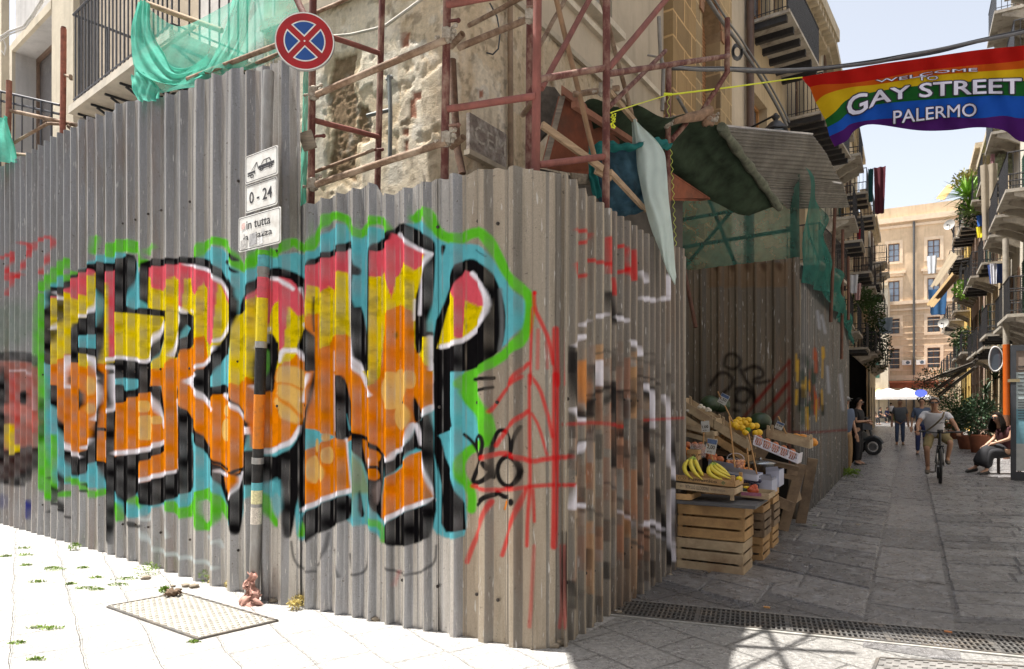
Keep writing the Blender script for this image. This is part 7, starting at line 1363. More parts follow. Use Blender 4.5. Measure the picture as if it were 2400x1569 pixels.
# white plastic basket
WB = thing('plastic_basket', 'white lattice plastic basket hanging on the sloping right end of the shelf', 'basket', at(1764, 1042, 7.8)); O = at(1764, 1043, 7.8); ax = at(1868, 1087, 7.55)-O; az = at(1768, 1021, 7.85)-O; ay = DS*.3; wp = M('white plastic', (.66, .63, .68), .5, 0, .08, 6, .05)
nx = ax.normalized(); m = MB()
for f in (0, .93): m.box(O+az*f, ax, DS*.01, az*.09)
for k in range(6): m.box(O+ax*(k*.196)+az*.05, ax*.02, DS*.01, az*.9)
for k in range(24):
    a = k/24
    for sg in (1, -1):
        p0 = O+ax*a+az*(.08 if sg > 0 else .92); p1 = O+ax*min(1, a+.06)+az*(.92 if sg > 0 else .08); m.tube([p0+DS*.005, p1+DS*.005], .0022, 4, smooth=False)
m.box(O, ay, ax.normalized()*.008, az); m.box(O+ax, ay, ax.normalized()*.008, az); m.box(O, ax, ay, az.normalized()*.006); m.box(O+ax*.0+az*.98-DS*.012, ax*1.02, DS*.02, az*.06); m.build('lattice', wp, WB)
cc_ = [(O+ax*(.08+.19*k)+az*.4+DS*.1) for k in range(5)]
for c in cc_:
    m = MB(); m.ball(c, .045, 10, 7); m.ball(c+DS*.03+UP*.04, .042, 10, 7); o = m.build('peach_pair', pea); tag(o, 'reddish peaches seen through the white lattice basket', 'fruit', 'peaches in the white basket')
# pot, tub, cardboard boxes, plums, peppers
PT = thing('cooking_pot', 'steel cooking pot with a flat lid behind the apricots', 'pot', at(1782, 1110, 7.6)); m = MB(); c = at(1782, 1112, 7.6); m.lathe(c, [(0, 0), (.14, 0), (.145, .12), (.15, .125)], 24); st_ = M('steel pot', (.32, .33, .34), .25, .9, .1, 5, 0); m.build('pan', st_, PT); m = MB(); m.lathe(c, [(.165, .125), (.16, .137), (.05, .155), (0, .158)], 24); m.ball(c+UP*.17, .018, 8, 6); m.build('lid', st_, PT)
TB = thing('plastic_tub', 'clear plastic tub with a handle full of apricots', 'tub', at(1722, 1105, 6.95)); m = MB(); c = at(1724, 1104, 6.95); m.lathe(c, [(.07, 0), (.085, .12), (.09, .125)], 16); cl = cloth_mat('clear plastic', (.7, .7, .7), .2, .05, .25); m.build('wall', cl, TB); m = MB(); m.tube([c+NR*(.085*math.cos(a*.35))+UP*(.12+.06*math.sin(a*.35)) for a in range(10)], .003, 5); m.build('handle', wp, TB)
TB = thing('plastic_tub', 'clear plastic tub of peaches at the back left', 'tub', at(1635, 1080, 7.15)); m = MB(); m.lathe(at(1637, 1072, 7.1), [(.07, 0), (.09, .14)], 16); m.build('wall', cl, TB)
card = M('white cardboard', (.48, .50, .62), .7, 0, .1, 4, .05); cardb = M('blue cardboard', (.08, .13, .26), .7, 0, .4, 22, .05)
def cbx(label, x, y, Y, w, d, h, mt, tilt=0):
    c = at(x, y, Y); T = thing('cardboard_box', label, 'box', c, 'cardboard fruit boxes'); m = MB(); t_ = .006; a = NR*w+UP*tilt*w; m.box(c, a, DS*t_, UP*h); m.box(c+DS*d, a, DS*t_, UP*h); m.box(c+DS*t_, NR*t_, DS*(d-t_), UP*h); m.box(c+a+DS*t_, NR*-t_, DS*(d-t_), UP*h); m.box(c, a, DS*d, UP*.005); m.build('box', mt, T); m = MB(); m.box(c+a*.1-DS*.002, a*.35, DS*-.001, UP*h*.6); m.build('print', cardb, T); m = MB(); m.quad(c+UP*h, c+a+UP*h, c+a*.95+UP*(h+.05)-DS*.05, c+a*.05+UP*(h+.05)-DS*.05); m.build('flap', mt, T); return T
cbx('blue and white cardboard box in front of the pot', 1755, 1150, 6.85, .22, .3, .13, card, -.1); cbx('white cardboard box at the outer edge of the stall', 1795, 1145, 7.1, .13, .3, .17, card, .15); cbx('open white box with a blue flap behind the bananas', 1660, 1105, 6.9, .28, .25, .08, card, -.15); cbx('tall grey white box edge beside the pot', 1785, 1160, 6.9, .10, .3, .16, M('grey print card', (.35, .36, .42), .7, 0, .4, 25, .05), .1); cbx('low white box behind the second banana bunch', 1700, 1118, 6.75, .3, .3, .06, card, -.1)
crate('shallow tray with a purple label holding peppers at the right', at(1737, 1165, 6.42), NR*.24+UP*-.01, DS*.35, UP*.05, cr_p, 1, 'shallow trays on the counter'); m = MB(); q = at(1738, 1163, 6.40)-DS*.012; m.box(q+UP*.008, NR*.18, DS*-.001, UP*.032); o = m.build('purple_label', M('purple print', (.28, .10, .16), .8, 0, .3, 30, 0)); o['category'] = 'label'; o['label'] = 'faded purple paper label on the pepper tray'
fruits('plum', 'dark blue plum in the blue box', 'fruit', M('plum skin', (.02, .02, .06), .45, 0, .3, 9), [(1746+i*5+random.uniform(-1, 1), 1118+6*(i % 3)+random.uniform(-1, 1), 6.72) for i in range(7)]+[(1744+i*6, 1128, 6.68) for i in range(7)], 'plums', .022)
fruits('pepper', 'red and orange pepper in the shallow right tray', 'pepper', M('red pepper skin', (.42, .07, .02), .3, 0, .4, 12), Q2([(210, 1190, 0), (240, 1180, 0), (255, 1220, -.03), (185, 1210, -.03), (225, 1225, -.03)], 6.5), 'peppers', .028, (1, .9, 1.15)); fruits('courgette', 'dark green courgette beside the peppers', 'courgette', M('courgette skin', (.03, .06, .03), .4), Q2([(115, 1205, 0)], 6.5), None, .03, (1.5, .6, .6)); fruits('yellow_pepper', 'bright yellow pepper next to the courgette', 'pepper', M('yellow pepper skin', (.75, .50, .01), .3), Q2([(145, 1180, 0)], 6.5), None, .022, (1.6, .6, .6))
pa_ = M('price card white', (.52, .52, .50), .6, 0, .12, 30, 0); stick = M('cane stick', (.45, .25, .10), .7, 0, .2, 9, .1)
def price(label, base, top, card_c, w, h, tilt, txt, Y, blue_top=True):
    T = thing('price_sign', label, 'price tag', at(*base, Y)); m = MB(); m.tube([at(*base, Y), at(*top, Y)], .008, 6); m.build('stick', stick, T)
    if not card_c: return
    c = at(*card_c, Y-.02); a = math.radians(tilt); ux = NR*math.cos(a)+UP*math.sin(a); uz = -NR*math.sin(a)+UP*math.cos(a); P = lambda x, y, d=0: c+ux*(x-.5)*w+uz*(y-.5)*h-DS*d
    m = MB(); m.prism([P(0, 0), P(1, 0), P(1, 1), P(0, 1)], DS*.004); K = m.build('card', pa_, T); m = MB(); m.add([P(.03, .68, .006), P(.97, .68, .006), P(.97, .97, .006), P(.03, .97, .006)], [(0, 1, 2, 3)])
    if blue_top: m.build('blue_band', cardb, K)
    m = MB(); vs, fs, _ = map_text(txt, lambda x, y: P(.12+.76*x, .30+.30*y, .007), .02); m.add(vs, fs); vs, fs, _ = map_text('al Kg', lambda x, y: P(.2+.5*x, .06+.16*y, .007), .02); m.add(vs, fs); m.build('digits', ink, K)
price('tilted price card 1,50 on a cane leaning above the yellow fruit', (1718, 990), (1682, 918), (1696, 936), .10, .12, -28, '1,50', 7.9); price('price card 1,00 on a stick below the sloping crates', (1648, 1050), (1650, 985), (1653, 1000), .085, .115, 5, '1,00', 7.2, False); price('blue topped price card 2,00 standing over the bananas', (1672, 1085), (1656, 1030), (1667, 1047), .10, .15, -10, '2,00', 6.7)
price('long plain orange cane standing right of the blue topped card', (1723, 1105), (1709, 976), None, 0, 0, 0, '', 6.7); price('plain pale stick right of the plastic tub', (1757, 1120), (1751, 1050), None, 0, 0, 0, '', 6.7); price('long pale stick leaning in front of the pot', (1774, 1112), (1754, 1016), None, 0, 0, 0, '', 6.8); price('small dark price card at the right end of the upper tray', (1843, 1018), (1824, 976), (1827, 998), .09, .09, -25, '0,99', 8.3)
# ---------------- people ----------------
skin = M('skin', (.42, .24, .16), .55, 0, .1, 8, .1); skin2 = M('tanned skin', (.34, .18, .11), .55, 0, .1, 8, .1); shoe_b = M('black shoe', (.02, .02, .02), .6); hair_d = M('dark hair', (.010, .008, .007), .9, 0, .4, 40, .2, 80, spec=.1); hair_g = M('grey hair', (.22, .20, .19), .7, 0, .3, 40, .5, 80)
def skinned(name, verts, edges, radii, mat, parent, sub=2):
    """one continuous body grown on a skeleton, frozen to a mesh"""
    me = bpy.data.meshes.new(name); me.from_pydata([tuple(Vector(v)-parent.location) for v in verts], edges, []); o = bpy.data.objects.new(name, me); COL.objects.link(o)
    sk_ = o.modifiers.new('s', 'SKIN'); sk_.use_smooth_shade = True; sv = me.skin_vertices[0].data
    for i, r in enumerate(radii): r = r if isinstance(r, tuple) else (r, r); sv[i].radius = r
    sv[0].use_root = True
    sb = o.modifiers.new('u', 'SUBSURF'); sb.levels = sub; sb.render_levels = sub
    dg = bpy.context.evaluated_depsgraph_get(); me2 = bpy.data.meshes.new_from_object(o.evaluated_get(dg)); bpy.data.objects.remove(o); bpy.data.meshes.remove(me)
    for p_ in me2.polygons: p_.use_smooth = True
    me2.materials.clear(); me2.materials.append(mat); me2.name = name; o = bpy.data.objects.new(name, me2); link(o, parent); return o
def person(label, base, fwd, J, sk=skin, top=None, top_c='shirt', sleeve=.5, legs_m=None, leg_len=1.0, shoe=None, hair=hair_d, hairkind='short', glasses=False, cap=None, scale=1.0, skirt=None, group=None, build_=1.0, name='person'):
    """J: joints as (right, forward, up) metres; right is the viewer's right when the figure faces fwd=towards the camera"""
    f = Vector(fwd).normalized(); r = Vector((-f.y, f.x, 0)); T = thing(name, label, 'person', base, group); base = Vector(base)
    def W_(q): return base+(r*q[0]+f*q[1]+UP*q[2])*scale
    j = {k: W_(v) for k, v in J.items()}; S = scale*build_
    hd = j['head']; nk = j['neck']; up = (hd-nk).normalized()
    V = [j['pelvis'], j['pelvis'].lerp(j['chest'], .45), j['chest'], nk, nk+up*.07*scale, hd-up*.04*scale, hd+up*.04*scale, hd+up*.095*scale]
    R = [(.155*S, .115*S), (.14*S, .105*S), (.165*S, .12*S), (.06*scale, .06*scale), (.052*scale,)*2, (.068*scale, .082*scale), (.078*scale, .092*scale), (.055*scale, .065*scale)]
    E = [(0, 1), (1, 2), (2, 3), (3, 4), (4, 5), (5, 6), (6, 7)]
    def chain(st_, names, rr):
        k = st_
        for n_, q in zip(names, rr): V.append(j[n_]); R.append((q*scale,)*2); E.append((k, len(V)-1)); k = len(V)-1
        return k
    for sd in 'lr':
        chain(2, ['sh'+sd, 'el'+sd, 'wr'+sd], (.055, .042, .028)); chain(0, ['hip'+sd, 'kn'+sd, 'an'+sd, 'toe'+sd], (.088, .058, .038, .032))
    skinned('body', V, E, R, sk, T)
    hf = (W_(J['face'])-base).normalized() if 'face' in J else f; hr_ = hf.cross(UP).normalized()
    m = MB(); c = hd+hf*.088*scale
    m.ball(c+UP*.0, .016*scale, 8, 6, (.8, 1, 1.5)); m.build('nose', sk, T, None)
    m = MB(); m.ball(hd+hf*.078*scale-UP*.048*scale, .018*scale, 8, 5, (1.2, .7, .35)); m.build('mouth', M('lips', (.28, .10, .08), .5), T)
    for sg in (1, -1):
        m = MB(); m.ball(hd+hr_*sg*.080*scale, .020*scale, 8, 6, (.5, .8, 1.3)); m.build('ear', sk, T)
        if not glasses: m = MB(); m.ball(hd+hf*.078*scale+hr_*sg*.032*scale+UP*.012*scale, .010*scale, 8, 5); m.build('eye', blk, T)
    if glasses:
        m = MB()
        for sg in (1, -1): m.cbox(hd+hf*.092*scale+hr_*sg*.034*scale+UP*.015*scale, hr_*.028*scale, hf*.006*scale, UP*.017*scale); m.tube([hd+hf*.09*scale+hr_*sg*.06*scale+UP*.018*scale, hd+hr_*sg*.088*scale+UP*.018*scale], .004*scale, 4)
        m.tube([hd+hf*.094*scale-hr_*.02*scale+UP*.02*scale, hd+hf*.094*scale+hr_*.02*scale+UP*.02*scale], .004*scale, 4); m.build('sunglasses', blk, T)
    # hair
    m = MB(); hv = []; nu_, nv_ = 18, 9
    lo = {'short': .55, 'bald': .40, 'bun': .62, 'long': .6}[hairkind]
    for i in range(nv_+1):
        th = math.pi*lo*i/nv_
        for k in range(nu_):
            ph = 2*math.pi*k/nu_; d_ = hr_*math.cos(ph)+hf*math.sin(ph); front = max(0, math.sin(ph)); t2 = th*(1-.58*front)
            hv.append(hd-hf*.008*scale+UP*.018*scale+(d_*math.sin(t2)*.100+UP*math.cos(t2)*.115)*scale*(1+.02*math.sin(k*2.3+i)))
    m.add(hv, [(i*nu_+k, (i+1)*nu_+k, (i+1)*nu_+(k+1) % nu_, i*nu_+(k+1) % nu_) for i in range(nv_) for k in range(nu_)], True)
    if hairkind == 'long':
        for k in range(46):
            a = (k/45-.5)*3.9; d_ = hr_*math.sin(a)*.098-hf*math.cos(a)*.09; p0 = hd+d_*scale+UP*.03*scale; m.tube([p0, p0+d_*.45*scale-UP*.13*scale, p0+d_*.6*scale-UP*.25*scale, p0+d_*.3*scale-UP*(.32+.06*math.sin(k*3))*scale], [.018*scale, .022*scale, .02*scale, .006*scale], 5)
    if hairkind == 'bun': m.ball(hd-hf*.10*scale-UP*.02*scale, .055*scale, 10, 7, noise=.1)
    if hairkind != 'bald' or hair: m.build('hair', hair, T)
    if cap:
        m = MB(); m.ball(hd+UP*.045*scale-hf*.01*scale, .103*scale, 16, 8, (1, 1, .75)); m.prism([hd+UP*.055*scale+hr_*x*scale+hf*y*scale for x, y in ((-.075, .07), (.075, .07), (.06, .15), (0, .175), (-.06, .15))], UP*.01*scale); m.build('cap', cap, T)
    # shirt
    if top:
        k_ = 1.10; V = [j['pelvis']-UP*.09*scale, j['pelvis'].lerp(j['chest'], .5), j['chest'], j['chest'].lerp(nk, .70)]; R = [(.178*S, .14*S), (.172*S, .14*S), (.192*S, .15*S), (.11*scale, .10*scale)]; E = [(0, 1), (1, 2), (2, 3)]
        for sd in 'lr':
            s_, e_, w_ = j['sh'+sd], j['el'+sd], j['wr'+sd]; V.append(s_); R.append((.070*scale,)*2); E.append((2, len(V)-1)); q = s_.lerp(e_, min(1, sleeve*2)); V.append(q); R.append((.062*scale,)*2); E.append((len(V)-2, len(V)-1))
            if sleeve > .5: V.append(e_.lerp(w_, (sleeve-.5)*2)); R.append((.045*scale,)*2); E.append((len(V)-2, len(V)-1))
        skinned(top_c, V, E, R, top, T)
    if legs_m:
        V = [j['pelvis']-UP*.0*scale, j['pelvis']-UP*.06*scale]; R = [(.16*S, .12*S), (.158*S, .12*S)]; E = [(0, 1)]
        for sd in 'lr':
            k = 1; pr_ = [('hip', .100), ('kn', .076 if leg_len > .5 else .088), ('an', .058)]
            for q, (n_, rr) in enumerate(pr_):
                if q == 2 and leg_len <= .5: break
                p_ = j[n_+sd]
                if q == 1 and leg_len <= .5: p_ = j['hip'+sd].lerp(j['kn'+sd], .5+leg_len)
                if q == 2: p_ = j['kn'+sd].lerp(j['an'+sd], min(.95, leg_len))
                V.append(p_); R.append((rr*scale,)*2); E.append((k, len(V)-1)); k = len(V)-1
        skinned('trousers', V, E, R, legs_m, T)
    if skirt:
        a, b_ = j['pelvis'], (j['anl']+j['anr'])/2; kk = (j['knl']+j['knr'])/2
        skinned('skirt', [a+UP*.05*scale, a, kk, kk.lerp(b_, .5), b_+UP*.05*scale], [(0, 1), (1, 2), (2, 3), (3, 4)], [(.15*S, .13*S), (.20*S, .16*S), (.19*S, .15*S), (.20*S, .17*S), (.22*S, .2*S)], skirt, T)
    for sd in 'lr':
        a, t_ = j['an'+sd], j['toe'+sd]; d_ = (t_-a); d_ = Vector((d_.x, d_.y, d_.z*.3)).normalized()
        m = MB(); h_ = a-UP*.045*scale-d_*.03*scale; m.tube([h_-d_*.02*scale, h_+d_*.03*scale, h_+d_*.12*scale-UP*.01*scale, h_+d_*.20*scale-UP*.02*scale, h_+d_*.235*scale-UP*.025*scale], [.032*scale, .045*scale, .046*scale, .040*scale, .015*scale], 9); m.build('shoe', shoe or shoe_b, T)
        # hand: palm, four fingers, thumb
        w_, e_ = j['wr'+sd], j['el'+sd]; d_ = (w_-e_).normalized(); hd_ = (W_(J['hd'+sd])-base).normalized() if 'hd'+sd in J else d_; sd_ = hd_.cross(UP if abs(hd_.z) < .8 else f).normalized(); dn = hd_.cross(sd_).normalized(); q = scale
        m = MB(); m.tube([w_-hd_*.01*q, w_+hd_*.03*q, w_+hd_*.075*q, w_+hd_*.09*q], [.026*q, .034*q, .036*q, .03*q], 8)
        for k in range(4):
            o_ = sd_*(k-1.5)*.018*q; L_ = (.060, .072, .068, .052)[k]*q; p0 = w_+hd_*.085*q+o_; m.tube([p0, p0+hd_*L_*.5-UP*.008*q, p0+hd_*L_*.85-UP*.030*q, p0+hd_*L_*.8-UP*.048*q], [.0095*q, .009*q, .008*q, .006*q], 6)
        m.tube([w_+hd_*.025*q+sd_*.028*q, w_+hd_*.055*q+sd_*.05*q, w_+hd_*.085*q+sd_*.055*q-UP*.01*q], [.012*q, .011*q, .008*q], 6); m.build('hand', sk, T)
    return T
def standing(lean=0, arm='down', stride=0.0, sh=.19):
    J = dict(pelvis=(0, 0, .95), chest=(0, .02+lean, 1.30), neck=(0, .02+lean, 1.48), head=(0, .04+lean, 1.64), hipl=(-.09, 0, .90), hipr=(.09, 0, .90), knl=(-.10, .04+stride, .50), knr=(.10, .04-stride*.3, .50), anl=(-.11, stride*.9, .09), anr=(.11, -stride*1.3, .09), toel=(-.12, .14+stride*.9, .03), toer=(.12, .14-stride*1.3, .03), shl=(-sh, lean, 1.42), shr=(sh, lean, 1.42))
    if arm == 'down': J.update(ell=(-.25, -.02+lean, 1.14), elr=(.25, -.02+lean, 1.14), wrl=(-.27, .06, .88), wrr=(.27, .06, .88))
    elif arm == 'fold': J.update(ell=(-.22, .02, 1.14), elr=(.22, .02, 1.14), wrl=(-.02, .24, 1.16), wrr=(.03, .25, 1.12))
    elif arm == 'hip': J.update(ell=(-.30, -.05, 1.16), elr=(.22, .0, 1.14), wrl=(-.16, .12, 1.0), wrr=(.20, .20, 1.05))
    return J
def sitting(): return dict(pelvis=(0, 0, .52), chest=(0, .03, .90), neck=(0, .05, 1.08), head=(0, .08, 1.24), hipl=(-.09, .05, .50), hipr=(.09, .05, .50), knl=(-.11, .45, .50), knr=(.11, .45, .50), anl=(-.11, .50, .10), anr=(.11, .52, .10), toel=(-.11, .64, .03), toer=(.11, .66, .03), shl=(-.19, .02, 1.02), shr=(.19, .02, 1.02), ell=(-.23, .12, .78), elr=(.23, .12, .78), wrl=(-.12, .34, .66), wrr=(.10, .34, .68))
white_t = M('white t-shirt', (.58, .58, .62), .85, 0, .08, 5, .15); khaki = M('khaki cloth', (.24, .19, .09), .9, 0, .15, 6, .2); black_c = M('black cloth', (.018, .018, .022), .9, 0, .2, 6, .2); jeans = M('blue jeans', (.05, .075, .14), .9, 0, .25, 9, .2); greyp = M('dark grey polo', (.10, .11, .125), .9, 0, .15, 6, .2); bluesh = M('blue grey shirt', (.09, .12, .19), .9, 0, .15, 6, .2); tan_c = M('tan trousers', (.30, .19, .10), .9, 0, .15, 6, .2); maroon = M('maroon top', (.07, .02, .025), .9, 0, .15, 6, .2); navy = M('navy cloth', (.02, .03, .10), .9, 0, .2, 6, .2)
TOCAM = -DS
# cyclist
wc = gnd(2204, 1135); fwd = TOCAM; rt = Vector((-fwd.y, fwd.x, 0)); base = wc-fwd*.62-rt*.05
J = dict(pelvis=(-.02, -.30, .96), chest=(-.03, -.08, 1.27), neck=(-.03, .0, 1.43), head=(-.04, .05, 1.585), hipl=(-.11, -.26, .93), hipr=(.09, -.26, .93), knl=(-.17, .14, .66), knr=(.24, .16, .80), anl=(-.15, .02, .27), anr=(.19, .02, .47), toel=(-.16, .16, .20), toer=(.20, .16, .42), shl=(-.22, -.06, 1.37), shr=(.19, -.06, 1.37), ell=(-.33, .10, 1.16), elr=(.31, .10, 1.16), wrl=(-.33, .30, 1.03), wrr=(.36, .30, 1.03), hdl=(0, 1, -.3), hdr=(0, 1, -.3))
PC = person('man in white t-shirt and khaki shorts riding a bicycle towards the camera', base, fwd, J, sk=skin2, top=white_t, sleeve=.30, legs_m=khaki, leg_len=.48, shoe=M('grey canvas shoe', (.12, .10, .08), .8), hair=hair_g, hairkind='short', glasses=True)
def Pw(x, y, z): return base+rt*x+fwd*y+UP*z
m = MB(); m.tube([Pw(.13, .06, 1.40), Pw(.10, .16, 1.30), Pw(-.02, .155, 1.16), Pw(-.17, .06, 1.02)], .018, 6); m.build('bag_strap', M('olive strap', (.10, .075, .045), .9), PC)
m = MB(); vs, fs, _ = map_text('PALERMO', lambda x, y: Pw(.0+.16*x, .155-.02*x, 1.17+.035*y+.01*x), .0); m.add(vs, fs); m.build('shirt_print', black_c, PC)
BK = thing('bicycle', 'black bicycle ridden head on down the middle of the street', 'bicycle', base)
def wheel(c, r, nm='wheel'):
    ax_ = rt; m = MB(); m.tube([c+(fwd*math.cos(a*math.pi/16)+UP*math.sin(a*math.pi/16))*(r-.026) for a in range(33)], .026, 8, cap=False); ty = m.build(nm, M('tyre rubber', (.02, .02, .022), .8, 0, .2, 30, .3), BK)
    m = MB(); m.tube([c+(fwd*math.cos(a*math.pi/16)+UP*math.sin(a*math.pi/16))*(r-.055) for a in range(33)], .010, 6, cap=False)
    for k in range(18): an = k*math.pi/9; m.tube([c+ax_*.03*(-1)**k, c+(fwd*math.cos(an)+UP*math.sin(an))*(r-.06)], .0015, 4)
    m.tube([c-ax_*.05, c+ax_*.05], .018, 8); m.build('rim', M('alloy', (.35, .35, .36), .3, .8), ty)
bx0 = .05; wheel(Pw(bx0, .62, .345), .345); wheel(Pw(bx0, -.48, .345), .345); fr = M('black frame', (.02, .02, .022), .35, .2, .2, 8, 0); m = MB()
for sg in (1, -1): m.tube([Pw(bx0+sg*.055, .62, .345), Pw(bx0+sg*.055, .56, .66), Pw(bx0+sg*.03, .53, .74)], .014, 7); m.tube([Pw(bx0+sg*.06, -.48, .345), Pw(bx0, -.20, .80)], .01, 6); m.tube([Pw(bx0+sg*.06, -.48, .345), Pw(bx0, -.04, .32)], .012, 6)
m.tube([Pw(bx0-.06, .53, .74), Pw(bx0+.06, .53, .74)], .02, 7); m.tube([Pw(bx0, .53, .74), Pw(bx0, .47, 1.0)], .022, 8); m.tube([Pw(bx0, .50, .82), Pw(bx0, -.04, .33)], .022, 8); m.tube([Pw(bx0, .48, .92), Pw(bx0, -.19, .80)], .018, 8); m.tube([Pw(bx0, -.04, .33), Pw(bx0, -.24, .90)], .018, 8); m.build('frame', fr, BK)
m = MB(); m.tube([Pw(bx0-.36, .38, 1.02), Pw(bx0-.2, .42, 1.02), Pw(bx0-.08, .46, 1.0), Pw(bx0+.08, .46, 1.0), Pw(bx0+.2, .42, 1.02), Pw(bx0+.36, .38, 1.02)], .014, 7); hb = m.build('handlebar', fr, BK); m = MB(); m.cbox(Pw(bx0, .47, 1.04), rt*.05, fwd*.03, UP*.025); m.ball(Pw(bx0, .50, 1.03), .03, 8, 6); m.build('bike_computer', fr, hb)
for sg in (1, -1): m = MB(); m.tube([Pw(bx0+sg*.36, .38, 1.02), Pw(bx0+sg*.26, .40, 1.02)], .019, 8); m.build('grip', blk, hb); m = MB(); m.tube([Pw(bx0+sg*.055, .60, .42), Pw(bx0+sg*.055, .57, .60)], .018, 8); m.build('suspension_leg', M('alloy'), BK)
m = MB(); m.ball(Pw(bx0, -.26, .93), .1, 10, 7, (.8, 1.2, .35)); m.build('saddle', blk, BK)
for sg, z, y in ((-1, .18, -.02), (1, .40, .02)): m = MB(); m.tube([Pw(bx0+sg*.06, -.04, .33), Pw(bx0+sg*.07, y, z)], .012, 6); m.cbox(Pw(bx0+sg*.13, y, z), rt*.05, fwd*.04, UP*.012); m.build('pedal', fr, BK)
# people at the left: woman in black, man with cap, walker
gw = gnd(2010, 1091); gw.z = 0
Jw = standing(arm='fold'); Jw['face'] = (-.2, 1, 0); person('woman in black with hair tied back and shoulder bag standing by the fence end', gw, (NR+TOCAM*.25), Jw, top=black_c, sleeve=.35, legs_m=black_c, hairkind='bun', glasses=True, scale=.985, shoe=shoe_b)
m = MB(); c = gw+TOCAM*.12+NR*.12+UP*.92; m.box(c, NR*.22, DS*.09, UP*.16); HB = m.build('shoulder_bag', M('grey leather', (.08, .085, .10), .6)); tag(HB, 'dark grey shoulder bag at the hip of the woman in black', 'bag')
gm = gnd(1993, 1108); person('man in flat grey cap and blue shirt leaning half hidden behind the fence end', gm-NR*.12, (NR*.6+TOCAM*.6), standing(arm='down'), top=bluesh, sleeve=.45, legs_m=tan_c, cap=M('grey cap', (.30, .30, .32), .9), glasses=True, hair=hair_g)
gs_ = gnd(2109, 1044); person('heavy man in dark polo and jeans walking up the street', gs_, (TOCAM+NR*.1), standing(stride=.06), sk=skin2, top=greyp, sleeve=.4, legs_m=jeans, build_=1.25, hair=hair_g, hairkind='bald', shoe=M('tan boot', (.2, .15, .1), .8))
g2 = gnd(2160, 1066); person('person in grey top and navy trousers walking behind the cyclist', g2, TOCAM, standing(stride=.08), top=bluesh, sleeve=.5, legs_m=navy)
sw = gnd(2364, 1113); Js = sitting(); Js['face'] = (.35, 1, 0); Js['chest'] = (0, .12, .88); Js['neck'] = (0, .18, 1.05); Js['head'] = (0, .24, 1.21); Js['anl'] = (-.12, .62, .14); Js['toel'] = (-.12, .78, .08)
Js.update(ell=(-.26, .14, .76), wrl=(-.18, .38, .60)); person('seated woman with long black hair, maroon top and black skirt', sw, (-NR+TOCAM*.5), Js, top=maroon, sleeve=.2, legs_m=black_c, skirt=black_c, hairkind='long', glasses=True, scale=1.04)
CHm = M('dark chair', (.05, .035, .03), .7); CH = thing('chair', 'small dark chair under the seated woman', 'chair', sw); m = MB(); m.box(sw-NR*.22-DS*.2+UP*.42, NR*.44, DS*.4, UP*.03); m.build('seat', CHm, CH)
for a in (-.2, .18):
    for b_ in (-.18, .16): m = MB(); m.box(sw+NR*a+DS*b_, NR*.03, DS*.03, UP*.42); m.build('leg', CHm, CH)
m = MB(); m.box(sw+NR*.2-DS*.2+UP*.45, NR*.03, DS*.4, UP*.4); m.build('backrest', CHm, CH)
for k, (x, y, c_, lab) in enumerate(((2062, 992, black_c, 'dark clad person sitting by the left wall far down the street'), (2078, 990, navy, 'second dark clad person sitting far down the left side'), (2046, 996, maroon, 'person in dark red sitting nearest on the left side far down'))):
    person(lab, gnd(x, y), (NR+TOCAM*(.3+.3*k)), sitting(), top=c_, sleeve=.4, legs_m=black_c)
for k, (x, y, c_, lab) in enumerate(((2138, 985, white_t, 'far person in white near the parasols'), (2150, 984, maroon, 'far person in dark red near the parasols'), (2088, 988, white_t, 'far person in white beside the left wall'), (2122, 983, tan_c, 'far person in tan among the market crowd'), (2166, 986, bluesh, 'far person in blue at the right of the market crowd'))):
    person(lab, gnd(x, y), TOCAM if k % 2 else -TOCAM, standing(stride=.05), top=c_, sleeve=.4, legs_m=jeans if k % 2 else black_c)
gh = gnd(2258, 1022); person('dark haired person sitting among the potted plants', gh, (-NR+TOCAM), sitting(), top=black_c, sleeve=.4, legs_m=black_c, scale=1.05)
# scooter
SCT = thing('scooter', 'dark parked scooter half hidden behind the woman in black', 'scooter', gnd(2042, 1068)); c = gnd(2046, 1068)+UP*.27; d_ = (NR*.8-DS*.3).normalized(); m = MB(); m.tube([c+(d_*math.cos(a*math.pi/12)+UP*math.sin(a*math.pi/12))*.215 for a in range(25)], .055, 8, cap=False); ty = m.build('wheel', M('tyre rubber'), SCT); m = MB(); m.tube([c-d_.cross(UP)*.03, c+d_.cross(UP)*.03], .12, 12); m.build('hub', M('grey hub', (.25, .25, .25), .4, .5), ty)
m = MB(); m.tube([c+(d_*math.cos(a)+UP*math.sin(a))*.30 for a in (.4, .9, 1.4, 1.9, 2.4)], .06, 8); m.tube([c+UP*.2, c-d_*.15+UP*.75, c-d_*.2+UP*.9], .04, 8); m.ball(c-d_*.5+UP*.3, .35, 12, 8, (1, .7, .7)); m.ball(c-d_*.9+UP*.5, .3, 12, 8, (1.3, .7, .5)); m.build('body', M('scooter paint', (.05, .055, .06), .3), SCT); m = MB(); m.tube([c-d_*.2+UP*.9+d_.cross(UP)*.3, c-d_*.2+UP*.9-d_.cross(UP)*.3], .02, 6); m.build('handlebar', blk, SCT)
c2 = c-d_*1.25; m = MB(); m.tube([c2+(d_*math.cos(a*math.pi/12)+UP*math.sin(a*math.pi/12))*.215 for a in range(25)], .055, 8, cap=False); m.build('wheel', M('tyre rubber'), SCT)
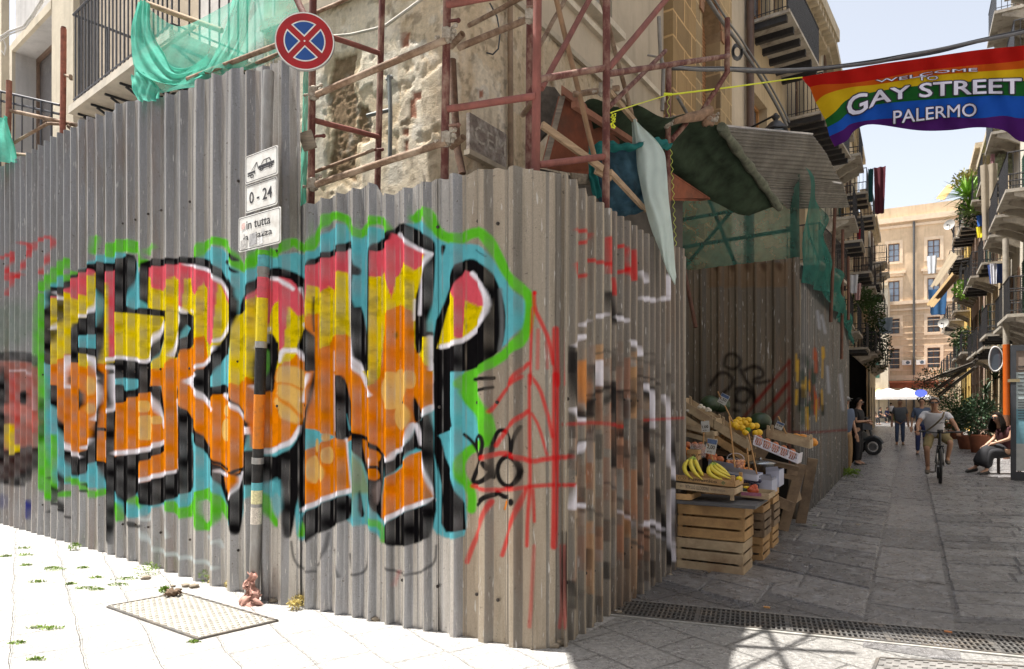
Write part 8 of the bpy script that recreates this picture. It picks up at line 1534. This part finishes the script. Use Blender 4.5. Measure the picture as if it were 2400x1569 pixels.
# ---------------- plants ----------------
leaf = M('leaf green', (.045, .10, .025), .6, 0, .45, 5, .1); leafb = M('bright leaf', (.16, .30, .035), .55, 0, .4, 4, .1); leafd = M('dark leaf', (.02, .05, .018), .55, 0, .4, 5, .1); terra = M('terracotta', (.36, .13, .07), .8, 0, .2, 6, .2)
def tuft(m, c, r, n, L, w, seed, up=.3, sc=(1, 1, 1)):
    q = random.Random(seed)
    for k in range(n):
        d_ = Vector((q.gauss(0, 1), q.gauss(0, 1), q.gauss(up, 1))).normalized(); p0 = c+Vector((d_.x*sc[0], d_.y*sc[1], d_.z*sc[2]))*r*q.random()**.5; e = (d_+Vector((q.gauss(0, .5), q.gauss(0, .5), q.gauss(0, .5)))).normalized(); s_ = e.cross(Vector((q.random(), q.random(), q.random()))).normalized()*w*q.uniform(.6, 1.2); l = L*q.uniform(.6, 1.2)
        m.add([p0, p0+e*l*.5+s_, p0+e*l, p0+e*l*.5-s_], [(0, 1, 2, 3)])
def blades(m, c, n, L, w, seed, droop=.5, spread=1.0):
    q = random.Random(seed)
    for k in range(n):
        a = q.random()*6.283; el = q.uniform(.15, 1.3); d_ = Vector((math.cos(a)*math.cos(el), math.sin(a)*math.cos(el), math.sin(el)))*spread; s_ = d_.cross(UP).normalized()*w; l = L*q.uniform(.7, 1.15); pts = [c+d_*l*f-UP*(droop*l*f*f*math.cos(el)) for f in (0, .3, .6, 1)]
        for i in range(3):
            w0, w1 = (1, 1, .7, .05)[i], (1, .7, .05)[i] if i < 2 else .05
            m.add([pts[i]-s_*(.5, 1, .8)[i], pts[i]+s_*(.5, 1, .8)[i], pts[i+1]+s_*(1, .8, .05)[i], pts[i+1]-s_*(1, .8, .05)[i]], [(0, 1, 2, 3)])
def potplant(label, c, kind, h, r, mat, seed, pot=.22, poth=.35, group='potted plants along the right side'):
    T = thing('potted_plant', label, 'plant', c, group); m = MB(); m.lathe(c, [(0, 0), (pot*.75, 0), (pot, poth-.05), (pot*1.08, poth-.05), (pot*1.08, poth), (pot*.9, poth), (pot*.85, poth-.04), (0, poth-.04)], 16); m.build('pot', terra, T)
    m = MB()
    if kind == 'yucca':
        tr = MB(); q = random.Random(seed)
        for k in range(3):
            tp = c+Vector((q.uniform(-.3, .3), q.uniform(-.3, .3), h*(.55+.22*k))); tr.tube([c+UP*poth*.8, c.lerp(tp, .5)+UP*.1, tp], [.05, .045, .04], 7); blades(m, tp, 60, r, .028, seed+k, .7)
        tr.build('trunk', M('bark', (.16, .11, .07), .9), T)
    else: tuft(m, c+UP*(poth+h*.5), r, 700, .14, .035, seed, .2, (1, 1, h/r*.6))
    m.build('foliage', mat, T); return T
potplant('tall yucca with drooping sword leaves in a pot on the right', gnd(2318, 1040), 'yucca', 2.6, .75, leafd, 3); potplant('second yucca, lower, nearer the orange pipe', gnd(2345, 1030), 'yucca', 1.7, .7, leaf, 5)
potplant('bushy dark plant in the left terracotta pot', gnd(2266, 1054), 'bush', 1.0, .62, leafd, 7, .30, .5); potplant('bushy dark plant in the right terracotta pot', gnd(2294, 1062), 'bush', 1.1, .6, leafd, 8, .28, .6); potplant('leafy shrub behind the cyclist near the wall', gnd(2240, 1030), 'bush', 1.5, .8, leaf, 9, .3, .4); potplant('tall dark shrub under the folded awning', gnd(2225, 1005), 'bush', 2.4, 1.0, leafd, 12, .3, .4)
# balcony plants, laundry, awnings
def hangplant(label, c, r, n, mat, seed, kind='bush', sc=(1, 1, 1)):
    m = MB()
    if kind == 'fan': blades(m, c, 90, r*1.6, .04, seed, .35)
    else: tuft(m, c, r, n, .16, .04, seed, 0, sc)
    o = m.build('balcony_plant', mat); tag(o, label, 'plant', 'plants growing on balconies')
hangplant('bright green fan palm on an upper right balcony', at(2268, 462, 30), .85, 0, leafb, 21, 'fan'); hangplant('lower fan of bright palm leaves on the right balcony', at(2278, 500, 30), .75, 0, leafb, 22, 'fan'); hangplant('dark foliage under the bright fan palm', at(2285, 495, 30.5), .7, 500, leafd, 23)
hangplant('white flowering plant on the top right balcony', at(2352, 385, 25), .35, 400, M('pale blossom', (.45, .50, .35), .7), 24); hangplant('small green plant hanging on a right balcony', at(2262, 678, 34), .5, 500, leafb, 25); hangplant('green plants on the middle left balconies', at(2020, 705, 32), .6, 700, leaf, 26); hangplant('trailing vine hanging down the far left houses', at(2050, 740, 38), .5, 900, leaf, 27, sc=(1, 1, 3.2)); hangplant('dark vine mass low on the far left houses', at(2050, 815, 38), .9, 1200, leafd, 28, sc=(1, 1, 1.5)); hangplant('green creeper at the corner of the yellow house', at(2262, 425, 33), .5, 500, M('dry leaf', (.30, .28, .08), .7), 29); hangplant('plant pots on a lower right balcony', at(2255, 795, 36), .6, 500, leaf, 30); hangplant('shrub tops beside the blue sign', at(2190, 905, 45), 1.3, 1100, leafd, 31)
def laundry(label, x, y, Y, w, h, col, seed=0, tr=.2):
    q = random.Random(seed); g = [[at(x, y, Y)+NR*(w*(i/10-.5)*(1-.25*j/10*q.uniform(.8, 1.2)))-UP*(h*j/10)-DS*(.05*math.sin(i*1.3+seed)+.02*j) for i in range(11)] for j in range(11)]
    m = MB(); m.sheet(g, .006); o = m.build('hanging_cloth', cloth_mat('laundry %d' % seed, col, tr, .1)); tag(o, label, 'cloth', 'laundry on the balconies')
laundry('dark red towel hanging from a pole on the left houses', 2062, 392, 27, .42, 1.9, (.12, .03, .04), 1); laundry('narrow dark green cloth beside the dark red towel', 2041, 396, 26.5, .18, 1.35, (.03, .10, .10), 2); laundry('white shirts on a left balcony', 1998, 645, 23, .35, .65, (.6, .6, .62), 3); laundry('pink cloth beside the white shirts', 2010, 665, 23.4, .22, .6, (.5, .32, .3), 4)
laundry('long beige sheet hanging down over two right balconies', 2318, 385, 24, .5, 2.7, (.42, .36, .28), 5); laundry('blue and white jersey on a right balcony', 2335, 620, 24, .5, .7, (.05, .08, .22), 6); laundry('white sleeve of the jersey on the right balcony', 2328, 618, 23.9, .2, .75, (.6, .6, .65), 7); laundry('blue clothes under the yellow awning', 2198, 678, 42, 1.0, 1.6, (.05, .14, .30), 8); laundry('red clothes beside the blue ones', 2210, 690, 42, .4, 1.3, (.35, .06, .06), 9); laundry('white cloths drying by the palazzo window', 2184, 600, 45, .6, 1.2, (.65, .68, .72), 10); laundry('blue and yellow shirt below the palm', 2300, 505, 29, .35, .5, (.04, .12, .40), 11); laundry('yellow cloth below the blue shirt', 2298, 532, 29, .3, .5, (.6, .5, .03), 12); laundry('red cloth on a far left balcony', 2015, 538, 30, .25, .6, (.4, .03, .05), 14); laundry('pale pink patterned cloth at the upper right', 2326, 362, 24.6, .12, 1.0, (.6, .35, .38), 15); laundry('pale towel on the lower left balcony', 2075, 745, 42, .8, 1.0, (.35, .42, .48), 16)
def awning(label, pts, col, seed):
    p_ = [at(*q) for q in pts]; g = [[p_[0].lerp(p_[1], i/12).lerp(p_[3].lerp(p_[2], i/12), j/6)+UP*.04*math.sin(i*1.1+seed) for i in range(13)] for j in range(7)]; m = MB(); m.sheet(g, .01); o = m.build('awning', cloth_mat('awning %d' % seed, col, .4, .1)); tag(o, label, 'awning', 'awnings on the right houses')
awning('pale canvas awning over a right balcony', [(2230, 590, 40), (2248, 600, 38), (2200, 668, 36), (2180, 675, 38)], (.34, .28, .2), 1); awning('yellow awning catching the sun below the pale one', [(2232, 640, 40), (2248, 650, 38), (2188, 722, 36), (2172, 715, 38)], (.38, .27, .14), 2); awning('orange yellow awning at the top of the yellow house', [(2222, 432, 42), (2236, 438, 40), (2212, 470, 40), (2194, 466, 42)], (.62, .42, .2), 3)
for k, (x0, y0, Y0, x1, y1, Y1) in enumerate(((2290, 842, 28, 2190, 915, 34), (2282, 850, 28, 2165, 895, 36), (2286, 860, 27, 2200, 925, 33))):
    m = MB(); m.tube([at(x0, y0, Y0), at(x1, y1, Y1)], .05, 7); m.tube([at(x0, y0+4, Y0), at(x1, y1+6, Y1)], .03, 6); o = m.build('folded_awning', M('dark arm', (.08, .07, .06), .6)); tag(o, ('highest', 'flattest', 'lowest')[k]+' of the folded awning arms slanting over the right side', 'awning arm', 'folded awning arms')
# beams of sunlit poles, satellite dishes, ac boxes on the right
for k, (x, y, Y, r_) in enumerate(((2226, 528, 38, .30), (2212, 758, 40, .3))):
    T = thing('satellite_dish', ('white satellite dish on the yellow house', 'grey satellite dish low on the right houses')[k], 'satellite dish', at(x, y, Y)); c = at(x, y, Y); m = MB(); n_ = (TOCAM-NR*.5+UP*.3).normalized(); a_ = n_.cross(UP).normalized(); b_ = a_.cross(n_); vs = [c]; fs = []
    for i in range(1, 5):
        for q in range(16): an = q*math.pi/8; rr = r_*i/4; vs.append(c+(a_*math.cos(an)+b_*math.sin(an))*rr+n_*(.25*rr*rr/r_))
    fs = [(0, 1+q, 1+(q+1) % 16) for q in range(16)]+[(1+(i-1)*16+q, 1+i*16+q, 1+i*16+(q+1) % 16, 1+(i-1)*16+(q+1) % 16) for i in range(1, 4) for q in range(16)]; m.add(vs, fs, True); m.build('dish', M('dish grey', (.34, .33, .31), .6), T); m = MB(); m.tube([c, c+n_*r_*.9-UP*.1], .02, 6); m.ball(c+n_*r_*.9-UP*.1, .05, 8, 6); m.tube([c, c-n_*.4-UP*.3], .03, 6); m.build('arm', iron_b, T)
m = MB(); T = thing('orange_pipe', 'bright orange downpipe with a grey upper length on the right', 'pipe', st(21, 2.9)); x0 = at(2359, 973, 19.5); m.tube([at(2359, 973, 19.5), at(2358, 808, 19.5)], .085, 10); m.build('orange_length', M('orange pipe', (.60, .12, .01), .5, 0, .1, 5, 0), T); m = MB(); m.tube([at(2358, 808, 19.5), at(2357, 560, 19.5)], .08, 10); m.build('grey_length', M('pale pipe', (.42, .38, .32), .6), T); m = MB(); m.tube([x0, Vector((x0.x, x0.y, 0))], .085, 10); m.build('foot_length', M('brown pipe', (.2, .09, .05), .6), T)
T = thing('oval_mirror', 'white rimmed oval mirror hanging above the yucca', 'mirror', at(2331, 842, 20)); m = MB(); c = at(2332, 842, 20); m.tube([c+NR*(.17*math.cos(a*.2856)*(1+.2*math.sin(a*.2856+2)))+UP*(.36*math.sin(a*.2856)) for a in range(23)], .022, 8, cap=False); m.build('rim', M('white rim', (.6, .6, .6), .4), T); m = MB(); m.add([c+NR*(.15*math.cos(a*.3))+UP*(.33*math.sin(a*.3)) for a in range(21)], [tuple(range(21))]); m.build('glass', glass, T)
# menu board
MBD = thing('menu_board', 'tall dark framed menu board at the right edge of the street', 'board', at(2372, 1128, 14.2)); q0 = at(2369, 1128, 13.9); q0.z = .02; ex = (NR*.9-DS*.15).normalized(); fm_ = M('charcoal frame', (.05, .055, .065), .5, .1, .2, 6, .05); H_ = at(2370, 812, 13.9).z
m = MB(); m.box(q0, ex*.09, DS*.05, UP*H_); m.box(q0+ex*.91, ex*.09, DS*.05, UP*H_); m.box(q0+ex*.09+UP*(H_-.12), ex*.82, DS*.05, UP*.12); m.box(q0+ex*.09, ex*.82, DS*.05, UP*.18); m.build('frame', fm_, MBD)
for z0, z1, c_, nm in ((.2, .75, (.40, .42, .42), 'grey'), (.75, 1.45, (.16, .34, .42), 'blue'), (1.45, H_-.55, (.42, .50, .52), 'pale'), (H_-.55, H_-.12, (.22, .17, .14), 'brown')):
    m = MB(); m.box(q0+ex*.09+DS*.02+UP*z0, ex*.82, DS*.01, UP*(z1-z0)); m.build('panel', M('menu '+nm, c_, .6, 0, .15, 6, 0), MBD)
m = MB()
for k in range(16): m.box(q0+ex*.12+DS*.012+UP*(1.25+k*.055 if k < 8 else 1.75+(k-8)*.08), ex*(.3+.4*((k*7) % 5)/5), DS*.006, UP*.014)
m.build('menu_lines', blk, MBD); m = MB(); m.box(q0-ex*.05-DS*.01+UP*2.0, ex*.2, DS*.02, UP*.06); m.build('hinge', M('brass', (.4, .33, .2), .4, .5), MBD)
# tables
for k, (x, y, s_) in enumerate(((2318, 1062, 1.0), (2335, 1048, 1.0))):
    T = thing('table', ('dark wooden table beside the seated woman', 'light wooden table top behind the dark table')[k], 'table', gnd(x, y), 'tables on the right side'); g = gnd(x, y); wd = M('table wood %d' % k, ((.10, .06, .04), (.42, .26, .13))[k], .6, 0, .2, 5, .1); m = MB(); m.box(g-NR*.35-DS*.4+UP*.74, NR*.7, DS*.8, UP*.035); m.build('table_top', wd, T)
    for a in (-.32, .28):
        for b_ in (-.36, .32): m = MB(); m.box(g+NR*a+DS*b_, NR*.04, DS*.04, UP*.74); m.build('leg', M('table leg', (.03, .03, .03), .6), T)
m = MB(); g = gnd(2318, 1062); m.box(g-NR*.05-DS*.05+UP*.776, NR*.1, DS*.02, UP*.12); o = m.build('menu_card', M('white card', (.6, .6, .6))); tag(o, 'small white menu card on the dark table', 'menu')
# parasols and stalls of the far market
for k, (x, y, Y, w_, c_) in enumerate(((2082, 940, 62, 4.2, (.85, .85, .88)), (2124, 938, 61, 3.9, (.88, .86, .84)), (2060, 944, 64, 3.0, (.8, .62, .3)))):
    T = thing('market_parasol', ('white market parasol at the left end of the far square', 'white market parasol beside the blue sign in the far square', 'yellowish market parasol at the far left')[k], 'parasol', at(x, 950, Y)-UP*1.5, 'parasols in the far square'); c = at(x, y, Y); c.z = 2.3; m = MB(); ap = c+UP*.8; q = [c+NR*a*w_/2+DS*b_*w_/2 for a, b_ in ((-1, -1), (1, -1), (1, 1), (-1, 1))]
    for i in range(4): m.add([q[i], q[(i+1) % 4], ap], [(0, 1, 2)]); m.quad(q[i], q[(i+1) % 4], q[(i+1) % 4]-UP*.25, q[i]-UP*.25)
    m.build('canopy', cloth_mat('parasol %d' % k, c_, .3, .05), T); m = MB(); m.tube([Vector((c.x, c.y, 0)), ap], .04, 6); m.build('pole', iron_b, T)
for k, (x, y, w_, h_, c_, lab) in enumerate(((2100, 965, 2.2, 1.0, (.6, .25, .05), 'orange market stall in the far square'), (2140, 962, 1.8, .9, (.5, .1, .05), 'red market stall in the far square'), (2076, 968, 2.0, .8, (.25, .3, .08), 'green market stall at the far left'), (2160, 968, 1.6, 1.1, (.25, .12, .2), 'purple market stall at the far right'))):
    T = thing('market_stall', lab, 'market stall', gnd(x, 986), 'stalls in the far square'); g = gnd(x, 986); mm_ = M('stall %d' % k, c_, .8, 0, .5, 3); m = MB(); m.box(g-NR*w_/2, NR*w_, DS*1, UP*.85); m.build('counter', mm_, T); m = MB(); q = random.Random(k)
    for i in range(22): m.ball(g+NR*q.uniform(-w_/2, w_/2)+DS*q.uniform(0, .8)+UP*(.9+q.random()*.3), .14, 6, 4)
    m.build('goods', M('stall goods %d' % k, (c_[0]*.8+.1, c_[1]+.15, c_[2]+.03), .8, 0, .5, 3), T)
T = thing('blue_sign', 'round glowing blue sign hanging before the far square', 'sign', at(2158, 920, 44)); m = MB(); c = at(2158, 922, 44); n_ = 20; m.prism([c+NR*.36*math.cos(a*.314)+UP*.24*math.sin(a*.314) for a in range(n_)], DS*.1); em, t, p = nodes('lit blue sign'); p.inputs['Base Color'].default_value = (.1, .15, .7, 1); p.inputs['Emission Color'].default_value = (.18, .25, 1, 1); p.inputs['Emission Strength'].default_value = .4; m.build('face', em, T)
m = MB(); q0 = FP(up_(2050), zpx(900), 1.5); m.box(q0, NR*7.5, -DS*2.5, UP*.12); m.box(q0, NR*7.5, -DS*.1, -UP*.5); o = m.build('shop_awning', M('brick red awning', (.42, .13, .07), .8, 0, .3, 2, .1)); tag(o, 'long brick red awning along the foot of the palazzo', 'awning')
m = MB(); m.box(FP(up_(2062), 2.2, .3), NR*6.2, -DS*2.0, UP*.08); o = m.build('shop_awning', M('cream awning', (.75, .70, .60), .8, 0, .1, 2)); tag(o, 'cream awning under the brick red one on the palazzo', 'awning')
# weeds, stones, rag, litter on the square
wl_ = M('weed', (.16, .26, .03), .7, 0, .45, 9, 0); wl2 = M('dry weed', (.42, .34, .12), .8, 0, .4, 9, 0)
WD = [(175, 1290, .10, 0), (345, 1348, .19, 0), (490, 1362, .17, 0), (505, 1368, .12, 1), (545, 1380, .10, 1), (55, 1286, .10, 2), (60, 1302, .09, 2), (120, 1332, .10, 2), (130, 1336, .12, 2), (85, 1365, .09, 2), (295, 1358, .14, 2), (280, 1372, .10, 2), (200, 1380, .10, 2), (230, 1383, .08, 2), (125, 1475, .10, 2), (90, 1472, .08, 2), (40, 1508, .07, 2), (85, 1547, .06, 2), (455, 1506, .05, 2), (385, 1395, .06, 0), (700, 1424, .13, 1), (690, 1430, .09, 1), (225, 1355, .07, 2), (60, 1326, .06, 2), (195, 1332, .06, 2), (165, 1370, .05, 2), (15, 1305, .06, 2)]
for k, (x, y, r_, kd) in enumerate(WD):
    c = gnd(x, y); m = MB(); aa = random.Random(k).random()*3; r_ *= .8; tuft(m, c+UP*(.04 if kd < 2 else .004), r_*(.6 if kd < 2 else .9), 260 if kd < 2 else 110, .020, .006, 100+k, .5, (1.2, 1, .8 if kd < 2 else .08) if kd < 2 else (1.3, .35, .07)); o = m.build('weed', wl2 if kd == 1 else wl_)
    lab = {0: 'bushy green weed sprouting at the foot of the left hoarding', 1: 'dry yellowish weed at the foot of the hoarding', 2: 'flat green weed creeping in a paving joint of the sunlit square'}[kd]; tag(o, lab, 'weed', {0: 'green weeds along the hoarding', 1: 'dry weeds along the hoarding', 2: 'weeds in the paving joints'}[kd])
m = MB(); c = gnd(405, 1400); q = random.Random(2)
for k in range(14): a = q.random()*6.28; m.tube([c, c+Vector((math.cos(a)*.04, math.sin(a)*.04, .03+q.random()*.03)), c+Vector((math.cos(a)*.07, math.sin(a)*.07, .02+q.random()*.05))], [.015, .02, .004], 5)
o = m.build('dry_leaf', M('dead leaf', (.10, .065, .04), .9, 0, .4, 20)); tag(o, 'curled dark dead leaf by the edge of the big metal cover', 'leaf')
for k, (x, y, r_) in enumerate(((342, 1358, .035), (435, 1376, .03), (455, 1378, .035), (405, 1376, .018), (880, 1455, .03), (1310, 1512, .05), (1450, 1440, .03), (1540, 1362, .04), (1570, 1352, .03), (1300, 1518, .03), (1345, 1492, .02), (2010, 1233, .03), (640, 1412, .03), (1480, 1400, .03))):
    m = MB(); m.ball(gnd(x, y)+UP*r_*.4, r_, 8, 6, (1.2, .9, .6), noise=.3); o = m.build('stone', M('rubble stone', (.24, .20, .15), .9, 0, .4, 20, .5)); tag(o, 'small crumb of stone lying at the foot of the hoarding', 'stone', 'crumbs of stone')
rag = cloth_mat('pink rag', (.62, .36, .30), .2, .5); m = MB(); q = random.Random(8); g = []
cr = postp(0); cr = Vector((cr.x, cr.y-.05, 0))
for i in range(19):
    z = .24*(1-i/18); w_ = .035+.05*(i/18)**2; row = []
    for k in range(9): a = -1.2+2.6*k/8; row.append(cr+Vector((math.sin(a)*w_+.02*math.sin(i*.7), -math.cos(a)*w_*.7-.02*i/18+.012*math.sin(k*2+i*.9), z+.008*math.sin(k*1.7))))
    g.append(row)
m.sheet(g, .004); g = [[p+Vector((.035*(i/18)+.012*math.sin(k*2.2+i), -.012-.03*(i/18)**2, -.01+.012*math.sin(i*1.3+k))) for k, p in enumerate(r_)] for i, r_ in enumerate(g[4:])]; m.sheet(g, .004); m.tube([cr+Vector((.03, -.06, .05)), cr+Vector((.08, -.08, .03)), cr+Vector((.12, -.085, .012))], [.018, .02, .006], 8); o = m.build('rag', rag); tag(o, 'crumpled pink rag tied round the foot of the sign post', 'rag')
for k, (x, y, c_, lab) in enumerate(((1790, 1429, (.6, .3, .1), 'orange cigarette end on the paving before the grate'), (2213, 1487, (.5, .2, .08), 'brown scrap on the paving at the right'), (1905, 1235, (.2, .25, .12), 'dark leaf scrap by the street side fence'), (1435, 1437, (.6, .58, .55), 'white paper scrap at the left end of the grate'))):
    m = MB(); g = gnd(x, y); m.tube([g+UP*.02, g+NR*.045+UP*.02], .008, 6); o = m.build('litter', M('litter %d' % k, c_, .8)); tag(o, lab, 'litter')
m = MB(); tuft(m, st(16.5, -1.2, .05), .3, 200, .08, .02, 77, .4, (1, 1, .4)); o = m.build('weed', wl_); tag(o, 'weeds at the foot of the street side enclosure', 'weed')
# ---------------- above the frame: unseen shade casters added and shaped to darken the corner, and overhead wires ----------------
bl = thing('shade_casters', 'unseen panels added high above the corner to shade the ground', 'shade caster', (0, 5, 5.5))
off = lambda p, z: Vector((p.x, p.y, 0))+Vector((SDIR.x/SDIR.z*z, SDIR.y/SDIR.z*z, z))
zz = 5.6; poly_g = [gnd(1322, 1514), gnd(1347, 1569), Vector((.42, 3.3, 0)), Vector((.95, 3.3, 0)), gnd(1712, 1569), gnd(1712, 1545), gnd(1728, 1505), gnd(1760, 1465), gnd(1800, 1440), gnd(1850, 1430), gnd(1900, 1380), gnd(1500, 1380)]
m = MB(); m.prism([off(p, zz) for p in poly_g], UP*.03); m.build('shadow_cutout', wood, bl)  # added unseen panel, its outline projected back from the wanted ground shade
ns = M('shade sheet', (.10, .2, .14), .9)
A_g = gnd(1780, 1474); B_g = gnd(2460, 1512); g0 = off(A_g, 6.2)
m = MB(); zb_ = 6.2; pts = [off(gnd(1560, 1472), 6.0), off(gnd(1780, 1474), 6.6), off(gnd(2100, 1490), 9.0), off(gnd(2460, 1518), 11.0), off(gnd(2900, 1540), 12.5), off(gnd(2900, 1250), 12.5), off(gnd(2300, 1230), 10.5), off(gnd(1850, 1240), 7.5), off(gnd(1650, 1260), 6.8)]
m.add(pts, [tuple(range(len(pts)))]); m.build('shade_blocker', ns, bl)  # added unseen sheet, shaped to keep the sun off the street mouth
for a, b_ in ((gnd(1790, 1460), gnd(1860, 1600)), (gnd(1690, 1600), gnd(1900, 1490))):
    p0, p1 = off(a, 5.3), off(b_, 5.3); d_ = (p1-p0).normalized(); m = MB(); m.tube([p0-d_*.3, p1+d_*.6], .022, 6); o = m.build('service_wire', cab); tag(o, 'service wire crossing above the mouth of the street', 'wire', 'service wires above the corner')
